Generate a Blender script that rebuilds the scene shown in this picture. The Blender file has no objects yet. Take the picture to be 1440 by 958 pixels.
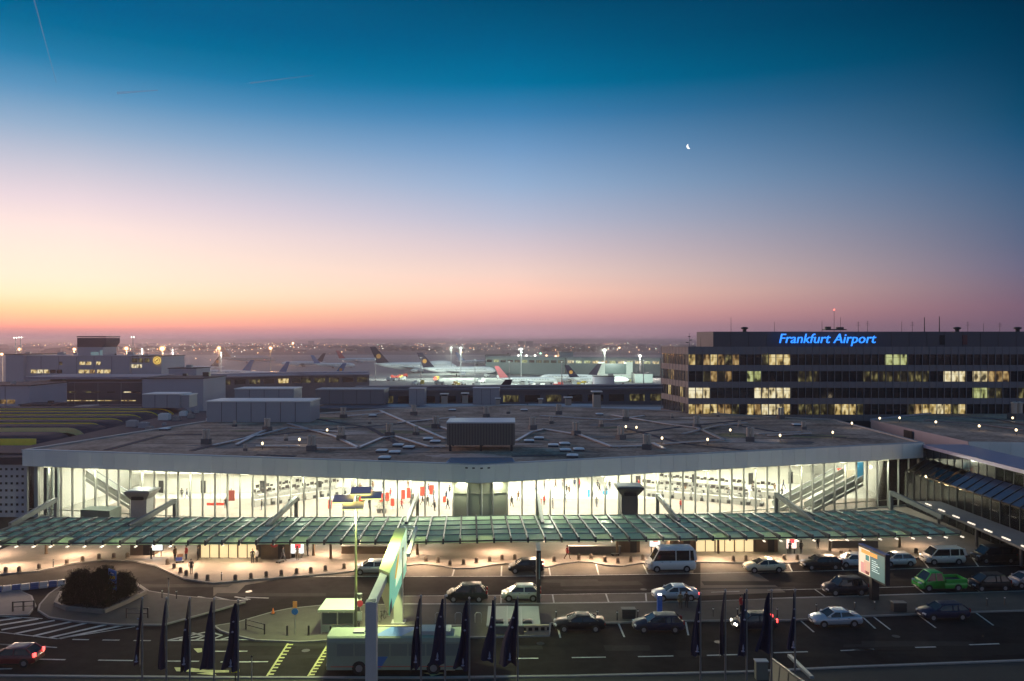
import bpy, bmesh, math, random
from mathutils import Vector, Matrix
random.seed(11)
R = math.radians
SC = bpy.context.scene
COL = SC.collection

# ------------------------------------------------------------------ camera
F, H, CX, CY = 1120.0, 26.5, 720.0, 479.0      # focal length in photo pixels, eye height, principal point
cam_data = bpy.data.cameras.new('camera')
cam_data.sensor_width = 36.0
cam_data.lens = 28.0
cam_data.clip_start = 0.5
cam_data.clip_end = 60000
cam = bpy.data.objects.new('camera', cam_data)
cam.location = (0, 0, H)
cam.rotation_euler = (R(90), 0, 0)
COL.objects.link(cam)
SC.camera = cam
SC.view_settings.view_transform = 'Standard'
SC.view_settings.look = 'None'
SC.view_settings.exposure = 0.0
SC.view_settings.gamma = 1.0
SC.cycles.use_denoising = True
SC.cycles.max_bounces = 6
SC.cycles.diffuse_bounces = 3
SC.cycles.glossy_bounces = 3
SC.cycles.transmission_bounces = 4
SC.cycles.transparent_max_bounces = 24
SC.cycles.volume_bounces = 2
SC.cycles.sample_clamp_indirect = 6.0
SC.cycles.caustics_reflective = False
SC.cycles.caustics_refractive = False


def gp(px, py, z=0.0):
    """point of the horizontal plane at height z that the survey photo shows at (px, py)"""
    d = F * (H - z) / (py - CY)
    return Vector(((px - CX) * d / F, d, z))


def dp(px, py, d):
    """point at distance d along the view axis"""
    return Vector(((px - CX) * d / F, d, H - (py - CY) * d / F))


# ------------------------------------------------------------------ sky (dawn, sun still under the horizon far to the left)
def lin(c):
    return tuple(((v / 255.0) / 12.92 if v / 255.0 <= 0.04045 else ((v / 255.0 + 0.055) / 1.055) ** 2.4) for v in c)


world = bpy.data.worlds.new('World')
SC.world = world
world.use_nodes = True
wn, wl = world.node_tree.nodes, world.node_tree.links
for n in list(wn):
    wn.remove(n)


def wmath(op, a, b=None, clamp=False):
    n = wn.new('ShaderNodeMath')
    n.operation = op
    n.use_clamp = clamp
    for i, v in enumerate((a, b)):
        if v is None:
            continue
        if isinstance(v, (int, float)):
            n.inputs[i].default_value = v
        else:
            wl.new(v, n.inputs[i])
    return n.outputs[0]


tc = wn.new('ShaderNodeTexCoord')
sep = wn.new('ShaderNodeSeparateXYZ')
wl.new(tc.outputs['Generated'], sep.inputs[0])
sx, sy, sz = sep.outputs
hyp = wmath('SQRT', wmath('ADD', wmath('MULTIPLY', sx, sx), wmath('MULTIPLY', sy, sy)))
elev = wmath('DIVIDE', wmath('ARCTAN2', sz, hyp), math.pi / 2)          # 0 horizon .. 1 zenith
SUN_AZ = -0.75                                                            # radians left of the view axis
cosd = wmath('DIVIDE', wmath('ADD', wmath('MULTIPLY', sx, math.sin(SUN_AZ)), wmath('MULTIPLY', sy, math.cos(SUN_AZ))), wmath('MAXIMUM', hyp, 1e-4))
diff = wmath('ARCCOSINE', wmath('MINIMUM', wmath('MAXIMUM', cosd, -1.0), 1.0))


ZENITH = lin((50, 104, 146))


def ramp(stops, cosaz):
    n = wn.new('ShaderNodeValToRGB')
    e = n.color_ramp.elements
    pts = []
    for py, c in stops:
        t = math.atan((CY - py) / F * cosaz) / (math.pi / 2)
        pts.append((max(t, 0.0), lin(c)))
    pts.sort()
    pts += [(1.0, ZENITH)]
    e[0].position, e[0].color = pts[0][0], (*pts[0][1], 1)
    e[1].position, e[1].color = pts[-1][0], (*pts[-1][1], 1)
    for p, c in pts[1:-1]:
        q = e.new(p)
        q.color = (*c, 1)
    wl.new(elev, n.inputs[0])
    return n.outputs[0]


SKY_L = [(479, (168, 134, 150)), (472, (188, 142, 151)), (464, (234, 156, 151)), (456, (282, 184, 154)), (446, (284, 206, 160)), (434, (282, 226, 170)), (414, (278, 246, 204)), (390, (274, 246, 218)), (360, (268, 242, 222)), (320, (260, 234, 226)), (280, (238, 219, 225)), (230, (200, 200, 216)), (180, (150, 177, 206)), (130, (92, 150, 192)), (85, (34, 126, 172)), (40, (0, 108, 154)), (0, (0, 96, 144))]
SKY_C = [(479, (176, 140, 158)), (470, (188, 147, 161)), (460, (192, 148, 157)), (448, (230, 166, 163)), (434, (250, 188, 174)), (412, (264, 212, 190)), (385, (248, 214, 202)), (350, (222, 203, 208)), (310, (190, 192, 212)), (260, (152, 178, 211)), (210, (114, 156, 199)), (160, (62, 130, 179)), (120, (0, 114, 160)), (60, (0, 94, 138)), (0, (0, 77, 116))]
SKY_R = [(479, (104, 86, 106)), (468, (108, 88, 108)), (452, (118, 93, 113)), (432, (125, 98, 117)), (408, (120, 104, 124)), (380, (110, 107, 132)), (345, (95, 105, 133)), (300, (79, 102, 133)), (250, (56, 94, 130)), (200, (28, 82, 119)), (165, (13, 74, 108)), (100, (3, 61, 93)), (50, (0, 53, 83)), (0, (0, 44, 72))]
SKY_B = [(479, (176, 150, 160)), (450, (204, 170, 176)), (410, (222, 188, 192)), (360, (218, 200, 206)), (300, (192, 194, 208)), (230, (150, 172, 200)), (150, (98, 142, 182)), (70, (52, 114, 160)), (0, (28, 98, 144))]
rl, rc, rr, rb = ramp(SKY_L, math.cos(0.5)), ramp(SKY_C, 1.0), ramp(SKY_R, math.cos(0.5)), ramp(SKY_B, 1.0)


def smooth(v, a, b):
    n = wn.new('ShaderNodeMapRange')
    n.interpolation_type = 'SMOOTHSTEP' if a > 1.2 else 'LINEAR'
    wl.new(v, n.inputs[0])
    n.inputs[1].default_value, n.inputs[2].default_value = a, b
    return n.outputs[0]


def wmix(f, a, b):
    n = wn.new('ShaderNodeMix')
    n.data_type = 'RGBA'
    wl.new(f, n.inputs[0])
    wl.new(a, n.inputs[6])
    wl.new(b, n.inputs[7])
    return n.outputs[2]


skycol = wmix(smooth(diff, 0.25, 0.75), rl, rc)
skycol = wmix(smooth(diff, 0.75, 1.32), skycol, rr)
skycol = wmix(smooth(diff, 1.45, 2.5), skycol, rb)
bg = wn.new('ShaderNodeBackground')
wl.new(skycol, bg.inputs[0])
bg.inputs[1].default_value = 1.0
wo = wn.new('ShaderNodeOutputWorld')
wl.new(bg.outputs[0], wo.inputs[0])

# the glow of the coming sunrise, low at the left: one very soft warm sun
sd = bpy.data.lights.new('sun', 'SUN')
sd.energy = 1.1
sd.angle = R(30)
sd.color = (1.0, 0.62, 0.50)
so = bpy.data.objects.new('sun', sd)
so.rotation_euler = Vector((math.sin(-1.0) * math.cos(R(15)), math.cos(-1.0) * math.cos(R(15)), math.sin(R(15)))).to_track_quat('Z', 'Y').to_euler()
COL.objects.link(so)

# ------------------------------------------------------------------ materials
MATS = {}


def mat(name, color, rough=0.7, metal=0.0, var=0.0, scale=1.0, bump=0.0, emit=None, estr=0.0, coat=0.0, alpha=None, spec=None, sample=True, detail=4.0, tint=None):
    """principled surface; var = strength of a noise-driven value variation, bump = fine relief"""
    if name in MATS:
        return MATS[name]
    m = bpy.data.materials.new(name)
    m.use_nodes = True
    nt = m.node_tree
    b = nt.nodes['Principled BSDF']
    b.inputs['Base Color'].default_value = (*color, 1)
    b.inputs['Roughness'].default_value = rough
    b.inputs['Metallic'].default_value = metal
    if coat:
        b.inputs['Coat Weight'].default_value = coat
        b.inputs['Coat Roughness'].default_value = 0.08
    if spec is not None:
        b.inputs['Specular IOR Level'].default_value = spec
    if emit:
        b.inputs['Emission Color'].default_value = (*emit, 1)
        b.inputs['Emission Strength'].default_value = estr
        if not sample:
            m.cycles.emission_sampling = 'NONE'
    if var or bump:
        t = nt.nodes.new('ShaderNodeTexCoord')
        n1 = nt.nodes.new('ShaderNodeTexNoise')
        n1.inputs['Scale'].default_value = scale
        n1.inputs['Detail'].default_value = detail
        n1.inputs['Roughness'].default_value = 0.65
        nt.links.new(t.outputs['Object'], n1.inputs['Vector'])
        if var:
            n2 = nt.nodes.new('ShaderNodeTexNoise')
            n2.inputs['Scale'].default_value = scale * 0.13
            n2.inputs['Detail'].default_value = 3
            nt.links.new(t.outputs['Object'], n2.inputs['Vector'])
            ad = nt.nodes.new('ShaderNodeMath')
            ad.operation = 'ADD'
            nt.links.new(n1.outputs[0], ad.inputs[0])
            nt.links.new(n2.outputs[0], ad.inputs[1])
            mr = nt.nodes.new('ShaderNodeMapRange')
            mr.inputs[1].default_value, mr.inputs[2].default_value = 0.6, 1.4
            nt.links.new(ad.outputs[0], mr.inputs[0])
            mx = nt.nodes.new('ShaderNodeMix')
            mx.data_type = 'RGBA'
            mx.inputs[6].default_value = (*[c * (1 - var) for c in color], 1)
            hi = tint or color
            mx.inputs[7].default_value = (*[min(c * (1 + var), 0.95) for c in hi], 1)
            nt.links.new(mr.outputs[0], mx.inputs[0])
            nt.links.new(mx.outputs[2], b.inputs['Base Color'])
        if bump:
            bp = nt.nodes.new('ShaderNodeBump')
            bp.inputs['Strength'].default_value = bump
            bp.inputs['Distance'].default_value = 0.05
            nt.links.new(n1.outputs[0], bp.inputs['Height'])
            nt.links.new(bp.outputs[0], b.inputs['Normal'])
    MATS[name] = m
    return m


def glass(name, tint=(0.9, 0.95, 0.92), clear=0.85, rough=0.03, body=None, refl=1.0):
    """thin pane: part clear, part mirror, optionally part milky"""
    if name in MATS:
        return MATS[name]
    m = bpy.data.materials.new(name)
    m.use_nodes = True
    nt = m.node_tree
    nt.nodes.clear()
    o = nt.nodes.new('ShaderNodeOutputMaterial')
    tr = nt.nodes.new('ShaderNodeBsdfTransparent')
    tr.inputs[0].default_value = (*tint, 1)
    gl = nt.nodes.new('ShaderNodeBsdfGlossy')
    gl.inputs['Roughness'].default_value = rough
    gl.inputs[0].default_value = (0.8, 0.8, 0.8, 1)
    mx = nt.nodes.new('ShaderNodeMixShader')
    fr = nt.nodes.new('ShaderNodeFresnel')
    fr.inputs[0].default_value = 1.45
    fm = nt.nodes.new('ShaderNodeMath')
    fm.operation = 'MULTIPLY'
    fm.inputs[1].default_value = refl
    nt.links.new(fr.outputs[0], fm.inputs[0])
    nt.links.new(fm.outputs[0], mx.inputs[0])
    src = tr.outputs[0]
    if body:
        di = nt.nodes.new('ShaderNodeBsdfDiffuse')
        di.inputs[0].default_value = (*body, 1)
        tl = nt.nodes.new('ShaderNodeBsdfTranslucent')
        tl.inputs[0].default_value = (*body, 1)
        ad = nt.nodes.new('ShaderNodeMixShader')
        ad.inputs[0].default_value = 0.4
        nt.links.new(di.outputs[0], ad.inputs[1])
        nt.links.new(tl.outputs[0], ad.inputs[2])
        m2 = nt.nodes.new('ShaderNodeMixShader')
        m2.inputs[0].default_value = 1 - clear
        nt.links.new(tr.outputs[0], m2.inputs[1])
        nt.links.new(ad.outputs[0], m2.inputs[2])
        src = m2.outputs[0]
    nt.links.new(src, mx.inputs[1])
    nt.links.new(gl.outputs[0], mx.inputs[2])
    nt.links.new(mx.outputs[0], o.inputs[0])
    MATS[name] = m
    return m


def lamp_mat(name, col, s, sample=False):
    return mat(name, (0.5, 0.5, 0.5), 0.4, emit=col, estr=s, sample=sample)


# ------------------------------------------------------------------ mesh building
class MB:
    def __init__(self):
        self.v, self.f, self.m, self.s = [], [], [], []

    def add(self, vs, fs, mi=0, smooth=False):
        o = len(self.v)
        self.v += [tuple(p) for p in vs]
        self.f += [tuple(i + o for i in f) for f in fs]
        self.m += [mi] * len(fs)
        self.s += [smooth] * len(fs)
        return self

    def box(self, c, s, rz=0.0, mi=0, rx=0.0, ry=0.0):
        M = Matrix.Rotation(rz, 3, 'Z') @ Matrix.Rotation(ry, 3, 'Y') @ Matrix.Rotation(rx, 3, 'X')
        vs = []
        for z in (-.5, .5):
            for x, y in ((-.5, -.5), (.5, -.5), (.5, .5), (-.5, .5)):
                vs.append(M @ Vector((x * s[0], y * s[1], z * s[2])) + Vector(c))
        return self.add(vs, [(3, 2, 1, 0), (4, 5, 6, 7), (0, 1, 5, 4), (1, 2, 6, 5), (2, 3, 7, 6), (3, 0, 4, 7)], mi)

    def bar(self, a, b, w, h, mi=0):
        """box-section bar from a to b, w wide, h high"""
        a, b = Vector(a), Vector(b)
        d = (b - a).normalized()
        up = Vector((0, 0, 1)) if abs(d.z) < 0.95 else Vector((0, 1, 0))
        s = d.cross(up).normalized()
        u = s.cross(d).normalized()
        vs = []
        for p in (a, b):
            for x, y in ((-1, -1), (1, -1), (1, 1), (-1, 1)):
                vs.append(p + s * (x * w / 2) + u * (y * h / 2))
        return self.add(vs, [(3, 2, 1, 0), (4, 5, 6, 7), (0, 1, 5, 4), (1, 2, 6, 5), (2, 3, 7, 6), (3, 0, 4, 7)], mi)

    def tube(self, pts, r, n=8, mi=0, cap=True):
        pts = [Vector(p) for p in pts]
        rs = r if isinstance(r, (list, tuple)) else [r] * len(pts)
        rings = []
        for i, p in enumerate(pts):
            d = (pts[min(i + 1, len(pts) - 1)] - pts[max(i - 1, 0)]).normalized()
            a = Vector((0, 0, 1)) if abs(d.z) < 0.9 else Vector((1, 0, 0))
            s = d.cross(a).normalized()
            u = s.cross(d)
            rings.append([p + (s * math.cos(t) + u * math.sin(t)) * rs[i] for t in [2 * math.pi * k / n for k in range(n)]])
        return self.rings(rings, mi, cap, True)

    def rings(self, rings, mi=0, cap=True, smooth=False):
        n = len(rings[0])
        vs = [p for r in rings for p in r]
        fs = []
        for i in range(len(rings) - 1):
            for k in range(n):
                fs.append((i * n + k, i * n + (k + 1) % n, (i + 1) * n + (k + 1) % n, (i + 1) * n + k))
        self.add(vs, fs, mi, smooth)
        if cap:
            self.add(rings[0], [tuple(range(n))[::-1]], mi)
            self.add(rings[-1], [tuple(range(n))], mi)
        return self

    def lathe(self, c, prof, n=12, mi=0, smooth=True):
        """prof: (radius, z) from bottom to top"""
        c = Vector(c)
        rings = [[c + Vector((r * math.cos(2 * math.pi * k / n), r * math.sin(2 * math.pi * k / n), z)) for k in range(n)] for r, z in prof]
        return self.rings(rings, mi, True, smooth)

    def prism(self, poly, z0, z1, mi=0):
        """poly: plan outline (x, y); closed solid between z0 and z1"""
        a = sum(poly[i][0] * poly[(i + 1) % len(poly)][1] - poly[(i + 1) % len(poly)][0] * poly[i][1] for i in range(len(poly)))
        p = list(poly) if a > 0 else list(poly)[::-1]
        n = len(p)
        vs = [(q[0], q[1], z0) for q in p] + [(q[0], q[1], z1) for q in p]
        fs = [tuple(range(n))[::-1], tuple(range(n, 2 * n))] + [(i, (i + 1) % n, n + (i + 1) % n, n + i) for i in range(n)]
        return self.add(vs, fs, mi)

    def sheet(self, pts, mi=0):
        return self.add(pts, [tuple(range(len(pts)))], mi)

    def mesh(self, name, mats):
        me = bpy.data.meshes.new(name)
        me.from_pydata([tuple(p) for p in self.v], [], self.f)
        for m in (mats if isinstance(mats, (list, tuple)) else [mats]):
            me.materials.append(m)
        me.polygons.foreach_set('material_index', self.m)
        me.polygons.foreach_set('use_smooth', self.s)
        me.update()
        return me


def wloc(o):
    p = Vector((0, 0, 0))
    while o is not None:
        p += o.location
        o = o.parent
    return p


def link(o, parent=None):
    COL.objects.link(o)
    if parent is not None:
        o.parent = parent
    return o


def tagged(o, label=None, cat=None, group=None, kind=None):
    if label:
        o['label'] = label
    if cat:
        o['category'] = cat
    if group:
        o['group'] = group
    if kind:
        o['kind'] = kind
    return o


def thing(name, label, cat, loc=(0, 0, 0), rz=0.0, group=None):
    o = bpy.data.objects.new(name, None)
    o.empty_display_size = 0.3
    link(o)
    o.location = loc
    o.rotation_euler = (0, 0, rz)
    return tagged(o, label, cat, group)


def obj(name, mb, mats, parent=None, local=True, kind=None):
    """one mesh object; local=False: the builder's points are world points"""
    if not local and parent is not None:
        off = wloc(parent)
        mb.v = [tuple(Vector(p) - off) for p in mb.v]
    o = bpy.data.objects.new(name, mb.mesh(name, mats))
    link(o, parent)
    if kind:
        o['kind'] = kind
    return o


def place(name, me, parent, loc, rz=0.0, rot=None, scale=None):
    """another object on shared mesh data"""
    o = bpy.data.objects.new(name, me)
    link(o, parent)
    o.location = loc
    o.rotation_euler = rot if rot is not None else (0, 0, rz)
    if scale:
        o.scale = scale
    return o


def struct(name, mb, mats, kind='structure'):
    o = obj(name, mb, mats)
    o['kind'] = kind
    return o


def solo(name, mb, mats, label, cat, loc=None, group=None):
    o = obj(name, mb, mats)
    if loc is not None:
        o.location = loc
    return tagged(o, label, cat, group)


def dup(root, loc, rz=0.0, label=None, group=None, swap=None):
    """copy of a thing with its parts and sub-parts; swap maps a material to another on the copies"""
    def one(o, parent):
        c = o.copy()
        COL.objects.link(c)
        if parent is not None:
            c.parent = parent
        if swap and c.type == 'MESH':
            for s in c.material_slots:
                if s.material in swap:
                    m = swap[s.material]
                    s.link = 'OBJECT'
                    s.material = m
        for ch in o.children:
            one(ch, c)
        return c
    r = one(root, None)
    r.location = loc
    r.rotation_euler = (0, 0, rz)
    if label:
        r['label'] = label
    if group:
        r['group'] = group
    return r


def light(name, kind, loc, power, col, parent=None, target=None, size=0.3, spot=120, blend=0.6, size_y=None):
    d = bpy.data.lights.new(name, kind)
    d.energy = power
    d.color = col
    if kind == 'AREA':
        d.size = size
        if size_y:
            d.shape = 'RECTANGLE'
            d.size_y = size_y
    else:
        d.shadow_soft_size = size
    if kind == 'SPOT':
        d.spot_size = R(spot)
        d.spot_blend = blend
    o = bpy.data.objects.new(name, d)
    link(o, parent)
    o.location = Vector(loc) - (wloc(parent) if parent is not None else Vector())
    if target is not None:
        o.rotation_euler = (Vector(target) - Vector(loc)).to_track_quat('-Z', 'Y').to_euler()
    return o


# palette
ASPHALT = mat('asphalt', (0.022, 0.020, 0.020), 0.9, var=0.55, scale=0.8, bump=0.15, spec=0.03)
ASPHALT2 = mat('worn_asphalt', (0.125, 0.108, 0.09), 0.85, var=0.3, scale=0.7, bump=0.15, spec=0.12)
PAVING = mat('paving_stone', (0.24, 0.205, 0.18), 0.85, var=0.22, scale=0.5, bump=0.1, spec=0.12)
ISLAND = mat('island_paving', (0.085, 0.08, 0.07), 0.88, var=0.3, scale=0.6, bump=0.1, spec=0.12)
KERB = mat('kerb_stone', (0.24, 0.23, 0.215), 0.8, var=0.2, scale=1.5)
PAINT = mat('road_paint', (0.42, 0.42, 0.39), 0.75, var=0.5, scale=2.5)
PAINT_Y = mat('yellow_road_paint', (0.48, 0.46, 0.20), 0.75, var=0.45, scale=2.5)
STEEL = mat('galvanised_steel', (0.32, 0.33, 0.34), 0.45, metal=0.6, var=0.15, scale=3)
DARK = mat('dark_metal', (0.035, 0.036, 0.04), 0.5, metal=0.3)
BLACK = mat('black_rubber', (0.015, 0.015, 0.015), 0.8)
WHITE = mat('white_paint', (0.72, 0.72, 0.70), 0.5, var=0.06, scale=2)
GREYPANEL = mat('grey_panel', (0.36, 0.37, 0.38), 0.55, var=0.08, scale=0.4)
CONC = mat('concrete', (0.30, 0.29, 0.28), 0.85, var=0.2, scale=0.8, bump=0.1)
CONC_D = mat('dark_concrete', (0.13, 0.125, 0.125), 0.85, var=0.25, scale=0.6, bump=0.1)
ROOFING = mat('roof_gravel', (0.35, 0.262, 0.205), 0.95, var=0.9, scale=1.3, bump=0.5, detail=10, spec=0.12)
ROOF_D = mat('dark_roofing', (0.06, 0.06, 0.075), 0.8, var=0.3, scale=0.3, spec=0.12)
ROOF_B = mat('zinc_roofing', (0.20, 0.24, 0.31), 0.4, metal=0.4, var=0.15, scale=0.4)
BROWN = mat('brown_cladding', (0.16, 0.11, 0.075), 0.6, var=0.15, scale=2)
GLASS_C = glass('clear_glass', (0.97, 0.98, 0.95))
GLASS_G = glass('green_glass', (0.55, 0.68, 0.56), 0.12, 0.3, body=(0.70, 0.88, 0.62), refl=.22)
PANE_SHADOW = mat('pane_shadow_bar', (0.20, 0.25, 0.21), 0.6)
GLASS_D = mat('dark_glass', (0.012, 0.014, 0.018), 0.08, spec=0.6)


def room_light(name, hi, lo, st, thr=0.5):
    """lit room seen through its pane: noise in the glow paints in lamps, blinds and furniture, differently in each window"""
    m = bpy.data.materials.new(name)
    m.use_nodes = True
    m.cycles.emission_sampling = 'NONE'
    nt = m.node_tree
    b = nt.nodes['Principled BSDF']
    b.inputs['Base Color'].default_value = (.02, .02, .02, 1)
    b.inputs['Roughness'].default_value = .15
    tc_, oi = nt.nodes.new('ShaderNodeTexCoord'), nt.nodes.new('ShaderNodeObjectInfo')
    ad = nt.nodes.new('ShaderNodeVectorMath')
    ad.operation = 'MULTIPLY_ADD'
    nt.links.new(oi.outputs['Random'], ad.inputs[0])
    ad.inputs[1].default_value = (91, 53, 37)
    nt.links.new(tc_.outputs['Object'], ad.inputs[2])
    mp = nt.nodes.new('ShaderNodeMapping')
    mp.inputs['Scale'].default_value = (1.25, 1.0, .6)
    nt.links.new(ad.outputs[0], mp.inputs[0])
    nz = nt.nodes.new('ShaderNodeTexNoise')
    nz.inputs['Scale'].default_value = .9
    nz.inputs['Detail'].default_value = 1
    nt.links.new(mp.outputs[0], nz.inputs['Vector'])
    cr = nt.nodes.new('ShaderNodeValToRGB')
    e = cr.color_ramp.elements
    e[0].position, e[0].color = thr - .14, (*[v * .10 for v in lo], 1)
    e[1].position, e[1].color = thr + .16, (*hi, 1)
    q = e.new(thr)
    q.color = (*lo, 1)
    nt.links.new(nz.outputs[0], cr.inputs[0])
    nt.links.new(cr.outputs[0], b.inputs['Emission Color'])
    b.inputs['Emission Strength'].default_value = st
    MATS[name] = m
    return m


LIT_W = room_light('warm_lit_window', (1.0, .82, .42), (.60, .42, .14), .8, .47)
LIT_O = room_light('amber_lit_window', (.95, .66, .28), (.40, .24, .08), .55, .5)
LIT_D = room_light('dim_lit_window', (.62, .54, .20), (.12, .10, .035), .36, .56)
LIT_P = room_light('pale_lit_window', (1.0, .90, .60), (.72, .58, .30), .9, .45)
LIT_G = room_light('green_white_lit_window', (.72, .78, .36), (.42, .45, .16), .7, .46)

# ------------------------------------------------------------------ mesh building
class MB:
    def __init__(self):
        self.v, self.f, self.m, self.s = [], [], [], []

    def add(self, vs, fs, mi=0, smooth=False):
        o = len(self.v)
        self.v += [tuple(p) for p in vs]
        self.f += [tuple(i + o for i in f) for f in fs]
        self.m += [mi] * len(fs)
        self.s += [smooth] * len(fs)
        return self

    def box(self, c, s, rz=0.0, mi=0, rx=0.0, ry=0.0):
        M = Matrix.Rotation(rz, 3, 'Z') @ Matrix.Rotation(ry, 3, 'Y') @ Matrix.Rotation(rx, 3, 'X')
        vs = []
        for z in (-.5, .5):
            for x, y in ((-.5, -.5), (.5, -.5), (.5, .5), (-.5, .5)):
                vs.append(M @ Vector((x * s[0], y * s[1], z * s[2])) + Vector(c))
        return self.add(vs, [(3, 2, 1, 0), (4, 5, 6, 7), (0, 1, 5, 4), (1, 2, 6, 5), (2, 3, 7, 6), (3, 0, 4, 7)], mi)

    def bar(self, a, b, w, h, mi=0):
        """box-section bar from a to b, w wide, h high"""
        a, b = Vector(a), Vector(b)
        d = (b - a).normalized()
        up = Vector((0, 0, 1)) if abs(d.z) < 0.95 else Vector((0, 1, 0))
        s = d.cross(up).normalized()
        u = s.cross(d).normalized()
        vs = []
        for p in (a, b):
            for x, y in ((-1, -1), (1, -1), (1, 1), (-1, 1)):
                vs.append(p + s * (x * w / 2) + u * (y * h / 2))
        return self.add(vs, [(3, 2, 1, 0), (4, 5, 6, 7), (0, 1, 5, 4), (1, 2, 6, 5), (2, 3, 7, 6), (3, 0, 4, 7)], mi)

    def tube(self, pts, r, n=8, mi=0, cap=True):
        pts = [Vector(p) for p in pts]
        rs = r if isinstance(r, (list, tuple)) else [r] * len(pts)
        rings = []
        for i, p in enumerate(pts):
            d = (pts[min(i + 1, len(pts) - 1)] - pts[max(i - 1, 0)]).normalized()
            a = Vector((0, 0, 1)) if abs(d.z) < 0.9 else Vector((1, 0, 0))
            s = d.cross(a).normalized()
            u = s.cross(d)
            rings.append([p + (s * math.cos(t) + u * math.sin(t)) * rs[i] for t in [2 * math.pi * k / n for k in range(n)]])
        return self.rings(rings, mi, cap, True)

    def rings(self, rings, mi=0, cap=True, smooth=False):
        n = len(rings[0])
        vs = [p for r in rings for p in r]
        fs = []
        for i in range(len(rings) - 1):
            for k in range(n):
                fs.append((i * n + k, i * n + (k + 1) % n, (i + 1) * n + (k + 1) % n, (i + 1) * n + k))
        self.add(vs, fs, mi, smooth)
        if cap:
            self.add(rings[0], [tuple(range(n))[::-1]], mi)
            self.add(rings[-1], [tuple(range(n))], mi)
        return self

    def lathe(self, c, prof, n=12, mi=0, smooth=True):
        """prof: (radius, z) from bottom to top"""
        c = Vector(c)
        rings = [[c + Vector((r * math.cos(2 * math.pi * k / n), r * math.sin(2 * math.pi * k / n), z)) for k in range(n)] for r, z in prof]
        return self.rings(rings, mi, True, smooth)

    def prism(self, poly, z0, z1, mi=0):
        """poly: plan outline (x, y); closed solid between z0 and z1"""
        a = sum(poly[i][0] * poly[(i + 1) % len(poly)][1] - poly[(i + 1) % len(poly)][0] * poly[i][1] for i in range(len(poly)))
        p = list(poly) if a > 0 else list(poly)[::-1]
        n = len(p)
        vs = [(q[0], q[1], z0) for q in p] + [(q[0], q[1], z1) for q in p]
        fs = [tuple(range(n))[::-1], tuple(range(n, 2 * n))] + [(i, (i + 1) % n, n + (i + 1) % n, n + i) for i in range(n)]
        return self.add(vs, fs, mi)

    def sheet(self, pts, mi=0):
        return self.add(pts, [tuple(range(len(pts)))], mi)

    def mesh(self, name, mats):
        me = bpy.data.meshes.new(name)
        me.from_pydata([tuple(p) for p in self.v], [], self.f)
        for m in (mats if isinstance(mats, (list, tuple)) else [mats]):
            me.materials.append(m)
        me.polygons.foreach_set('material_index', self.m)
        me.polygons.foreach_set('use_smooth', self.s)
        me.update()
        return me


def wloc(o):
    p = Vector((0, 0, 0))
    while o is not None:
        p += o.location
        o = o.parent
    return p


def link(o, parent=None):
    COL.objects.link(o)
    if parent is not None:
        o.parent = parent
    return o


def tagged(o, label=None, cat=None, group=None, kind=None):
    if label:
        o['label'] = label
    if cat:
        o['category'] = cat
    if group:
        o['group'] = group
    if kind:
        o['kind'] = kind
    return o


def thing(name, label, cat, loc=(0, 0, 0), rz=0.0, group=None):
    o = bpy.data.objects.new(name, None)
    o.empty_display_size = 0.3
    link(o)
    o.location = loc
    o.rotation_euler = (0, 0, rz)
    return tagged(o, label, cat, group)


def obj(name, mb, mats, parent=None, local=True, kind=None):
    """one mesh object; local=False: the builder's points are world points"""
    if not local and parent is not None:
        off = wloc(parent)
        mb.v = [tuple(Vector(p) - off) for p in mb.v]
    o = bpy.data.objects.new(name, mb.mesh(name, mats))
    link(o, parent)
    if kind:
        o['kind'] = kind
    return o


def place(name, me, parent, loc, rz=0.0, rot=None, scale=None):
    """another object on shared mesh data"""
    o = bpy.data.objects.new(name, me)
    link(o, parent)
    o.location = loc
    o.rotation_euler = rot if rot is not None else (0, 0, rz)
    if scale:
        o.scale = scale
    return o


def struct(name, mb, mats, kind='structure'):
    o = obj(name, mb, mats)
    o['kind'] = kind
    return o


def solo(name, mb, mats, label, cat, loc=None, group=None):
    o = obj(name, mb, mats)
    if loc is not None:
        o.location = loc
    return tagged(o, label, cat, group)


def dup(root, loc, rz=0.0, label=None, group=None, swap=None):
    """copy of a thing with its parts and sub-parts; swap maps a material to another on the copies"""
    def one(o, parent):
        c = o.copy()
        COL.objects.link(c)
        if parent is not None:
            c.parent = parent
        if swap and c.type == 'MESH':
            for s in c.material_slots:
                if s.material in swap:
                    m = swap[s.material]
                    s.link = 'OBJECT'
                    s.material = m
        for ch in o.children:
            one(ch, c)
        return c
    r = one(root, None)
    r.location = loc
    r.rotation_euler = (0, 0, rz)
    if label:
        r['label'] = label
    if group:
        r['group'] = group
    return r


def light(name, kind, loc, power, col, parent=None, target=None, size=0.3, spot=120, blend=0.6, size_y=None):
    d = bpy.data.lights.new(name, kind)
    d.energy = power
    d.color = col
    if kind == 'AREA':
        d.size = size
        if size_y:
            d.shape = 'RECTANGLE'
            d.size_y = size_y
    else:
        d.shadow_soft_size = size
    if kind == 'SPOT':
        d.spot_size = R(spot)
        d.spot_blend = blend
    o = bpy.data.objects.new(name, d)
    link(o, parent)
    o.location = Vector(loc) - (wloc(parent) if parent is not None else Vector())
    if target is not None:
        o.rotation_euler = (Vector(target) - Vector(loc)).to_track_quat('-Z', 'Y').to_euler()
    return o


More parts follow.
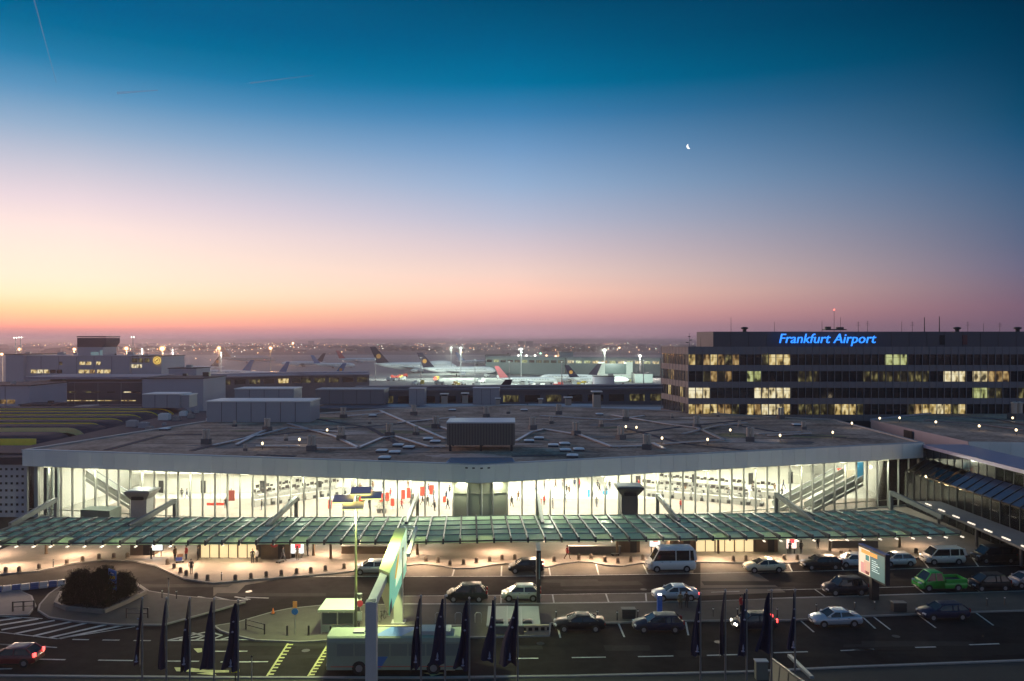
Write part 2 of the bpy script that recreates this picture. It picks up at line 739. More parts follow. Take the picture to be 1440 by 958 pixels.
# palette
ASPHALT = mat('asphalt', (0.022, 0.020, 0.020), 0.9, var=0.55, scale=0.8, bump=0.15, spec=0.03)
ASPHALT2 = mat('worn_asphalt', (0.125, 0.108, 0.09), 0.85, var=0.3, scale=0.7, bump=0.15, spec=0.12)
PAVING = mat('paving_stone', (0.24, 0.205, 0.18), 0.85, var=0.22, scale=0.5, bump=0.1, spec=0.12)
ISLAND = mat('island_paving', (0.085, 0.08, 0.07), 0.88, var=0.3, scale=0.6, bump=0.1, spec=0.12)
KERB = mat('kerb_stone', (0.24, 0.23, 0.215), 0.8, var=0.2, scale=1.5)
PAINT = mat('road_paint', (0.42, 0.42, 0.39), 0.75, var=0.5, scale=2.5)
PAINT_Y = mat('yellow_road_paint', (0.48, 0.46, 0.20), 0.75, var=0.45, scale=2.5)
STEEL = mat('galvanised_steel', (0.32, 0.33, 0.34), 0.45, metal=0.6, var=0.15, scale=3)
DARK = mat('dark_metal', (0.035, 0.036, 0.04), 0.5, metal=0.3)
BLACK = mat('black_rubber', (0.015, 0.015, 0.015), 0.8)
WHITE = mat('white_paint', (0.72, 0.72, 0.70), 0.5, var=0.06, scale=2)
GREYPANEL = mat('grey_panel', (0.36, 0.37, 0.38), 0.55, var=0.08, scale=0.4)
CONC = mat('concrete', (0.30, 0.29, 0.28), 0.85, var=0.2, scale=0.8, bump=0.1)
CONC_D = mat('dark_concrete', (0.13, 0.125, 0.125), 0.85, var=0.25, scale=0.6, bump=0.1)
ROOFING = mat('roof_gravel', (0.35, 0.262, 0.205), 0.95, var=0.9, scale=1.3, bump=0.5, detail=10, spec=0.12)
ROOF_D = mat('dark_roofing', (0.06, 0.06, 0.075), 0.8, var=0.3, scale=0.3, spec=0.12)
ROOF_B = mat('zinc_roofing', (0.20, 0.24, 0.31), 0.4, metal=0.4, var=0.15, scale=0.4)
BROWN = mat('brown_cladding', (0.16, 0.11, 0.075), 0.6, var=0.15, scale=2)
GLASS_C = glass('clear_glass', (0.97, 0.98, 0.95))
GLASS_G = glass('green_glass', (0.55, 0.68, 0.56), 0.12, 0.3, body=(0.70, 0.88, 0.62), refl=.22)
GLASS_D = mat('dark_glass', (0.012, 0.014, 0.018), 0.08, spec=0.6)
LIT_W = lamp_mat('warm_lit_window', (1.0, 0.80, 0.36), 1.1)
LIT_O = lamp_mat('amber_lit_window', (1.0, 0.62, 0.22), 0.8)
LIT_D = lamp_mat('dim_lit_window', (0.75, 0.62, 0.22), 0.28)
LIT_P = lamp_mat('pale_lit_window', (1.0, 0.92, 0.62), 1.3)
LIT_G = lamp_mat('green_white_lit_window', (0.80, 1.0, 0.60), 0.7)
# ================================================================== GROUND
g = MB()
g.sheet([(-14000, -1500, -0.6), (14000, -1500, -0.6), (14000, 24000, -0.6), (-14000, 24000, -0.6)])
struct('ground', g, mat('field_earth', (0.055, 0.058, 0.055), 0.95, var=0.5, scale=0.012))
g = MB()
g.sheet([(-900, 205, -0.3), (900, 205, -0.3), (900, 1500, -0.3), (-900, 1500, -0.3)])
struct('apron', g, mat('apron_concrete', (0.27, 0.26, 0.25), 0.85, var=0.25, scale=0.05))
g = MB()
g.sheet([(-1400, 1650, -0.2), (1400, 1550, -0.2), (1400, 1620, -0.2), (-1400, 1720, -0.2)])
struct('runway', g, mat('runway_asphalt', (0.06, 0.06, 0.065), 0.85))
g = MB()
random.seed(4)
pts0, pts1 = [], []
for i in range(81):
    x = -9000 + i * 225
    hgt = 38 + 14 * math.sin(i * 0.31) + 8 * math.sin(i * 0.83 + 1) + random.uniform(-4, 4)
    pts0.append((x, 15500, -2)); pts1.append((x, 15500 + 900, max(hgt, 20)))
for i in range(80):
    g.sheet([pts0[i], pts0[i + 1], pts1[i + 1], pts1[i]])
struct('hills', g, mat('hill_wood', (0.05, 0.055, 0.05), 0.95))

# road plate of the forecourt
g = MB()
g.prism([(-150, 30), (150, 30), (150, 135), (-150, 135)], -0.5, 0.0)
road = struct('road', g, ASPHALT)


def poly(pts, z):
    return [gp(x, y, z)[:2] for x, y in pts]


KZ = 0.13
kerb_px = [(-90, 810), (0, 807), (52, 803), (104, 791.5), (146, 787.5), (188, 788), (219, 795), (240, 805), (261, 814), (300, 819.5), (342, 816), (404, 811), (467, 806), (520, 800), (545, 796.5), (571, 794.5), (594, 792.5), (621, 795.5), (638, 799), (667, 798.5), (688, 794.5), (710, 792), (745, 794), (769, 797), (788, 792.5), (813, 789.5), (833, 790.5), (854, 795), (875, 795.5), (900, 791.5), (980, 790), (1050, 791), (1111, 791), (1134, 790), (1184, 786.5), (1240, 785), (1300, 783), (1370, 779), (1440, 776), (1540, 770)]
kerb = [gp(x, y, KZ) for x, y in kerb_px]
pv = MB()
pv.prism([(p.x, p.y) for p in kerb] + [(kerb[-1].x, 133), (kerb[0].x, 133)], 0.002, KZ)
struct('pavement', pv, PAVING)


def kerb_line(name, pts, parent=None, w=0.16, z=KZ + 0.012, closed=False):
    """kerb stones laid end to end along a line"""
    seg = []
    n = len(pts)
    for i in range(n if closed else n - 1):
        a, b = Vector(pts[i][:2]), Vector(pts[(i + 1) % n][:2])
        L = (b - a).length
        k = max(1, round(L / 2.0))
        for j in range(k):
            p, q = a.lerp(b, j / k), a.lerp(b, (j + 1) / k)
            seg.append((p, q))
    m = MB()
    for p, q in seg:
        d = (q - p).normalized() * 0.008
        m.bar((p.x + d.x, p.y + d.y, z / 2), (q.x - d.x, q.y - d.y, z / 2), w, z)
    o = struct(name, m, KERB)
    return o


kerb_line('kerb', kerb)

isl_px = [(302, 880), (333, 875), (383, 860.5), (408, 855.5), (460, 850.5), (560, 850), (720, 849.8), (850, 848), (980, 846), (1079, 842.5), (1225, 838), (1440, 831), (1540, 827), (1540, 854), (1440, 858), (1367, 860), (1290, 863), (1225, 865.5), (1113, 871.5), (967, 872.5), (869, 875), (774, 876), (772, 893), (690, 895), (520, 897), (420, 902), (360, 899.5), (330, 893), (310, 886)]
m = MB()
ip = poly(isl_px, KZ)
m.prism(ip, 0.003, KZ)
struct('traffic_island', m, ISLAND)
kerb_line('kerb', [Vector((*p, 0)) for p in ip], closed=True)
isl2_px = [(93, 818.5), (69, 835), (56, 850), (54, 858), (69, 867.6), (104, 873), (167, 878), (230, 878), (300, 859), (345, 846), (300, 842), (248, 837.5), (209, 831), (190, 818.5), (160, 812), (120, 812)]
m = MB()
ip2 = poly(isl2_px, KZ)
m.prism(ip2, 0.003, KZ)
struct('traffic_island', m, ISLAND)
kerb_line('kerb', [Vector((*p, 0)) for p in ip2], closed=True)
# dark little island in the mouth of the road at the left
isl3_px = [(-70, 846), (0, 834), (24, 829), (44, 838), (50, 852), (40, 864), (0, 865), (-70, 866)]
m = MB()
ip3 = poly(isl3_px, KZ)
m.prism(ip3, 0.003, KZ)
struct('traffic_island', m, CONC_D)
kerb_line('kerb', [Vector((*p, 0)) for p in ip3], closed=True)
# pavement this side of the road
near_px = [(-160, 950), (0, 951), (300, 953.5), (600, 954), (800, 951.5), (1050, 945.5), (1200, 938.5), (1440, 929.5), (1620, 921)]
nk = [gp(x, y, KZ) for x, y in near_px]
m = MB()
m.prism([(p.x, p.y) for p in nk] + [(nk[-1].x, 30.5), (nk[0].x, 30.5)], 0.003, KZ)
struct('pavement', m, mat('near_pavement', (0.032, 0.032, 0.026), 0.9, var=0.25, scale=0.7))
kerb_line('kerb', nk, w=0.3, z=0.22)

# ------------------------------------------------------------------ surfacing patches and painted markings
def patch(name, pts, m, z=0.004, kind=None):
    s = MB()
    q = [gp(x, y, z) for x, y in pts]
    a = sum(q[i].x * q[(i + 1) % len(q)].y - q[(i + 1) % len(q)].x * q[i].y for i in range(len(q)))
    s.sheet(q if a > 0 else q[::-1])
    o = obj(name, s, m, road)
    return o


patch('worn_lit_bay_surface', [(300, 838), (300, 820), (345, 815.8), (410, 811), (345, 823), (330, 838)], ASPHALT2)
patch('worn_lit_bay_surface', [(435, 811.3), (720, 811), (975, 807), (975, 791), (900, 792.3), (875, 796.3), (854, 795.8), (833, 791.5), (813, 790.5), (788, 793.5), (769, 798), (745, 795), (710, 793), (688, 795.5), (667, 799.5), (638, 800), (621, 796.5), (594, 793.5), (571, 795.5), (545, 797.5), (520, 801), (467, 807)], ASPHALT2)
patch('worn_lit_bay_surface', [(985, 838), (1105, 833), (1065, 806), (1112, 804.5), (1112, 792), (1050, 792), (985, 791)], ASPHALT2)  # slanting edge of a light pool painted in as paler asphalt
patch('worn_lit_bay_surface', [(560, 849), (720, 848.8), (980, 845), (980, 834), (720, 837.5), (560, 838.5)], ASPHALT2)


def mark(name, a, b, w, m=PAINT, z=0.008):
    """painted bar of width w metres between two surveyed points"""
    p, q = gp(*a, z), gp(*b, z)
    d = (q - p).normalized()
    s = Vector((-d.y, d.x, 0)) * (w / 2)
    k = MB()
    k.sheet([p - s, q - s, q + s, p + s])
    return obj(name, k, m, road)


for pl in ([(435, 811), (570, 810.8), (720, 810.5), (900, 808), (1000, 806.2), (1112, 804), (1240, 801), (1440, 795), (1540, 791.5)],
           [(520, 838.7), (720, 837), (850, 835), (920, 834)], [(1000, 833), (1040, 831.5)], [(1079, 830), (1146, 828.5), (1225, 826.5), (1288, 825)], [(1365, 823.5), (1440, 821)],
           [(560, 849.2), (720, 848.7), (850, 847), (985, 844.8)], [(1079, 841.5), (1160, 839), (1225, 837), (1330, 834)]):
    for i in range(len(pl) - 1):
        mark('bay_line', pl[i], pl[i + 1], 0.14)
for a, b in (((639, 800.5), (636, 810.3)), ((705.5, 796), (705, 810.2)), ((772, 798), (774, 809.8)), ((838, 792.5), (842, 808.8)), ((904, 793), (911, 807.6)), ((1108, 792), (1114, 803.7)), ((1178, 788.5), (1186, 802)), ((1236, 786.5), (1246, 800.5)), ((1295, 785), (1306, 799)), ((1365, 781.5), (1376, 796.7)),
             ((705, 837.4), (704.5, 848.5)), ((777, 836.3), (779, 847.6)), ((852, 835.2), (856, 846.7)), ((908, 834.3), (909, 845.6)), ((1146, 829), (1160, 838.8)), ((1225, 827), (1233, 836.6)), ((1288, 825.3), (1300, 834.6)), ((1366, 824), (1378, 832.5)),
             ((783, 877), (788, 897)), ((869.5, 876), (878, 896)), ((964, 873.5), (968, 893.5)), ((1125, 872), (1144.5, 889)), ((1212, 866.8), (1231, 884)), ((1227, 866.3), (1252, 885.5)), ((1290, 864), (1316, 883)), ((1371, 860.8), (1397, 879.5)), ((1440, 858.7), (1470, 877))):
    mark('bay_divider', a, b, 0.16)
for a, b in (((804, 924.8), (852, 924.2)), ((897, 923.5), (947, 922.5)), ((994, 921.7), (1042, 920.5)), ((1088, 918), (1136, 916.5)), ((1182, 915), (1229, 913)), ((1287, 910.5), (1316, 909.8)), ((1363, 906.8), (1405, 905.3)), ((1455, 903.5), (1500, 901.5)), ((1200, 913.9), (1228, 913.2)),
             ((102, 899.3), (125, 899.7)), ((144, 900.1), (168, 900.3)), ((188, 900.8), (212, 901)), ((46, 926.8), (92, 927.8)), ((138, 928.4), (187, 929)), ((228, 929.7), (280, 930)), ((-10, 941), (17, 940.5)), ((310, 931), (377, 930.6)), ((300, 916), (348, 915.8)), ((-10, 905), (64, 911.5)), ((627, 913.8), (645, 913.8)), ((627, 942.5), (640, 942.5)), ((710, 926), (757, 925.8)), ((600, 931), (640, 931))):
    mark('lane_dash', a, b, 0.2, PAINT)
for a, b in (((0, 872.5), (31, 868.6)), ((0, 879), (54, 870.5)), ((2, 885.8), (77, 872.5)), ((19, 891.6), (102, 874)), ((46, 894.8), (125, 875.3)), ((69, 897), (154, 877.4)), ((84, 898), (178, 878.5))):
    mark('hatch_stripe', a, b, 0.42)
for a, b in (((-10, 888), (81, 898.4)), ((81, 898.4), (190, 881.3)), ((-10, 866.5), (60, 870)), ((80, 910.6), (-20, 904.5))):
    mark('hatch_border', a, b, 0.16)
for a, b in (((236, 900.8), (376, 899.2)), ((236, 900.4), (289, 889)), ((252, 899.5), (288, 893.5)), ((270, 890), (288, 894.5)), ((288, 894.5), (275, 900.3)), ((300, 890), (312, 893.5)), ((312, 893.5), (296, 900)), ((322, 896), (308, 900)), ((336, 897.5), (326, 899.7)),
             ((302, 839.5), (327, 845)), ((327, 845), (349, 843.5)), ((330, 839.3), (352, 843)), ((345, 840), (378, 841.2)), ((278, 839), (288, 840.6))):
    mark('chevron', a, b, 0.24, PAINT)


def serrated(a, b, n, side):
    mark('crossing_edge', a, b, 0.16, PAINT_Y)
    for i in range(n):
        t = (i + 0.3) / n
        p = (a[0] + (b[0] - a[0]) * t, a[1] + (b[1] - a[1]) * t)
        mark('crossing_tooth', (p[0] + 1, p[1]), (p[0] + 8, p[1]), 0.26, PAINT_Y)


serrated((405, 905), (372, 956), 11, 1)
serrated((462, 905), (430, 956), 12, 1)


def arrow(pts, m=PAINT_Y):
    s = MB()
    q = [gp(x, y, 0.008) for x, y in pts]
    a = sum(q[i].x * q[(i + 1) % len(q)].y - q[(i + 1) % len(q)].x * q[i].y for i in range(len(q)))
    s.sheet(q if a > 0 else q[::-1])
    obj('lane_arrow', s, m, road)


arrow([(245, 938.6), (270, 939.3), (290, 942.2), (322, 942.8), (322, 945.6), (300, 946), (305, 950), (276, 947.5), (290, 945.6), (248, 944)])
arrow([(272, 912), (284, 911.5), (284, 917), (278, 918)])
arrow([(595, 946.5), (606, 945.6), (613, 942), (618, 945.4), (625, 946.5), (615, 949), (606, 951.5), (604, 948.5)])

# repairs and stains in the asphalt
random.seed(51)
PATCH = [mat('asphalt_repair_dark', (.016, .015, .015), .9, var=.3, scale=2, spec=.12), mat('asphalt_repair_pale', (.030, .028, .027), .9, var=.4, scale=1.2, spec=.12)]
for k in range(26):
    x, y = random.uniform(-40, 55), random.choice((random.uniform(63.5, 70), random.uniform(82.5, 89), random.uniform(66, 70)))
    w, d = random.uniform(1.5, 9), random.uniform(.4, 1.6)
    q = MB()
    n = 10
    d *= .5
    a_ = random.uniform(-.03, .05)
    cs_ = [(-w, -d), (w, -d * random.uniform(.8, 1.1)), (w * random.uniform(.9, 1.05), d), (-w * random.uniform(.9, 1.05), d)]
    q.sheet([(x + i * math.cos(a_) - j * math.sin(a_), y + i * math.sin(a_) + j * math.cos(a_), .0055 + k * .00005) for i, j in cs_])
    obj('asphalt_patch', q, PATCH[k % 2], road)
for px, py in ((350, 832), (640, 832), (905, 829), (1180, 822), (760, 905), (1010, 903), (430, 915), (1260, 895)):
    p = gp(px, py, .0)
    q = MB()
    n = 12
    q.sheet([(p.x + .36 * math.cos(2 * math.pi * i / n), p.y + .36 * math.sin(2 * math.pi * i / n), .0085) for i in range(n)])
    obj('manhole_cover', q, DARK, road)
# ================================================================== TERMINAL HALL (two wings bent at the middle)
C0 = Vector((-4.18, 104.0, 0))
UL, LL = Vector((-68.5, 14.3, 0)).normalized(), 70.0
UR, LR = Vector((69.5, 22.6, 0)).normalized(), 73.1
ZT, ZB = 10.34, 7.88
EL, ER = C0 + UL * LL, C0 + UR * LR
hall = thing('terminal_hall', 'wide glass fronted terminal hall with dark flat roof and pale fascia bent at its middle', 'terminal', (C0.x, C0.y, 0))


def W(name, mb, mats, kind=None):
    return obj(name, mb, mats, hall, local=False, kind=kind)


def wing(side):
    return (UL, LL, -1) if side < 0 else (UR, LR, 1)


def inn(U, s):
    """inward normal (away from the camera)"""
    n = Vector((-U.y, U.x, 0))
    return n if n.y > 0 else -n


NL, NR = inn(UL, -1), inn(UR, 1)
back = [gp(1172, 590, 10.2), gp(1080, 586, 10.2), gp(929, 577, 10.2), gp(720, 569.5, 10.2), gp(541, 575, 10.2), gp(442, 582, 10.2), gp(300, 591, 10.2)]
outline = [(EL.x, EL.y), (C0.x, C0.y), (ER.x, ER.y)] + [(p.x, p.y) for p in back]
inset = [(EL.x + .3, EL.y + .3), (C0.x, C0.y + .3), (ER.x - .3, ER.y + .3)] + [(p.x, p.y) for p in back]
W('roof', MB().prism(inset, 9.7, 10.1), ROOFING)
pm = MB()
for i in range(len(outline)):
    a, b = outline[i], outline[(i + 1) % len(outline)]
    if i >= 2:
        pm.bar((a[0], a[1], 10.05), (b[0], b[1], 10.05), 0.5, 0.5)
W('parapet', pm, mat('parapet_metal', (0.42, 0.42, 0.42), 0.4, metal=0.3))
pm = MB()
for U, L in ((UL, LL), (UR, LR)):
    n = inn(U, 0)
    a, b = C0 + n * 0.35, C0 + U * L + n * 0.35
    pm.bar((a.x, a.y, ZT - 0.06), (b.x, b.y, ZT - 0.06), 0.7, 0.1)
W('coping', pm, mat('coping_metal', (0.40, 0.44, 0.46), 0.4, metal=0.3))
FASC = [mat('fascia_panel_%s' % k, c, 0.5, var=0.05, scale=0.5) for k, c in (('one', (0.82, 0.83, 0.76)), ('two', (0.78, 0.79, 0.73)), ('three', (0.85, 0.86, 0.79)))]
NB = 36
for s in (-1, 1):
    U, L, sg = wing(s)
    n = inn(U, s)
    ang = math.atan2(U.y, U.x) if s > 0 else math.atan2(-U.y, -U.x)
    pw = L / NB
    fme = [MB().box((0, 0, 0), (pw - 0.03, 0.12, ZT - ZB - 0.12)).mesh('fascia_panel', f) for f in FASC]
    mm = MB().box((0, 0, 0), (0.13, 0.34, ZB - 0.15)).mesh('mullion', mat('mullion_paint', (0.42, 0.42, 0.37), 0.5))
    gm = MB().box((0, 0, 0), (pw - 0.14, 0.02, ZB - 0.2)).mesh('glass_pane', GLASS_C)
    for i in range(NB):
        p = C0 + U * (pw * (i + 0.5)) - hall.location
        place('fascia_panel', fme[(i * 7 + (i // 3) * 5) % 3], hall, (p.x, p.y, (ZT + ZB) / 2 - 0.05), ang)
        q = C0 + U * (pw * i) + n * 0.9 - hall.location
        if not (i == 0 and s > 0):
            place('mullion', mm, hall, (q.x, q.y, ZB / 2), ang)
        if i >= 2:
            q = C0 + U * (pw * (i + 0.5)) + n * 1.0 - hall.location
            place('glass_pane', gm, hall, (q.x, q.y, ZB / 2), ang)
    q = C0 + U * (L - 0.1) + n * 0.9 - hall.location
    place('mullion', mm, hall, (q.x, q.y, ZB / 2), ang)
    # rails behind and in front of the panes
    r = MB()
    a, b = C0 + n * 1.05, C0 + U * L + n * 1.05
    r.bar((a.x, a.y, ZB - 0.1), (b.x, b.y, ZB - 0.1), 0.5, 0.18)
    r.bar((a.x, a.y, 1.35), (b.x, b.y, 1.35), 0.12, 0.12)
    r.bar((a.x, a.y, 0.25), (b.x, b.y, 0.25), 0.3, 0.3)
    W('transom', r, mat('mullion_paint', (0, 0, 0)))
    # soffit strip under the fascia
    sf = MB()
    a, b = C0, C0 + U * L
    c, d = b + n * 1.6, a + n * 1.6
    sf.prism([(a.x, a.y + .08), (b.x, b.y + .08), (c.x, c.y), (d.x, d.y)], ZB - 0.02, ZB + 0.12)
    W('soffit', sf, WHITE)
# solid olive bay at the bend
cb = MB()
for s in (-1, 1):
    U, L, sg = wing(s)
    n = inn(U, s)
    for k in range(2):
        a = C0 + U * (L / NB * k + 0.12) + n * 1.0
        b = C0 + U * (L / NB * (k + 1) - 0.1) + n * 1.0
        cb.bar((a.x, a.y, ZB / 2), (b.x, b.y, ZB / 2), 0.1, ZB - 0.2)
        for z in (1.35, 6.3):
            cb.bar((a.x, a.y - .1, z), (b.x, b.y - .1, z), 0.1, 0.1)
W('bay_panel', cb, mat('olive_panel', (0.33, 0.34, 0.25), 0.5, var=0.06))
cb = MB()
for dx in (-2.6, 0.0, 2.6):
    cb.tube([(C0.x + dx, C0.y + 2.4, 0.2), (C0.x + dx, C0.y + 2.4, ZB)], 0.32, 10)
W('column', cb, CONC)
spots_ = [(C0 + U_ * s_ + inn(U_, 0) * .45) for U_ in (UL, UR) for s_ in (2.7, 10, 18, 26, 34, 42, 50, 58, 66)]
for i_, p_ in enumerate(spots_):
    t = thing('soffit_lamp', 'square lamp under the pale fascia of the hall', 'lamp', (p_.x, p_.y, ZB - .05), 0, 'soffit lamps under the fascia')
    obj('lamp_body', MB().box((0, 0, .0), (1.2, .5, .05)), GREYPANEL, t)
    obj('lens', MB().box((0, 0, -.04), (1.1, .4, .03)), lamp_mat('soffit_lens', (1, .95, .6), 6.0), t)
    light('lamp_light', 'AREA', t.location + Vector((0, 0, -.07)), 260 if i_ % 9 == 0 else 750, (.96, 1, .74), t, t.location + Vector((0, -.6 if i_ % 9 == 0 else -3.2, -5)), 1.0, size_y=.4)
# four small black drain mouths in the fascia
for x in (656, 666, 677, 687):
    p = dp(x, 658.5, 104.0)
    U = UL if p.x < C0.x else UR
    t = (p.x - C0.x) / U.x
    q = C0 + U * t - inn(U, 0) * 0.075
    W('drain_mouth', MB().box((q.x, q.y, 9.82), (0.34, 0.05, 0.17), math.atan2(UR.y, UR.x) if p.x > C0.x else math.atan2(-UL.y, -UL.x)), BLACK)
# metal sheet in front of the plant room, at the bend
W('flashing', MB().add([(C0.x - 4.6, 105.3, 10.36), (C0.x, 104.35, 10.36), (C0.x + 4.6, 105.85, 10.36), (C0.x + 4.2, 109, 10.5), (C0.x - 4.2, 109, 10.5)], [(0, 1, 2, 3, 4)]), mat('flashing_zinc', (0.35, 0.42, 0.55), 0.25, metal=0.7))

# ---------------------------------------------------- inside of the hall
D_IN = 46.0
bl, br = EL + NL * 0 + Vector((6, D_IN, 0)), ER + Vector((-6, D_IN, 0))
mid = Vector((C0.x, C0.y + 60, 0))
inside = [(EL.x + 1, EL.y + 1.2), (C0.x, C0.y + 1.25), (ER.x - 1, ER.y + 1.2), (br.x, br.y - 8), (mid.x + 25, mid.y), (mid.x - 25, mid.y), (bl.x, bl.y - 4)]
W('floor', MB().prism(inside, 0.02, 0.12), mat('hall_floor', (0.66, 0.65, 0.60), 0.25, var=0.08, scale=0.6))
W('ceiling', MB().prism(inside, 8.3, 8.42), mat('hall_ceiling', (0.72, 0.72, 0.66), 0.7))
bw = MB()
for i in (2, 3, 4, 5, 6):
    a, b = inside[i], inside[(i + 1) % 7]
    bw.bar((a[0], a[1], 4.2), (b[0], b[1], 4.2), 0.3, 8.2)
W('back_wall', bw, mat('hall_wall', (0.76, 0.755, 0.70), 0.6, var=0.08, scale=0.2))
CEIL = mat('hall_lamp_lens', (0.6, 0.6, 0.5), 0.4, emit=(0.99, 0.99, 0.83), estr=34.0, sample=True)
for U, L in ((UL, LL), (UR, LR)):
    n = inn(U, 0)
    for k in range(5):
        cl = MB()
        a = C0 + U * 4 + n * (6 + 7 * k)
        b = C0 + U * (L - 6) + n * (6 + 7 * k)
        cl.bar((a.x, a.y, 8.2), (b.x, b.y, 8.2), 1.1, 0.12)
        W('ceiling_light', cl, CEIL)
# gallery with its dark rail along the back of each wing
for U, L, s0, s1, off in ((UL, LL, 30, 66, 19), (UR, LR, 32, 70, 21)):
    n = inn(U, 0)
    a, b = C0 + U * s0 + n * (off + 7), C0 + U * s1 + n * off
    gl_ = MB()
    c, d = b + n * 12, a + n * 10
    gl_.prism([(a.x, a.y), (b.x, b.y), (c.x, c.y), (d.x, d.y)], 3.7, 4.1)
    W('gallery', gl_, mat('hall_wall', (0, 0, 0)))
    rl_ = MB()
    rl_.bar((a.x, a.y, 4.95), (b.x, b.y, 4.95), 0.18, 0.22)
    W('gallery_rail', rl_, DARK)
    wl_ = MB()
    a2, b2 = a + n * 2, b + n * 2
    wl_.bar((a2.x, a2.y, 1.9), (b2.x, b2.y, 1.9), 0.2, 3.55)
    W('gallery_wall', wl_, mat('cream_wall', (0.68, 0.67, 0.60), 0.6, var=0.1, scale=0.4))
    dr = MB()
    for t in (0.15, 0.42, 0.7, 0.9):
        p = a2.lerp(b2, t) - n * 0.13
        dr.box((p.x, p.y, 1.2), (1.1, 0.08, 2.1), math.atan2(U.y, U.x))
    W('service_door', dr, DARK)

# things that stand in the hall
SCREEN = mat('dark_screen', (0.03, 0.025, 0.025), 0.4)
COUNTER = mat('counter_grey', (0.32, 0.31, 0.29), 0.5)
TIMBER = mat('counter_timber', (0.30, 0.20, 0.11), 0.5)


def desk(loc, rz):
    t = thing('check_in_desk', 'white check in desk with dark screens overhead, one of the rows seen through the glass', 'desk', loc, rz, 'check in desks in rows behind the glass front')
    obj('counter', MB().box((0, 0, 0.55), (1.5, 0.8, 1.1)), COUNTER, t)
    obj('back_panel', MB().box((0, 1.3, 0.7), (1.3, 0.12, 1.4)), COUNTER, t)
    m = MB().box((-0.35, 0.9, 2.35), (0.62, 0.1, 0.5)).box((0.4, 0.9, 2.2), (0.5, 0.1, 0.35)).box((0, 0.98, 2.2), (0.06, 0.06, 0.8))
    obj('screen', m, SCREEN, t)
    obj('belt', MB().box((0.9, 0.3, 0.3), (0.5, 1.6, 0.5)), DARK, t)
    return t


d0 = desk((0, 0, 0.12), 0)
first = True
def fl(px, py):
    q = gp(px, py, .12)
    return q.x, q.y


rows = [(*fl(365, 712), *fl(486, 694), 12), (*fl(372, 704), *fl(480, 686), 10), (*fl(904, 697), *fl(1060, 711), 13), (*fl(930, 688), *fl(1085, 701), 13)]
for x0, y0, x1, y1, nn in rows:
    for k in range(nn):
        t = (k + random.uniform(-.3, .3)) / (nn - 1)
        p = (x0 + (x1 - x0) * t, y0 + (y1 - y0) * t, 0.12)
        rz = math.atan2(y1 - y0, x1 - x0)
        rz = rz if abs(rz) < 1.6 else rz - math.pi
        if first:
            d0.location = p; d0.rotation_euler = (0, 0, rz); first = False
        else:
            dup(d0, p, rz)
RED = mat('red_banner', (0.62, 0.05, 0.03), 0.6)
for px, py, h, w in ((508, 716, 1.5, .7), (537, 711, 1.5, .7), (545, 709, 1.4, .6), (567, 706, 1.5, .7), (575, 705, 1.7, .8), (594, 702, 1.6, .8), (607, 700, 1.6, .8), (464, 720, 1.3, .6), (625, 711, 1.0, .5), (552, 716, 1.2, .6), (760, 714, 1.0, .4)):
    p = gp(px, py, .12)
    d = p.y
    t = thing('banner_stand', 'red free standing banner on the bright hall floor behind the glass', 'banner', (p.x, d, 0.12), 0, 'red banner stands in the hall')
    zc = h / 2 + .5
    obj('banner_panel', MB().box((0, 0, zc), (w, 0.06, h)), RED, t)
    obj('post', MB().box((0, 0.06, (zc + h / 2) / 2), (0.06, 0.05, zc + h / 2)).box((0, 0, 0.03), (0.6, 0.4, 0.06)), STEEL, t)


def escalator(a, b, label):
    a, b = Vector(a), Vector(b)
    t = thing('escalator', label, 'escalator', (a.x, a.y, 0))
    a, b = a - t.location, b - t.location
    s = Vector((b.x - a.x, b.y - a.y, 0)).normalized()
    q = Vector((-s.y, s.x, 0))
    obj('truss', MB().bar(a + Vector((0, 0, -.3)), b + Vector((0, 0, -.3)), 1.6, 0.5), mat('escalator_side', (0.60, 0.61, 0.57), 0.4), t)
    for k in (-1, 1):
        o = q * (0.72 * k) + Vector((0, 0, 0.55))
        obj('balustrade', MB().bar(a + o, b + o, 0.06, 0.9), mat('balustrade_panel', (0.64, 0.66, 0.60), 0.2), t)
        o = q * (0.72 * k) + Vector((0, 0, 1.05))
        obj('handrail', MB().bar(a + o, b + o, 0.12, 0.1), STEEL, t)
    k = 14
    st = MB()
    for i in range(k):
        p = a.lerp(b, (i + .5) / k)
        st.box((p.x, p.y, p.z + 0.05), (0.9, 0.5, 0.12), math.atan2(s.y, s.x))
    obj('step', st, STEEL, t, kind='stuff')


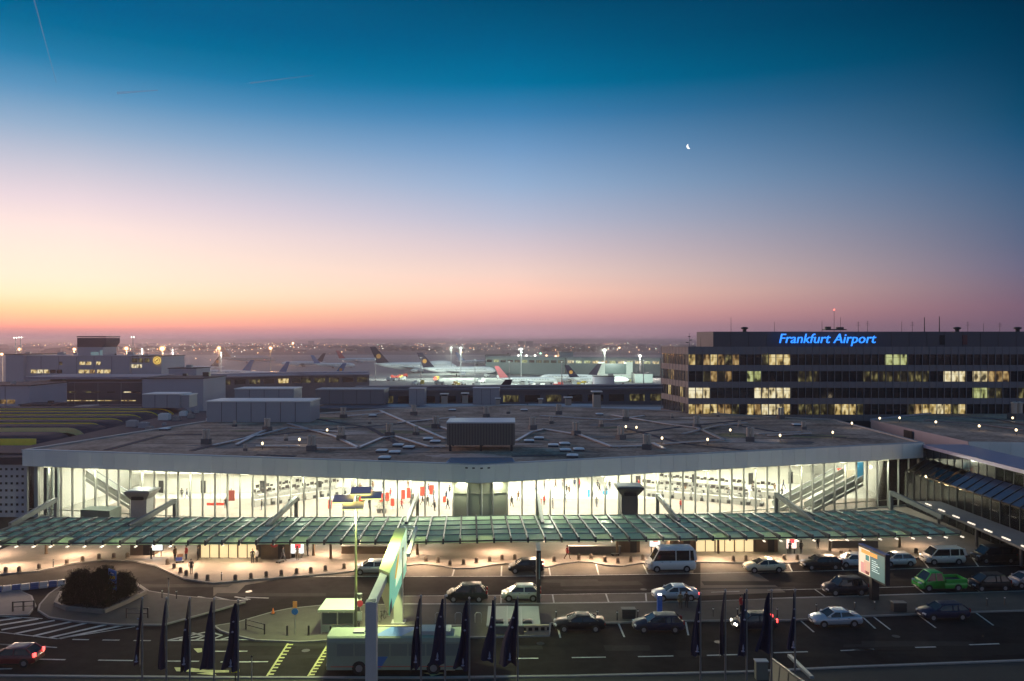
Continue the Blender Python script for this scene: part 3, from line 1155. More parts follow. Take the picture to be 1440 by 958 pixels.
escalator((-56, 121, 0.6), (-66, 124.5, 5.2), 'escalator with pale sides climbing behind the glass at the left end of the hall')
escalator((41, 124, 0.4), (53, 128.5, 5.0), 'long pale escalator climbing behind the glass at the right end of the hall')
escalator((45.5, 122.6, 0.4), (55, 126, 4.2), 'shorter escalator in front of the long one at the right end of the hall')
for px, py, d, w, h, c, cn, lab in ((1181, 664, 133, 1.1, 1.3, RED, 'red', 'small red hanging sign high behind the glass near the right end of the hall'),
                                    (1210, 664, 130, 1.0, 3.2, mat('blue_sign', (0.03, 0.32, 0.62), 0.5), 'blue', 'narrow blue hanging sign behind the glass near the right end of the hall'),
                                    (1197, 668, 131, 2.2, 1.6, mat('cream_sign', (0.7, 0.6, 0.45), 0.5), 'cream', 'cream hanging sign between the red and the blue one in the hall'),
                                    (303, 709, 121, 2.6, 0.4, RED, 'red', 'long red shop sign low behind the glass in the left wing'),
                                    (325, 697, 122, 1.1, 1.6, mat('maroon_sign', (0.25, 0.05, 0.04), 0.5), 'maroon', 'dark red picture board on the cream wall in the left wing'),
                                    (851, 693, 126, .8, .6, mat('blue_sign', (0, 0, 0)), 'blue', 'blue tilted sign near the dark shaft in the right wing'),
                                    (828, 694, 126, 0.35, 1.2, mat('blue_sign', (0, 0, 0)), 'blue', 'slim pale blue board in the middle of the right wing')):
    p = dp(px, py, d)
    t = thing('hanging_sign', lab, 'sign', (p.x, p.y, p.z))
    obj('sign_panel', MB().box((0, 0, 0), (w, 0.12, h)), c, t)
    obj('suspension', MB().bar((-w * .3, 0, h / 2), (-w * .3, 0, 8.3 - p.z), 0.04, 0.04).bar((w * .3, 0, h / 2), (w * .3, 0, 8.3 - p.z), 0.04, 0.04), STEEL, t)
# plants in tubs on the hall floor
for px in (533, 540):
    p = dp(px, 712, 122)
    t = thing('potted_plant', 'dark green potted plant beside the red banners in the hall', 'plant', (p.x, 122, 0.12), 0, 'potted plants in the hall')
    obj('pot', MB().lathe((0, 0, 0), [(0.3, 0), (0.4, 0.6)], 10), CONC_D, t)
    lf = MB()
    random.seed(px)
    for k in range(70):
        a, h, r = random.uniform(0, 6.28), random.uniform(0.7, 2.2), random.uniform(0.1, 0.7)
        c = Vector((math.cos(a) * r, math.sin(a) * r, h))
        e = Vector((math.cos(a), math.sin(a), random.uniform(-.5, .6))) * 0.35
        s = Vector((-math.sin(a), math.cos(a), 0)) * 0.09
        lf.sheet([c - s, c + e, c + s, c - e * 0.4])
    obj('foliage', lf, mat('plant_leaf', (0.05, 0.11, 0.04), 0.6), t, kind='stuff')

# ---------------------------------------------------- end wall with small openings at the left of the hall
ew = thing('perforated_wall_block', 'pale windowless wall block with rows of tiny dark openings at the left of the hall', 'building', (-92, 121, 0))
obj('wall', MB().prism([(-120, 119.5), (-71.6, 119.5), (-71.6, 133), (-120, 133)], 0.02, 7.9), mat('pale_mauve_wall', (0.40, 0.40, 0.42), 0.8, var=0.08, scale=0.3), ew, local=False)
obj('roof', MB().prism([(-120, 119.3), (-73.2, 119.3), (-73.2, 133), (-120, 133)], 7.9, 9.0), ROOF_D, ew, local=False)
om = MB().box((0, 0, 0), (0.34, 0.06, 0.34)).mesh('wall_opening', BLACK)
for r in range(7):
    for c in range(9):
        p = Vector((-73.4 - c * 0.82, 119.48, 7.2 - r * 1.06)) - ew.location
        place('wall_opening', om, ew, p)
# glazed corner between that wall and the hall front
gk = MB()
for i, px in enumerate((52, 66, 74, 83)):
    p = dp(px, 690, 119.3)
    gk.box((p.x, 119.2 - i * 0.15, 3.95), (0.45, 0.5, 7.8))
W('corner_column', gk, mat('teal_grey_column', (0.22, 0.27, 0.27), 0.5))
p0, p1 = dp(112, 0, 113.2), dp(152, 0, 112.2)
gk = MB()
gk.prism([(p0.x, 113.4), (p1.x, 112.6), (p1.x, 116), (p0.x, 116)], 0.1, 2.4)
W('stair_well', gk, mat('dark_green_panel', (0.10, 0.13, 0.11), 0.5))

# ---------------------------------------------------- two ventilation shafts in front of the glass
def shaft(px, d, ztop, w, body, label, base):
    X = (px - CX) / F * d
    t = thing('ventilation_shaft', label, 'ventilation shaft', (X, d, 0))
    h = ztop
    obj('shaft_body', MB().box((0, 0, (h - 1.2) / 2), (w, w, h - 1.2)), body, t)
    hw, tw = w / 2, w / 2 * 1.6
    hd = MB()
    rings = [[Vector((sx_ * r, sy_ * r, z)) for sx_, sy_ in ((-1, -1), (1, -1), (1, 1), (-1, 1))] for r, z in ((hw * 1.02, h - 1.2), (tw * 1.0, h - 0.35), (tw * 1.03, h - 0.05))]
    hd.rings(rings)
    obj('flared_head', hd, base, t)
    obj('louvre', MB().box((0, -hw * 1.28, h - 0.98), (w * 0.72, 0.5, 0.42)), BLACK, t)
    obj('cap', MB().box((0, 0, h), (tw * 1.7, tw * 1.7, 0.1)), GREYPANEL, t)


shaft(200, 109.5, 6.05, 2.15, mat('shaft_white', (0.30, 0.29, 0.28), 0.6, var=0.1), 'pale square ventilation shaft with flared head in front of the left wing', mat('shaft_head', (0.22, 0.21, 0.19), 0.6))
shaft(884, 107.3, 7.05, 2.2, mat('shaft_dark', (0.10, 0.095, 0.085), 0.6, var=0.1), 'dark square ventilation shaft with flared head in front of the right wing', mat('shaft_head_dark', (0.12, 0.11, 0.10), 0.6))

# ================================================================== GLASS CANOPY over the pavement
ZC = 3.1
can = thing('glass_canopy', 'long green glass canopy on dark ribs along the pavement in front of the hall', 'canopy', (0, 98, 0))
front_px = [(-60, 766.5), (0, 766.5), (300, 766), (600, 764.5), (720, 762), (900, 761), (1080, 758.5), (1200, 757), (1290, 754.5), (1368, 752)]


def front_y(x):
    for i in range(len(front_px) - 1):
        (a, b), (c, d) = front_px[i], front_px[i + 1]
        if a <= x <= c:
            return b + (d - b) * (x - a) / (c - a)
    return front_px[-1][1]


ribs = []
x = -46.0
while x < 1369:
    a = gp(x, front_y(x), ZC)
    vp = 660 - (x - 660) * 0.2
    dr = Vector(((vp - CX) / F, 1, 0)).normalized()
    ribs.append((a, a + dr * 12.3))
    x += 23.9 if x < 700 else 23.9 - (x - 700) * 0.0016
RIB = mat('rib_steel', (0.055, 0.06, 0.062), 0.5, metal=0.2)
off = can.location
Lr = 12.5
rme = MB().box((0, Lr / 2 - 0.1, 0.2), (0.20, Lr, 0.62)).mesh('rib', RIB)
nme = MB().box((0, -0.35, -0.02), (0.15, 0.5, 0.14)).mesh('rib_lamp', lamp_mat('rib_lamp_lens', (1.0, 0.85, 0.66), 1.1))
for i, (a, b) in enumerate(ribs):
    d = (b - a)
    rz = math.atan2(d.y, d.x) - math.pi / 2
    place('rib', rme, can, a - off + Vector((0, 0, 0.0)), rz)
    if i < 13 or i > 46:
        place('rib_lamp', nme, can, a - off + Vector((0, 0, -0.1)), rz)
NP = 5
GREENS = [GLASS_G, glass('green_glass_dusty', (0.45, 0.60, 0.50), 0.1, 0.3, body=(0.76, 0.90, 0.68), refl=.22), glass('green_glass_dark', (0.40, 0.58, 0.46), 0.2, 0.25, body=(0.62, 0.80, 0.55), refl=.22)]
random.seed(3)
for i in range(len(ribs) - 1):
    (a, b), (c, d) = ribs[i], ribs[i + 1]
    for k in range(NP):
        t0, t1 = k / NP, (k + 1) / NP
        e = 0.11
        p, q = a.lerp(b, t0), c.lerp(d, t0)
        r_, s_ = c.lerp(d, t1 - 0.012), a.lerp(b, t1 - 0.012)
        ux = (q - p).normalized() * e
        o = off
        zz0, zz1 = 0.02, 0.36            # each pane tilts, its upper edge over the next one's lower edge
        m = MB()
        pp = [p + ux - o + Vector((0, 0, zz0)), q - ux - o + Vector((0, 0, zz0)), r_ - ux - o + Vector((0, 0, zz1)), s_ + ux - o + Vector((0, 0, zz1))]
        lo = [v - Vector((0, 0, 0.025)) for v in pp]
        m.add(pp + lo, [(0, 1, 2, 3), (7, 6, 5, 4), (0, 4, 5, 1), (1, 5, 6, 2), (2, 6, 7, 3), (3, 7, 4, 0)])
        m.bar(pp[3] + Vector((0, 0, .02)), pp[2] + Vector((0, 0, .02)), .1, .13, 1)  # added bar, paints in the shadow line between pane rows
        obj('glass_panel', m, [GREENS[random.choice((0, 0, 1, 2))], PANE_SHADOW], can)
for f in (0.006, 0.2, 0.4, 0.6, 0.8, 0.985):
    cr = MB().tube([(q.x, q.y, ZC + .16) for q in [a.lerp(b, f) for a, b in ribs]], 0.085, 4)
    obj('purlin', cr, RIB, can, local=False)
ARM = mat('arm_steel', (0.15, 0.165, 0.16), 0.5, metal=0.2)
for lx, ly, ux_, uy, pz in ((14, 739, 78, 703, 1), (182, 741.5, 245, 704.5, 1), (375, 741.5, 416, 701, 1), (571, 737, 587, 696, 1), (763, 738, 757, 697, 1), (955, 735, 925, 696.5, 1), (1144, 732.5, 1092, 695.5, 1), (1325, 727, 1254, 693.5, 1)):
    a = gp(lx, ly, ZC + 0.25)
    b = dp(ux_, uy, a.y + 9.2)
    m = MB().bar(a, b, 0.42, 0.62)
    obj('support_arm', m, ARM, can, local=False)
    dd = Vector((b.x - a.x, b.y - a.y, 0)).normalized()
    c = b + dd * 0.15
    obj('arm_post', MB().bar((c.x, c.y, 0.1), (c.x, c.y, b.z + 0.25), 0.42, 0.5), ARM, can, local=False)
colme = MB().lathe((0, 0, 0), [(0.2, 0), (0.17, 0.3), (0.14, 2.82)], 10).mesh('column', mat('brown_column', (0.16, 0.11, 0.07), 0.6))
for px, py in ((65, 779), (280, 781), (441, 781), (465, 785), (587, 780), (757, 782), (868, 780), (1010, 778), (1167, 774), (1265, 770)):
    p = gp(px, py, KZ)
    place('column', colme, can, p - off)

# lamps under the canopy
def canopy_lamp(px, py, pw=None, out=4.0):
    p = gp(px, py, ZC - 0.4)
    t = thing('canopy_lamp', 'warm strip lamp hung under the glass canopy', 'lamp', p, 0, 'lamps under the glass canopy')
    obj('lamp_body', MB().box((0, 0, 0.06), (1.6, 0.3, 0.1)), GREYPANEL, t)
    obj('lens', MB().box((0, 0, -0.01), (1.5, 0.24, 0.03)), lamp_mat('canopy_lens', (1.0, 0.75, 0.45), 3.0), t)
    light('lamp_light', 'AREA', p + Vector((0, -0.1, -0.08)), pw or (760 if px < 900 else (600 if px < 1130 else 260)), (1.0, 0.69, 0.45), t, p + Vector((0, -out, -3)), 1.5, size_y=0.5)


for px in range(20, 1330, 82):
    canopy_lamp(px, front_y(px) - 3.5)
for px in range(-10, 1300, 118):
    canopy_lamp(px, front_y(px) - 15, 520 if px < 1050 else 200, 0.5)
# ================================================================== ON THE HALL ROOF
ZR = 10.1
TRAY = mat('cable_tray_zinc', (0.42, 0.44, 0.48), 0.35, metal=0.4)
for pl in ([(360, 629), (422, 629)], [(445, 632), (503, 632), (538, 617), (555, 615), (603, 630), (626, 630)], [(535, 579), (626, 619)], [(360, 615), (405, 603), (475, 609)], [(405, 597), (470, 615), (505, 632)],
           [(726, 622), (748, 609), (765, 605), (815, 613), (860, 630), (905, 629)], [(918, 625), (934, 633)], [(860, 585), (940, 598), (980, 603), (1018, 620), (933, 626)], [(1065, 612), (1100, 610), (1125, 609)], [(333, 627), (362, 612)], [(1080, 614), (1140, 611)],
           [(640, 608), (612, 600)], [(560, 596), (640, 588)], [(760, 586), (860, 592), (905, 586)], [(300, 628), (345, 618), (375, 606)], [(960, 612), (1010, 600), (1050, 596)], [(480, 587), (540, 582)]):
    m = MB()
    for i in range(len(pl) - 1):
        a, b = gp(*pl[i], ZR), gp(*pl[i + 1], ZR)
        m.bar((a.x, a.y, ZR + 0.22), (b.x, b.y, ZR + 0.22), 0.55, 0.16)
        n = max(2, int((b - a).length / 3))
        for k in range(n):
            p = a.lerp(b, (k + .5) / n)
            m.box((p.x, p.y, ZR + 0.07), (0.3, 0.3, 0.14))
    o = obj('cable_tray', m, TRAY, hall, local=False)
# darker strips laid on the gravel
for pl in ([(360, 640), (415, 642)], [(383, 612), (440, 606), (520, 600), (600, 592)], [(436, 588), (520, 602), (562, 626)], [(875, 612), (960, 600), (1060, 590)], [(720, 642), (800, 640)], [(870, 600), (960, 624), (1050, 634)], [(150, 633), (230, 612), (290, 611)], [(270, 634), (350, 614)], [(1020, 596), (1120, 612), (1190, 616)]):
    m = MB()
    for i in range(len(pl) - 1):
        a, b = gp(*pl[i], ZR), gp(*pl[i + 1], ZR)
        m.bar((a.x, a.y, ZR + 0.03), (b.x, b.y, ZR + 0.03), 1.0, 0.06)
    obj('dark_strip', m, ROOF_D, hall, local=False)

random.seed(77)
SEAM = mat('membrane_seam', (.10, .085, .08), .9)
DAMP = [mat('damp_gravel', (.16, .125, .11), .6, var=.6, scale=1.5), mat('bare_gravel', (.45, .36, .31), .95, var=.5, scale=1.5), mat('mossy_gravel', (.17, .17, .09), .95, var=.6, scale=1.2)]
for k in range(34):
    x, y = random.uniform(-55, 58), random.uniform(112, 172)
    if abs(x) > 62 - (y - 112) * .15 or y < 112 + abs(x + 4) * .28:
        continue
    w, d, n = random.uniform(2, 8), random.uniform(1, 4), 14
    q = MB()
    q.sheet([(x + w * math.cos(2 * math.pi * i / n) * random.uniform(.6, 1.1), y + d * math.sin(2 * math.pi * i / n) * random.uniform(.6, 1.1), ZR + .006 + k * .0004) for i in range(n)])
    obj('gravel_patch', q, DAMP[k % 3], hall, local=False)
for k in range(11):
    y = 116 + k * 5.4
    x0, x1 = max(-60, -4 - (y - 108) / .26), min(60, -4 + (y - 108) / .36)
    obj('seam', MB().bar((x0, y, ZR + .02), (x1, y + 1.2, ZR + .02), .12, .04), SEAM, hall, local=False)

PIPE = mat('vent_pipe', (0.46, 0.40, 0.34), 0.5, var=0.1, scale=2)


def vent():
    t = thing('roof_vent', 'twin pale vent pipes on a small dark base on the flat hall roof', 'vent', (0, 0, ZR), 0, 'twin pipe vents on the hall roof')
    obj('base', MB().box((0, 0, 0.4), (1.3, 1.2, 0.8)), mat('vent_base', (0.10, 0.10, 0.11), 0.6), t)
    for s in (-1, 1):
        p = obj('pipe', MB().lathe((s * 0.33, 0, 0.8), [(0.27, 0), (0.27, 1.3)], 10), PIPE, t)
        obj('cap', MB().lathe((s * 0.33, 0, 2.1), [(0.34, 0), (0.34, 0.1), (0.1, 0.22)], 10), PIPE, p)
    return t


v0 = vent()
for i, (px, py) in enumerate(((290, 624), (376, 606), (438, 634), (480, 619), (483, 588), (548, 614), (582, 584), (613, 602), (684, 587), (749, 604), (786, 583), (810, 612), (880, 592), (873, 618), (910, 632), (980, 602), (1055, 621), (1098, 589), (330, 600), (402, 620), (520, 596), (640, 597), (715, 582), (775, 596), (845, 600), (945, 588), (1010, 586), (1130, 604), (1040, 600), (700, 612), (585, 612), (345, 634))):
    p = gp(px, py, ZR)
    if i == 0:
        v0.location = p
    else:
        c_ = dup(v0, p, random.uniform(-.5, .5))
        if i >= 18:
            k_ = random.uniform(.4, .7)
            c_.scale = (k_, k_, k_)
            c_['label'] = 'small twin pipe vent, lower than its neighbours, on the flat hall roof'
            c_['group'] = 'small vents on the hall roof'
STK = mat('stack_cladding', (0.36, 0.33, 0.29), 0.6, var=0.1)
for px, py, w, h, lab in ((625, 568, 1.9, 2.6, 'short square roof stack with white lid left of the dark tail fin'), (654, 567, 1.8, 2.6, 'short square roof stack with white lid just below the dark tail fin'), (839, 573, 2.3, 3.9, 'tall pale square roof stack with a white lid behind the hall roof'), (799, 570, 1.9, 2.0, 'low square roof stack with thin wide lid left of the tall one'), (760, 568, 1.2, 1.3, 'small low roof box near the back edge of the hall roof'), (700, 569, 1.3, 1.6, 'slim roof stack in the middle of the back edge of the hall roof')):
    p = gp(px, py, ZR)
    t = thing('roof_stack', lab, 'vent', p)
    obj('stack_body', MB().box((0, 0, h * .4), (w * .8, w * .8, h * .8)), STK, t)
    obj('opening', MB().box((0, 0, h * .85), (w * .72, w * .72, h * .2)), BLACK, t)
    obj('lid', MB().box((0, 0, h), (w * 1.15, w * 1.15, 0.22)), WHITE, t)
ld = MB().box((0, 0, 0.45), (0.1, 0.1, 0.9))


def roof_lamp(px, py, z=ZR, s=1.0):
    p = gp(px, py, z)
    t = thing('roof_lamp', 'small white globe lamp on a short stick on the flat roof', 'lamp', p, 0, 'globe lamps on the flat roofs')
    obj('stick', MB().box((0, 0, 0.35), (0.07, 0.07, 0.7)), DARK, t)
    obj('globe', MB().lathe((0, 0, 0.65), [(0.05, 0), (0.16 * s, 0.1), (0.19 * s, 0.24), (0.13 * s, 0.4), (0.02, 0.46)], 8), lamp_mat('globe_lens', (1.0, 0.78, 0.45), 2.6), t)
    light('lamp_light', 'POINT', p + Vector((0, 0, 1.3)), 22, (1.0, 0.8, 0.5), t, size=0.2)


for px, py in ((460, 612), (421, 626), (369, 632), (880, 607), (895, 608), (931, 624), (995, 626), (1027, 612), (1097, 620), (1171, 615.5), (1198, 602)):
    roof_lamp(px, py)
SKYL = mat('skylight_dome', (0.72, 0.74, 0.76), 0.35)
sk0 = None
for i, (px, py) in enumerate(((537, 636), (555, 638), (541, 646), (560, 628), (575, 631), (602, 619), (612, 623), (524, 586), (636, 578), (744, 622), (758, 618), (778, 628), (794, 626), (795, 635), (814, 634), (805, 643), (843, 584), (737, 578), (1120, 599), (232, 605))):
    p = gp(px, py, ZR)
    if sk0 is None:
        sk0 = thing('skylight', 'flat white skylight slab lying on the dark hall roof', 'skylight', p, 0, 'white skylights on the hall roof')
        obj('kerb', MB().box((0, 0, 0.14), (1.55, 1.5, 0.28)), ROOF_D, sk0)
        r = [[Vector((x * w, y * w, z)) for x, y in ((-1, -1), (1, -1), (1, 1), (-1, 1))] for w, z in ((0.82, 0.28), (0.8, 0.36), (0.45, 0.46))]
        obj('dome', MB().rings(r), SKYL, sk0)
    else:
        dup(sk0, p, random.uniform(-.1, .1))
# plant room with ribbed sides on the bend
P0, P1 = dp(628, 633, 117.6), dp(724, 633, 118.2)
px0, px1, py0, py1 = P0.x, P1.x, 117.8, 124.2
pr = thing('plant_room', 'dark ribbed plant room box with pale lid standing in the middle of the hall roof', 'plant room', ((px0 + px1) / 2, 121, ZR))
zc0, zc1 = 11.0, 14.25
m = MB().box(((px0 + px1) / 2, (py0 + py1) / 2, (zc0 + zc1) / 2), (px1 - px0 - .3, py1 - py0 - .3, zc1 - zc0))
obj('body', m, mat('plant_room_skin', (0.09, 0.085, 0.08), 0.6), pr, local=False)
rb = MB().box((0, 0, 0), (0.2, 0.16, zc1 - zc0 - .1)).mesh('rib_panel', mat('plant_room_rib', (0.15, 0.135, 0.125), 0.55))
n = 24
for k in range(n):
    place('rib_panel', rb, pr, Vector((px0 + (px1 - px0) * (k + .5) / n, py0 + 0.08, (zc0 + zc1) / 2)) - pr.location)
for k in range(12):
    for xx in (px0 + .08, px1 - .08):
        place('rib_panel', rb, pr, Vector((xx, py0 + (py1 - py0) * (k + .5) / 12, (zc0 + zc1) / 2)) - pr.location, R(90))
obj('lid', MB().box(((px0 + px1) / 2, (py0 + py1) / 2, zc1 + .1), (px1 - px0 + .1, py1 - py0 + .1, 0.2)), mat('plant_room_lid', (0.55, 0.58, 0.62), 0.4), pr, local=False)
m = MB()
for x in (px0 + .5, (px0 + px1) / 2, px1 - .5):
    for y in (py0 + .4, py1 - .4):
        m.box((x, y, ZR + .45), (0.35, 0.35, 0.95))
obj('support', m, DARK, pr, local=False)
# long pale plant boxes at the back left of the roof
def simple_box(name, label, cat, x0, x1, ytop, d, zbase, depth, m, roof_m=None, panels=0, grp=None, yaw=0):
    a, b = dp(x0, ytop, d), dp(x1, ytop, d)
    w, h = b.x - a.x, a.z - zbase
    t = thing(name, label, cat, ((a.x + b.x) / 2, d, zbase), yaw, grp)
    obj('wall', MB().box((0, depth / 2, h / 2 - .1), (w, depth, h - .2)), m, t)
    obj('roof', MB().box((0, depth / 2, h - .1 + .002), (w + .3, depth + .3, 0.22)), roof_m or GREYPANEL, t)
    if panels:
        me = MB().box((0, 0, 0), (0.08, 0.08, h - .3)).mesh('joint_strip', ROOF_D)
        for k in range(1, panels):
            place('joint_strip', me, t, (-w / 2 + w * k / panels, -.03, h / 2 - .1))
    return t


PB = mat('plant_box_skin', (0.30, 0.32, 0.36), 0.5, var=0.06)
simple_box('rooftop_plant_box', 'long pale grey plant box lying on the back left of the hall roof', 'plant room', 291, 436, 564, 160, ZR, 8, PB, WHITE, 7)
simple_box('rooftop_plant_box', 'smaller pale plant box with curved lid behind the long one', 'plant room', 330, 413, 546.5, 205, 9.5, 8, PB, WHITE, 4)
simple_box('rooftop_plant_box', 'low grey plant box right of the one with the curved lid', 'plant room', 444, 540, 547.5, 212, 9.5, 8, mat('plant_box_dark', (0.16, 0.17, 0.20), 0.5), None, 5)
simple_box('rooftop_plant_box', 'blue grey plant box standing right of the dark tail fin', 'plant room', 665, 702, 546, 214, 9.0, 6, PB, ROOF_B, 3)
simple_box('rooftop_plant_box', 'small blue grey plant box left of the two white lidded stacks', 'plant room', 575, 597, 546.5, 213, 9.0, 5, PB, ROOF_B, 2)
simple_box('rooftop_plant_box', 'pale round ended plant box beyond the yellow edged roofs', 'plant room', 201, 252, 554, 195, 10.0, 7, PB, WHITE, 3)
simple_box('rooftop_plant_box', 'tiny pale box beside the round ended plant box', 'plant room', 253, 266, 555, 196, 10.0, 5, PB, WHITE, 0)
# lower zinc roofs beyond the hall roof
m = MB()
m.prism([(-52, 206), (-12, 207), (20, 206), (46, 196), (60, 190), (60, 217), (-52, 222)], 0, 8.9)
lr = thing('rear_concourse', 'low concourse with blue grey zinc roof strips right behind the hall', 'building', (0, 210, 0))
obj('wall', m, CONC_D, lr, local=False)
for i, (x0, x1) in enumerate(((-50, -25), (-24.6, -8), (-7.6, 4), (4.4, 22), (22.4, 44))):
    yy = 207.3 if x1 < 25 else 198.5
    obj('roof', MB().prism([(x0, yy), (x1, yy - .2), (x1, yy + 9), (x0, yy + 9)], 8.9, 9.25 + .08 * (i % 2)), ROOF_B, lr, local=False)

# ================================================================== OFFICE BLOCK at the right
D0 = 178.0
S = F / D0
ob = thing('office_block', 'long dark office block with four lit window rows and a plant storey', 'office building', (75, D0, 0))
X0 = (968 - CX) / S
X1 = X0 + 84.5
XB, DB = (930 - CX) * 196 / F, 196.0
ztop = H - 9 / S
WALL = mat('office_spandrel', (0.15, 0.15, 0.175), 0.55, var=0.1, scale=0.5)
WALL_S = mat('office_side_spandrel', (0.19, 0.17, 0.185), 0.6, var=0.1, scale=0.5)  # paler copy of the wall, pink dawn light kept in its colour
core = [(X0 + .25, D0 + .45), (X1, D0 + .45), (X1, D0 + 24), (XB + .9, DB), (XB + .45, DB - .3)]
obj('core', MB().prism(core, 0, ztop - .3), DARK, ob, local=False)
rows_y = ((498.5, 513.5), (522, 537), (545.5, 560), (568.5, 583.5))
def zz(y):
    return H - (y - CY) / S
bands = [(zz(487.8), zz(rows_y[0][0]))] + [(zz(rows_y[i][1]), zz(rows_y[i + 1][0])) for i in range(3)] + [(zz(rows_y[3][1]), zz(592))]
for z1, z0 in bands:
    obj('spandrel', MB().prism([(X0, D0), (X1, D0), (X1, D0 + .5), (X0 + .1, D0 + .5)], z0, z1), WALL, ob, local=False)
    obj('spandrel', MB().prism([(X0 - .01, D0 + .01), (X0 + .12, D0 + .49), (XB + .5, DB), (XB, DB)], z0, z1 - .003), WALL_S, ob, local=False)
obj('roof', MB().prism([(X0 + .3, D0 + .3), (X1, D0 + .3), (X1, D0 + 24), (XB + .5, DB - .2)], ztop - .25, ztop - .05), ROOF_D, ob, local=False)
obj('lower_wall', MB().prism([(X0, D0), (X1, D0), (X1, D0 + .5), (X0, D0 + .5)], 0, zz(592.2)), DARK, ob, local=False)
wpx = 10.28
pitch = wpx / S
WINM = MB().box((0, 0, 0), (pitch - .12, 0.05, 2.3)).box((0, 0.0, 0.5), (pitch - .12, 0.08, 0.05))
wmesh = {}
DARKWIN = GLASS_D
for k, m in (('d', DARKWIN), ('w', LIT_W), ('o', LIT_O), ('m', LIT_D), ('p', LIT_P), ('g', LIT_G)):
    q = MB(); q.v, q.f, q.m, q.s = list(WINM.v), list(WINM.f), [0] * 6 + [1] * 6, list(WINM.s)
    wmesh[k] = q.mesh('window', [m, DARK])
lit = [[(970, 1004, 'w'), (1011, 1034, 'o'), (1068, 1075, 'm'), (1083, 1114, 'w'), (1248, 1270, 'g')],
       [(994, 998, 'm'), (1005, 1026, 'o'), (1049, 1070, 'g'), (1124, 1155, 'm'), (1220, 1245, 'm'), (1252, 1266, 'm'), (1270, 1284, 'm'), (1288, 1308, 'm'), (1330, 1357, 'p'), (1368, 1386, 'p'), (1387, 1418, 'o')],
       [(967, 998, 'p'), (1060, 1114, 'p'), (1368, 1389, 'g'), (1395, 1408, 'm'), (1436, 1460, 'm')],
       [(970, 1012, 'w'), (1013, 1026, 'o'), (1030, 1042, 'm'), (1050, 1114, 'w'), (1124, 1150, 'm'), (1152, 1217, 'w'), (1280, 1300, 'o'), (1300, 1356, 'w')]]
random.seed(8)
nwin = int((X1 - X0) / pitch)
for r, (ya, yb) in enumerate(rows_y):
    for i in range(nwin):
        xc = 968 + (i + .5) * wpx
        k = 'd'
        for a, b, kk in lit[r]:
            if a - 2 < xc < b + 2:
                k = kk
                if random.random() < .14:
                    k = 'm'
                elif k == 'w' and random.random() < .34:
                    k = random.choice('opp')
        place('window', wmesh[k], ob, Vector((X0 + (i + .5) * pitch, D0 + .34, (zz(ya) + zz(yb)) / 2)) - ob.location)
mm = MB().box((0, 0, 0), (0.09, 0.14, zz(488.5) - zz(592))).mesh('mullion', mat('office_mullion', (0.19, 0.19, 0.22), 0.5))
for i in range(nwin + 1):
    place('mullion', mm, ob, Vector((X0 + i * pitch, D0 - .05, (zz(488.5) + zz(592)) / 2)) - ob.location)
sl = Vector((XB - X0, DB - D0, 0))
sang = math.atan2(-sl.y, -sl.x)
for r, (ya, yb) in enumerate(rows_y):
    for i in range(9):
        p = Vector((X0, D0, 0)) + sl * ((i + .5) / 9) + Vector((.34, .1, (zz(ya) + zz(yb)) / 2))
        k = {(2, 6): 'w', (2, 2): 'w', (1, 3): 'o', (3, 6): 'm', (0, 1): 'm', (1, 2): 'm'}.get((r, 8 - i), 'd')
        place('window', wmesh[k], ob, p - ob.location, sang)
for i in range(10):
    p = Vector((X0, D0, (zz(488.5) + zz(592)) / 2)) + sl * (i / 9)
    place('mullion', mm, ob, p - ob.location, sang)
# plant storey set back on its roof
ZP = H + 12.6 * 182 / F
pa = (1003 - CX) * 183 / F
pb = (980 - CX) * 191 / F
obj('plant_storey', MB().prism([(pa, 183), (X1, 183), (X1, 193), (pb, 191)], ztop - .1, ZP), mat('plant_storey_skin', (0.05, 0.06, 0.085), 0.5, var=0.1, scale=.3), ob, local=False)
obj('plant_storey_side', MB().prism([(pa - .02, 182.97), (pa + .02, 183.2), (pb + .06, 191.1), (pb - .05, 191)], ztop - .1, ZP - .01), WALL_S, ob, local=False)
pj = MB().box((0, 0, 0), (0.06, 0.06, ZP - ztop - .1)).mesh('joint_strip', DARK)
for i in range(18):
    place('joint_strip', pj, ob, Vector((pa + 4 + i * 4.1, 182.97, (ztop + ZP) / 2)) - ob.location)
for x in (1325, 1357):
    p = dp(x, 478, 182.9)
    obj('service_hatch', MB().box((p.x, 182.93, p.z), (1.1, 0.1, 2.2)), mat('maroon_hatch', (0.12, 0.03, 0.03), 0.6) if x == 1357 else BLACK, ob, local=False)


def text_mesh(name, body, size, m, extrude=0.05, shear=0.0, bold=0.0, spacing=1.0):
    cu = bpy.data.curves.new(name, 'FONT')
    cu.body = body
    cu.size = size
    cu.extrude = extrude
    cu.shear = shear
    cu.offset = bold
    cu.space_character = spacing
    cu.align_x = 'CENTER'
    cu.resolution_u = 3
    o = bpy.data.objects.new(name, cu)
    COL.objects.link(o)
    dg = bpy.context.evaluated_depsgraph_get()
    me = bpy.data.meshes.new_from_object(o.evaluated_get(dg))
    bpy.data.objects.remove(o)
    me.materials.clear()
    me.materials.append(m)
    me.name = name
    return me


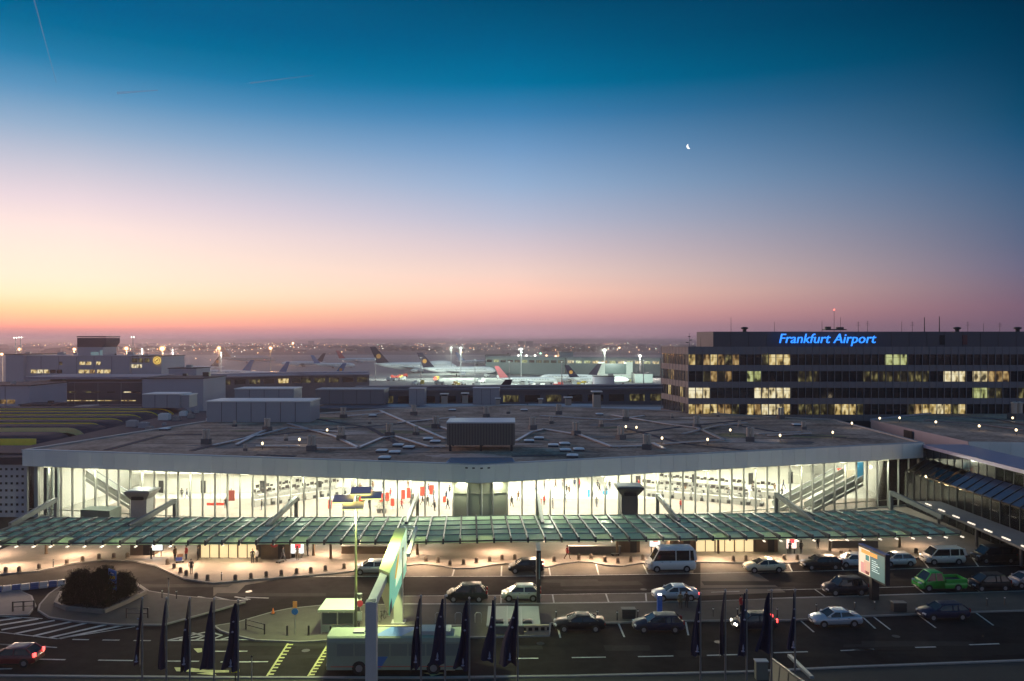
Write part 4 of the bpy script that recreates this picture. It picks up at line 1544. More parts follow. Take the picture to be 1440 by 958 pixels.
BLUE = lamp_mat('blue_neon', (0.005, 0.22, 1.0), 1.7)
p = dp(1162.5, 482.5, 180.5)
sg = thing('rooftop_sign', 'glowing blue italic lettering standing on the roof edge of the office block', 'sign', (p.x, 180.5, ztop))
me = text_mesh('lettering', 'Frankfurt Airport', 3.05, BLUE, 0.12, 0.22, 0.012, 1.0)
w = max(v.co.x for v in me.vertices) - min(v.co.x for v in me.vertices)
lt = place('lettering', me, sg, (0, 0, p.z - ztop), rot=(R(90), 0, 0), scale=(22.0 / w, 1, 1))
m = MB()
for i in range(12):
    m.box((-10.5 + i * 1.9, 0.25, (p.z - ztop) / 2 + .2), (0.07, 0.07, p.z - ztop + .5))
m.box((0, 0.25, p.z - ztop + .3), (22, 0.06, 0.08)).box((0, 0.25, p.z - ztop + 1.5), (22, 0.06, 0.08))
obj('sign_frame', m, DARK, sg)
# masts, dishes and aerials on the block
random.seed(5)
for px, h, kind in ((968, 3.2, 'dish'), (984, 2.2, 'pole'), (1028, 3.4, 'pole'), (1047, 1.4, 'fan'), (1089, 2.4, 'pole'), (1156, 2.6, 'pole'), (1173, 5.0, 'red'), (1182, 3.4, 'pole'), (1207, 2.4, 'aerial'), (1220, 2.6, 'aerial'), (1268, 2.4, 'pole'), (1283, 2.4, 'aerial'), (1300, 3.4, 'thick'), (1321, 3.6, 'thick'), (1346, 1.4, 'fan'), (1361, 2.4, 'aerial'), (1383, 2.0, 'pole'), (1406, 2.2, 'aerial'), (1431, 1.3, 'fan')):
    d = 187
    X = (px - CX) * d / F
    zb = ZP if px > 985 else ztop - .05
    d2 = 187 if px > 985 else 186
    lab = {'dish': 'cluster of aerial dishes on the left corner of the office roof', 'pole': 'thin aerial pole on top of the office block', 'fan': 'dark mushroom shaped extractor on top of the office block', 'red': 'tall aerial pole with a red warning lamp on the office block', 'aerial': 'small branched aerial on top of the office block', 'thick': 'stout dark aerial mast on top of the office block'}[kind]
    t = thing('rooftop_extractor' if kind == 'fan' else 'rooftop_aerial', lab, 'extractor' if kind == 'fan' else 'aerial', (X, d2, zb), 0, 'roof aerials and extractors of the office block')
    if kind == 'fan':
        obj('body', MB().lathe((0, 0, 0), [(0.45, 0), (0.45, .55), (0.85, .75), (0.85, 1.0), (0.3, 1.15)], 10), DARK, t)
    else:
        r = 0.13 if kind == 'thick' else 0.05
        obj('pole', MB().lathe((0, 0, 0), [(r, 0), (r * .7, h)], 6), DARK, t)
        if kind == 'aerial':
            m = MB()
            for k in range(3):
                m.box((0, 0, h * (.6 + .15 * k)), (1.0 - .2 * k, 0.04, 0.04))
            obj('arm', m, DARK, t)
        if kind == 'red':
            obj('warning_lamp', MB().lathe((0, 0, h), [(0.1, 0), (0.22, .15), (0.1, .35)], 8), lamp_mat('red_warning_lamp', (1.0, 0.12, 0.08), 4.0), t)
            obj('platform', MB().box((0, 0, .5), (5, 2, .25)).box((-1.5, 0, .9), (1.2, .8, .6)).box((1.3, 0, .85), (1.6, .8, .5)), DARK, t)
        if kind == 'dish':
            m = MB()
            for k, (x, z) in enumerate(((-.5, .9), (.4, 1.5), (.0, 2.3))):
                m.lathe((x, 0, z), [(0.05, 0), (.4, .12), (.42, .16), (.05, .2)], 8)
                m.box((x / 2, 0, z), (abs(x) + .1, .06, .06))
            obj('dish', m, DARK, t)

# ================================================================== SECOND HALL at the right, with the glazed link to it
h2 = thing('second_terminal_hall', 'neighbouring hall with dark flat roof and plain pale fascia at the right edge', 'terminal', (85, 150, 0))
rf = [gp(1362, 620, ZT)[:2], (150, 120), (150, 215), gp(1440, 566, ZT)[:2], gp(1225, 589.5, ZT)[:2]]
obj('roof', MB().prism([(a + (0.2 if i in (0, 4) else 0), b + (.2 if i < 2 else -.1)) for i, (a, b) in enumerate(rf)], 9.7, 10.12), ROOFING, h2, local=False)
m = MB()
for i in (2, 3):
    a, b = rf[i], rf[i + 1]
    m.bar((a[0], a[1], 10.1), (b[0], b[1], 10.1), 0.5, 0.6)
obj('parapet', m, mat('bluish_parapet', (0.30, 0.36, 0.46), 0.35, metal=0.3), h2, local=False)
a, b = Vector((*rf[0], 0)), Vector((*rf[1], 0))
for k in range(24):
    p, q = a.lerp(b, k / 24), a.lerp(b, (k + 1) / 24)
    d = (q - p).normalized() * .02
    obj('fascia_panel', MB().bar((p.x + d.x, p.y, 8.9), (q.x - d.x, q.y, 8.9), .14, 2.6), FASC[k % 3], h2, local=False)
a, b = Vector((*rf[4], 0)), Vector((*rf[0], 0))
for k in range(12):
    p, q = a.lerp(b, k / 12), a.lerp(b, (k + 1) / 12)
    d = (q - p).normalized() * .02
    obj('fascia_panel', MB().bar(p + d + Vector((0, 0, 8.95)), q - d + Vector((0, 0, 8.95)), .14, 2.5), mat('mauve_fascia', (0.40, 0.36, 0.40), .5), h2, local=False)
obj('wall', MB().prism([(rf[0][0] + 1, rf[0][1] + 1.5), (149, 122), (149, 200), (rf[4][0] + 1.2, rf[4][1])], 0, 7.6), DARK, h2, local=False)
obj('doorway', MB().bar((rf[0][0] - .1 - .15, 146, 8.9), (rf[0][0] - .12 - .15, 149, 8.9), .1, 1.9), DARK, h2, local=False)
for px, py in ((1237, 594.5), (1265, 594), (1316, 600), (1377, 606), (1429, 612), (1424, 594)):
    roof_lamp(px, py, 10.12, 1.15)
for pl in ([(1300, 592), (1380, 598), (1440, 606)], [(1330, 586), (1400, 590), (1450, 600)]):
    m = MB()
    for i in range(len(pl) - 1):
        a, b = gp(*pl[i], 10.12), gp(*pl[i + 1], 10.12)
        m.bar((a.x, a.y, 10.3), (b.x, b.y, 10.3), 0.5, 0.16)
    obj('cable_tray', m, mat('cable_tray_dark', (0.2, 0.2, .24), .4, metal=.4), h2, local=False)
p = gp(1430, 590, 10.12)
dup(v0, p, 0.2, 'twin pale vent pipes on the neighbouring hall roof at the right edge', 'twin pipe vents on the hall roof').scale = (2.0, 2.0, 1.6)

lk = thing('glazed_link', 'two storey glazed link with sloping blue glass roof between the two halls', 'link building', (66, 110, 0))
LX = 65.6
obj('roof', MB().prism([(LX - .4, 80), (LX + 6.4, 80), (LX + 6.4, 126.5), (LX - .4, 126.5)], 9.75, 10.0), mat('link_roof', (0.36, 0.33, 0.44), .4, metal=.3), lk, local=False)
obj('eaves', MB().prism([(LX - .6, 80), (LX - .25, 80), (LX - .25, 126), (LX - .6, 126)], 9.55, 10.05), mat('link_roof', (0, 0, 0)), lk, local=False)
obj('wall', MB().prism([(LX + 4.5, 80), (LX + 6.2, 80), (LX + 6.2, 126), (LX + 4.5, 126)], 0, 9.7), mat('link_inner_wall', (0.45, 0.46, .38), .6), lk, local=False)
obj('floor', MB().prism([(LX - .2, 80), (LX + 4.4, 80), (LX + 4.4, 126), (LX - .2, 126)], 7.2, 7.5), CONC_D, lk, local=False)
obj('ceiling_light', MB().box((LX + 3, 92, 9.55), (1.2, 18, .1)), lamp_mat('link_lamp_lens', (.8, 1.0, .55), 16.0, sample=True), lk, local=False)
pm_ = MB().box((0, 0, 0), (0.16, 0.14, 2.05)).mesh('post', DARK)
gm_ = MB().box((0, 0, 0), (0.03, 1.85, 1.95)).mesh('glass_pane', GLASS_C)
gd_ = MB().box((0, 0, 0), (0.03, 1.85, 1.95)).mesh('glass_pane', GLASS_D)
for k in range(23):
    y = 82 + k * 2.0
    place('post', pm_, lk, Vector((LX, y, 8.5)) - lk.location)
    place('glass_pane', gm_ if y < 108 else gd_, lk, Vector((LX, y + 1, 8.5)) - lk.location)
# sloping lower glass roof
SLG = mat('blue_slope_glass', (0.05, 0.075, 0.13), 0.12, spec=.8, metal=.2)
SLW = glass('warm_slope_glass', (.9, .75, .55), .8)
for k in range(22):
    y0, y1 = 82 + k * 2.0, 84 + k * 2.0 - .12
    m = MB()
    vs = [(LX - .15, y0, 7.75), (LX - .15, y1, 7.75), (62.6, y1, 5.95), (62.6, y0, 5.95)]
    m.add(vs + [(x, y, z - .05) for x, y, z in vs], [(0, 1, 2, 3), (7, 6, 5, 4), (0, 4, 5, 1), (1, 5, 6, 2), (2, 6, 7, 3), (3, 7, 4, 0)])
    obj('roof_pane', m, SLG if y0 < 114 else SLW, lk, local=False)
rbm = MB().bar((-.0, 0, 0), (3.0 - .05, 0, 1.8), .1, .16)
rbm = rbm.mesh('rafter', DARK)
ptm = MB().box((0, 0, 0), (0.14, 0.12, 5.9)).mesh('post', DARK)
gdm = MB().box((0, 0, 0), (0.03, 1.85, 5.6)).mesh('glass_pane', GLASS_C)
for k in range(23):
    y = 81.94 + k * 2.0
    place('rafter', rbm, lk, Vector((62.55, y, 5.97)) - lk.location)
    place('post', ptm, lk, Vector((62.5, y, 2.95)) - lk.location)
    place('glass_pane', gdm, lk, Vector((62.52, y + 1, 2.9)) - lk.location)
obj('inner_wall', MB().prism([(LX - .1, 80), (LX + .1, 80), (LX + .1, 126), (LX - .1, 126)], 0, 7.4), mat('brown_inner_wall', (0.10, 0.065, .04), .6, var=.3, scale=.6), lk, local=False)
for px, py in ((1303, 666), (1321, 671), (1350, 670), (1331, 665)):
    d = 118
    p = dp(px, py, d)
    p.x = min(max(p.x, 62.9), 64.9)
    t = thing('ceiling_lamp', 'bright round ceiling lamp under the sloping glass roof of the link', 'lamp', (p.x, p.x * F / (px - CX), 5.7 + (p.x - 62.6) * .55), 0, 'round lamps in the glazed link')
    obj('lens', MB().lathe((0, 0, 0), [(.08, -.12), (.26, -.02), (.26, .1), (.05, .2)], 8), lamp_mat('link_globe', (1, .85, .55), 7.0), t)
    light('lamp_light', 'POINT', t.location + Vector((0, 0, -.3)), 200, (1, .72, .4), t, size=.2)
# low dark canopy along the link, with strip lamps on its edge
obj('rear_roof', MB().prism([(LX + 6.5, 80), (LX + 40, 80), (LX + 40, 126.5), (LX + 6.5, 126.5)], 5.8, 6.2), ROOF_D, lk, local=False)
lc = thing('link_canopy', 'dark concrete canopy with white strip lamps along the glazed link', 'canopy', (59, 100, 0))
obj('slab', MB().prism([(57.0, 78), (62.3, 78), (62.3, 116), (59.0, 116)], 2.85, 3.1), CONC_D, lc, local=False)
for k in range(9):
    y = 82 + k * 3.9
    obj('strip_lamp', MB().box((57.3 + (y - 78) * .053, y, 3.2), (.16, 1.5, .14)), lamp_mat('rib_lamp_lens', (1, 1, 1), 1), lc, local=False)
for y in (84, 93, 102, 111):
    obj('column', MB().lathe((59.5, y, .13), [(.2, 0), (.2, 2.72)], 8), CONC_D, lc, local=False)
# ================================================================== LEFT: ROOFS AND TERMINAL BUILDINGS
YEL = mat('yellow_edge', (0.88, 0.70, 0.06), 0.5, var=0.06)
YEL_L = mat('cream_yellow_edge', (0.86, 0.66, 0.28), 0.5, var=0.05)
VAULT = mat('vault_roof', (0.05, 0.058, 0.085), 0.9, var=0.25, scale=.3, spec=.08)
for i, (yt, xr, edge) in enumerate(((617, 55, YEL), (602, 126, YEL_L), (595, 155, YEL), (588.5, 183, YEL), (583, 208, YEL), (578.5, 230, YEL), (575, 250, YEL))):
    z = 9.6
    d = F * (H - z) / (yt - CY)
    xe = (xr - CX) * d / F
    t = thing('vault_roof', ('nearest of the low roofs left of the hall, its broad yellow edge in two panels' if i == 0 else 'second low roof left of the hall, with pale cream edge curling down at its right end' if i == 1 else 'low dark roof with thin yellow edge curling down at its right end, left of the hall'), 'roof', (xe - 20, d, 0), 0, 'yellow edged low roofs left of the hall' if i > 1 else None)
    L = 48 + i * 3
    obj('wall', MB().prism([(xe - L, d + .6), (xe - 3, d + .6), (xe - 3, d + 5.5), (xe - L, d + 5.5)], 0, z - .6), DARK, t, local=False)
    # roof shell with quarter round end
    prof = [(xe - L, z), (xe - 4.2, z)] + [(xe - 4.2 + 4.0 * math.sin(a), z - 3.2 + 3.2 * math.cos(a)) for a in (R(18), R(36), R(54), R(72), R(88))]
    m = MB()
    ya, yb = d + .05, d + (9.5 if i else 12)
    for k in range(len(prof) - 1):
        (xa, za), (xb, zb_) = prof[k], prof[k + 1]
        m.add([(xa, ya, za), (xb, ya, zb_), (xb, yb, zb_ - .2), (xa, yb, za - .2), (xa, ya, za - .5), (xb, ya, zb_ - .5), (xb, yb, zb_ - .7), (xa, yb, za - .7)], [(0, 1, 2, 3), (7, 6, 5, 4), (0, 4, 5, 1), (2, 6, 7, 3)], 0, True)
    obj('roof', m, VAULT, t, local=False)
    hgt = 2.1 if i == 0 else 0.95
    if i == 0:
        for k in range(4):
            a, b = xe - .5 - k * 6.2, xe - .5 - (k + 1) * 6.2 + .12
            obj('edge_panel', MB().box(((a + b) / 2, d - .05, z - hgt / 2), (abs(b - a), .16, hgt)), edge, t, local=False)
    else:
        m = MB()
        for k in range(len(prof) - 1):
            (xa, za), (xb, zb_) = prof[k], prof[k + 1]
            ha, hb = hgt, hgt
            if k >= 1:
                ha = hgt + (k - 1) * .12
                hb = hgt + k * .12
            m.add([(xa, d - .1, za + .05), (xb, d - .1, zb_ + .05), (xb, d - .1, zb_ - hb), (xa, d - .1, za - ha), (xa, d + .04, za + .05), (xb, d + .04, zb_ + .05), (xb, d + .04, zb_ - hb), (xa, d + .04, za - ha)], [(3, 2, 1, 0), (4, 5, 6, 7), (0, 1, 5, 4), (2, 3, 7, 6), (1, 2, 6, 5), (3, 0, 4, 7)])
        obj('edge_band', m, edge, t, local=False)
        gw = MB()
        for k in range(9):
            gw.box((xe - 7 - k * 3.2, d + .55, z - 1.6), (2.6, .1, 1.2))
        obj('window_band', gw, LIT_D if i in (1, 3) else GLASS_D, t, local=False)

# flat service roof between the vaults and the hall, with clutter on it
cl = thing('service_roof', 'narrow grey service roof with pale edge running back beside the hall', 'roof', (-72, 150, 0))
obj('slab', MB().prism([(-79, 122), (-72.6, 122), (-61.5, 164), (-55, 200), (-66, 205), (-79, 190)], 7.0, 9.3), ROOF_D, cl, local=False)
m = MB()
m.bar((-74.5, 124, 9.5), (-62.6, 164, 9.5), .5, .4)
m.bar((-62.6, 164, 9.5), (-56, 186, 9.5), .5, .4)
obj('pale_edge', m, mat('pink_lit_coping', (.62, .55, .52), .4), cl, local=False)  # pinkish dawn highlight of the roof edge put into its colour
random.seed(21)
for k in range(14):
    x, y = random.uniform(-77, -64), random.uniform(150, 198)
    s = random.uniform(.6, 1.8)
    tagged(solo('roof_unit', MB().box((0, 0, s * .4), (s * 1.4, s, s * .8)).box((0, 0, s * .85), (s * 1.0, s * .7, s * .1)), random.choice([GREYPANEL, WHITE, PB, CONC]), 'small boxy ventilation unit on the narrow service roof left of the hall', 'ventilation unit', (x, y, 9.3), 'ventilation units on the service roof'))


def block(name, label, cat, x0, x1, ytop, d, depth, m, rows=(), roof_m=None, zb=0.0, grp=None, band=None):
    """a building seen far off: walls, roof, storey bands and windows row by row. rows: (y centre px, height px, [(x0,x1,mat)...], dark x-range)"""
    a, b = dp(x0, ytop, d), dp(x1, ytop, d)
    w, h = b.x - a.x, a.z - zb
    t = thing(name, label, cat, ((a.x + b.x) / 2, d, zb), 0, grp)
    obj('wall', MB().box((0, depth / 2, h / 2), (w, depth, h)), m, t)
    obj('roof', MB().box((0, depth / 2, h + .12), (w + .6, depth + .6, .3)), roof_m or ROOF_D, t)
    rnd = random.Random(int(x0 * 7 + ytop))
    n = int(w / 7)
    if n > 2:
        jm = MB().box((0, 0, 0), (.22, .1, h - .3)).mesh('joint_strip', DW2)
        for k in range(1, n):
            place('joint_strip', jm, t, (-w / 2 + w * k / n, -.02, h / 2))
        obj('plinth_band', MB().box((0, -.06, h * .42), (w, .14, .5)), DW2, t)
    for k in range(max(1, int(w / 9))):
        s_ = rnd.uniform(.5, 1.5)
        obj('roof_unit', MB().box((rnd.uniform(-.45, .45) * w, rnd.uniform(2, depth - 2), h + .27 + s_ / 2), (s_ * rnd.uniform(1, 3), s_ * 1.4, s_)), rnd.choice((GREYPANEL, CONC, DARK)), t)
    for yc, hp, lits in rows:
        z = H - (yc - CY) * d / F - zb
        hh = hp * d / F
        for xa, xb, mm_ in lits:
            wa, wb = (xa - CX) * d / F - t.location.x, (xb - CX) * d / F - t.location.x
            n = max(1, round((wb - wa) / 2.6))
            for k in range(n):
                p, q = wa + (wb - wa) * k / n, wa + (wb - wa) * (k + 1) / n
                mk = mm_ if not isinstance(mm_, tuple) else random.choice(mm_)
                obj('window', MB().box(((p + q) / 2, -.03, z), ((q - p) * .86, .12, hh)), mk, t)
    return t


GW = mat('grey_terminal_wall', (0.36, 0.35, 0.40), 0.7, var=0.08, scale=.1)
GW2 = mat('grey_terminal_wall_light', (0.40, 0.39, 0.45), 0.7, var=0.08, scale=.1)
DW2 = mat('wall_joint', (.16, .155, .19), .8)
DW = mat('dark_terminal_wall', (0.05, 0.055, 0.08), 0.7, var=0.1, scale=.1)
random.seed(2)
tb = block('terminal_block', 'grey terminal block with scattered lit windows below the control tower', 'terminal', 33, 182, 501, 350, 30, GW, [(511, 4.5, [(166 / 2, 88, LIT_D), (111, 129, (LIT_W, GLASS_D, LIT_D)), (135, 142, LIT_W)]), (522.5, 5, [(43, 88, (LIT_W, LIT_P, GLASS_D)), (110, 134, (LIT_O, LIT_W)), (136, 156, (LIT_W, GLASS_D))])], GW2)
block('terminal_annex', 'low grey annex with rooftop masts at the left end of the terminal block', 'building', 8, 33, 499, 348, 25, GW)
block('terminal_wing', 'pale wing with tall lit window front and a round yellow emblem', 'building', 176, 227, 501.5, 352, 25, GW2, [(507, 6, [(177, 211, (LIT_W, LIT_D, LIT_D))]), (515, 5, [(177, 200, (LIT_D, LIT_P))])])
p = dp(220.5, 507, 351)
em = thing('round_emblem', 'round glowing yellow emblem with a dark bird on the terminal wing', 'emblem', (p.x, 351.2, p.z))
ring = [[Vector((r * math.cos(a), y, r * math.sin(a))) for a in [2 * math.pi * k / 20 for k in range(20)]] for r, y in ((1.75, 0.1), (1.75, -.1))]
obj('disc', MB().rings(ring), lamp_mat('emblem_yellow', (1.0, .62, .05), .85), em)
obj('ring', MB().tube([(1.25 * math.cos(a), -.14, 1.25 * math.sin(a)) for a in [2 * math.pi * k / 20 for k in range(21)]], .1, 5), DARK, em)
obj('bird', MB().bar((-.7, -.15, -.6), (.5, -.15, .5), .12, .22).bar((-.2, -.15, .1), (.6, -.15, -.3), .1, .16).bar((.4, -.15, .45), (.85, -.15, .5), .1, .1), DARK, em)
# control tower
ct = thing('control_tower', 'squat grey apron control tower with overhanging dark cab', 'tower', (dp(127, 0, 355).x, 355, 0))
k = 355 / F
w0 = 36 * k
zt_, zc_ = H + 5.2 * k, H - 4.8 * k
obj('shaft', MB().box((0, 6, (zc_ - 1) / 2), (w0, 12, zc_ - 1)), GW, ct)
rg = [[Vector((x * (w0 / 2 + (e if x > 0 else .12)), 6 + y * (6 + .12), z)) for x, y in ((-1, -1), (1, -1), (1, 1), (-1, 1))] for e, z in ((.1, zc_ - 1.4), (1.5, zc_ + .6), (1.5, zc_ + 2.7))]
obj('cab', MB().rings(rg), mat('cab_glass', (.05, .045, .075), .8, spec=.1), ct)
obj('roof', MB().box((.7, 6, zt_ + .05), (w0 + 1.7, 12.6, .5)), DARK, ct)
obj('window', MB().box((w0 * .18, -.1, H - 20 * k), (w0 * .3, .2, 8 * k)), mat('teal_pane', (.25, .36, .38), .3, emit=(.5, .8, .75), estr=.18, sample=False), ct)
obj('window', MB().box((w0 * .43, -.1, H - 18 * k), (w0 * .1, .2, 9 * k)), mat('teal_pane', (0, 0, 0)), ct)

db = block('terminal_building', 'long dark terminal building with one thin row of lights and a pale flat roof', 'terminal', 40, 203, 538, 262, 24, DW, [(551.5, 1.6, [(56, 76, (LIT_D, LIT_P)), (92, 108, (LIT_P, LIT_D)), (120, 142, (LIT_P, LIT_D, GLASS_D)), (150, 163, (LIT_P, GLASS_D)), (172, 198, (LIT_D, LIT_P, GLASS_D))]), (563.5, 1.2, [(92, 192, (LIT_W, LIT_D))])], mat('slate_roof', (.22, .21, .27), .6))
obj('roof_band', MB().box((0, 10, 14.2), (40, 22, .8)), mat('slate_roof', (0, 0, 0)), db)
block('terminal_annex', 'plain grey annex box at the right end of the dark terminal building', 'building', 200, 286, 533, 258, 20, GW)
block('terminal_annex', 'small mauve box building above the plain annex, beside the parked airliner', 'building', 237, 276, 518.5, 330, 15, GW)
block('terminal_annex', 'pale grey corner building with lit storeys at the left edge', 'building', -60, 41, 543, 235, 20, GW2, [(565, 5.5, [(-40, 22, (LIT_W, LIT_O))]), (580, 5, [(-40, 22, (LIT_O, LIT_D))])])
block('terminal_annex', 'low lit service building with greenish bright bays behind the curving walkway', 'building', 28, 72, 570, 225, 8, DW, [(574, 4, [(52, 58, LIT_P), (40, 46, LIT_G), (60, 68, LIT_W)]), (578, 3, [(29, 46, (LIT_W, LIT_G)), (48, 54, LIT_P), (58, 68, LIT_D)])])
block('service_building', 'low dark red roofed service building at the left edge', 'building', -60, 38, 590, 190, 10, mat('dark_red_roof', (.14, .03, .06), .6), (), mat('dark_red_roof', (0, 0, 0)))
# walkway with pale curved top
wk = thing('covered_walkway', 'covered walkway with pale pink roof edge curving behind the yellow edged roofs', 'walkway', (-110, 205, 0))
pp = [dp(42, 583, 200), dp(68, 581, 205), dp(95, 574, 214), dp(120, 571, 222), dp(138, 570, 230)]
m, e = MB(), MB()
for i in range(len(pp) - 1):
    a, b = pp[i], pp[i + 1]
    m.bar((a.x, a.y + 2, a.z / 2), (b.x, b.y + 2, b.z / 2), 4, a.z - .6)
    e.bar(a, b, .5, .5)
obj('wall', m, VAULT, wk, local=False)
obj('roof_edge', e, mat('pink_lit_coping', (0, 0, 0)), wk, local=False)

# ------------------------------------------------------------------ piers
def pier(label, pts, zt, w, m_roof, m_wall, lights=(), over=1.6):
    t = thing('pier', label, 'terminal', (pts[0][0], pts[0][1], 0))
    a, r, l = MB(), MB(), MB()
    for i in range(len(pts) - 1):
        p, q = Vector((*pts[i], 0)), Vector((*pts[i + 1], 0))
        a.bar(p + Vector((0, 0, zt / 2)), q + Vector((0, 0, zt / 2)), w, zt - .4)
        r.bar(p + Vector((0, 0, zt)), q + Vector((0, 0, zt)), w + over, .6)
        r.bar(p + Vector((0, 0, zt + .6)), q + Vector((0, 0, zt + .6)), w * .5, .7)
    obj('wall', a, m_wall, t, local=False)
    obj('roof', r, m_roof, t, local=False)
    for i, mm_ in lights:
        p, q = Vector((*pts[i], 0)), Vector((*pts[i + 1], 0))
        s = (q - p).normalized()
        nrm = Vector((s.y, -s.x, 0))
        if nrm.y > 0:
            nrm = -nrm
        n = max(2, int((q - p).length / 6))
        for k in range(n):
            c = p.lerp(q, (k + .5) / n) + nrm * (w / 2 + .05)
            obj('window', MB().box((c.x, c.y, zt - 2.6), (4.6, .15, 2.0), math.atan2(s.y, s.x)), random.choice(mm_), t, local=False)
    return t


q = lambda px, d: ((px - CX) * d / F, d)
pier('low dark pier running straight behind the hall under the tail fin', [q(500, 236), q(700, 240), q(930, 247), q(1000, 250)], 12.0, 12, mat('pier_roof_dark', (.14, .135, .16), .8), mat('straight_pier_wall', (.095, .10, .13), .7, var=.15, scale=.2), [(0, (GLASS_D, GLASS_D, LIT_D)), (1, (GLASS_D, GLASS_D, LIT_D))])
pier('long pier with pale lit roof reaching out to the apron at the left', [q(215, 330), q(300, 345), q(420, 365), q(518, 372)], 11.2, 16, mat('pale_pier_roof', (.34, .31, .36), .7), mat('pier_wall_grey', (.13, .12, .145), .7), [(0, (GLASS_D, GLASS_D, LIT_D)), (1, (GLASS_D, LIT_D, GLASS_D, LIT_W)), (2, (GLASS_D, LIT_D))], 9)
pier('brightly lit pier with a white boarding hub across the apron', [q(690, 640), q(800, 610), q(930, 590), q(1010, 585)], 13.0, 16, mat('pier_roof_teal', (.10, .15, .17), .7), mat('pier_wall_teal', (.12, .18, .18), .7), [(0, (LIT_D, LIT_G, GLASS_D)), (1, (LIT_W, LIT_O, LIT_G)), (2, (LIT_W, LIT_G, LIT_P))])
block('terminal_block', 'dark blue block towering over the lit pier', 'building', 786, 806, 496, 620, 30, mat('navy_wall', (.05, .08, .12), .7))
block('terminal_block', 'dark teal block with a row of lit windows behind the white lamps', 'building', 725, 790, 506, 640, 25, mat('pier_wall_teal', (0, 0, 0)), [(513, 4, [(764, 785, LIT_W)])])
block('hangar', 'long low dark hangar roof beyond the airliners at the middle', 'hangar', 682, 718, 500, 800, 60, mat('navy_wall', (0, 0, 0)))
wh = block('gate_building', 'white boarding hub with slanted ends glowing on the far apron', 'building', 843, 889, 527, 520, 18, mat('hub_white', (.62, .68, .58), .5), [(536, 5, [(866, 888, LIT_G)])], WHITE)
for xa, xb in ((843, 851), (881, 890)):
    wa, wb = (xa - CX) * 520 / F - wh.location.x, (xb - CX) * 520 / F - wh.location.x
    z0_, z1_ = H - 48 * 520 / F, H - 31 * 520 / F
    obj('upper_wing', MB().box(((wa + wb) / 2, 6, (z0_ + z1_) / 2), (wb - wa, 10, z1_ - z0_)), mat('hub_white', (0, 0, 0)), wh)
wa, wb = (851 - CX) * 520 / F - wh.location.x, (881 - CX) * 520 / F - wh.location.x
obj('glass_front', MB().box(((wa + wb) / 2, 7, H - 40 * 520 / F), (wb - wa, 8, 14 * 520 / F)), mat('teal_glass', (.12, .2, .18), .2), wh)
block('gate_building', 'pale slanted gate building right of the white boarding hub', 'building', 893, 918, 526, 500, 14, mat('gate_teal', (.42, .50, .46), .6))
block('service_building', 'low pale grey shed right in front of the white boarding hub', 'building', 836, 864, 530, 440, 10, GW2)

# ------------------------------------------------------------------ aircraft
PLW = mat('airliner_white', (.80, .82, .80), .35, var=.04, coat=.3)
PLB = mat('airliner_belly', (.40, .43, .46), .4)
ENG = mat('engine_cowl', (.45, .47, .50), .35)
FIN_D = mat('navy_fin', (.004, .006, .03), .6, spec=.1)
FIN_B = mat('blue_fin', (.02, .14, .34), .4)
FIN_R = mat('red_fin', (.45, .03, .05), .4)
FIN_O = mat('orange_lit_fin', (.6, .35, .22), .4)
DISC = mat('fin_disc', (.60, .26, .02), .6)


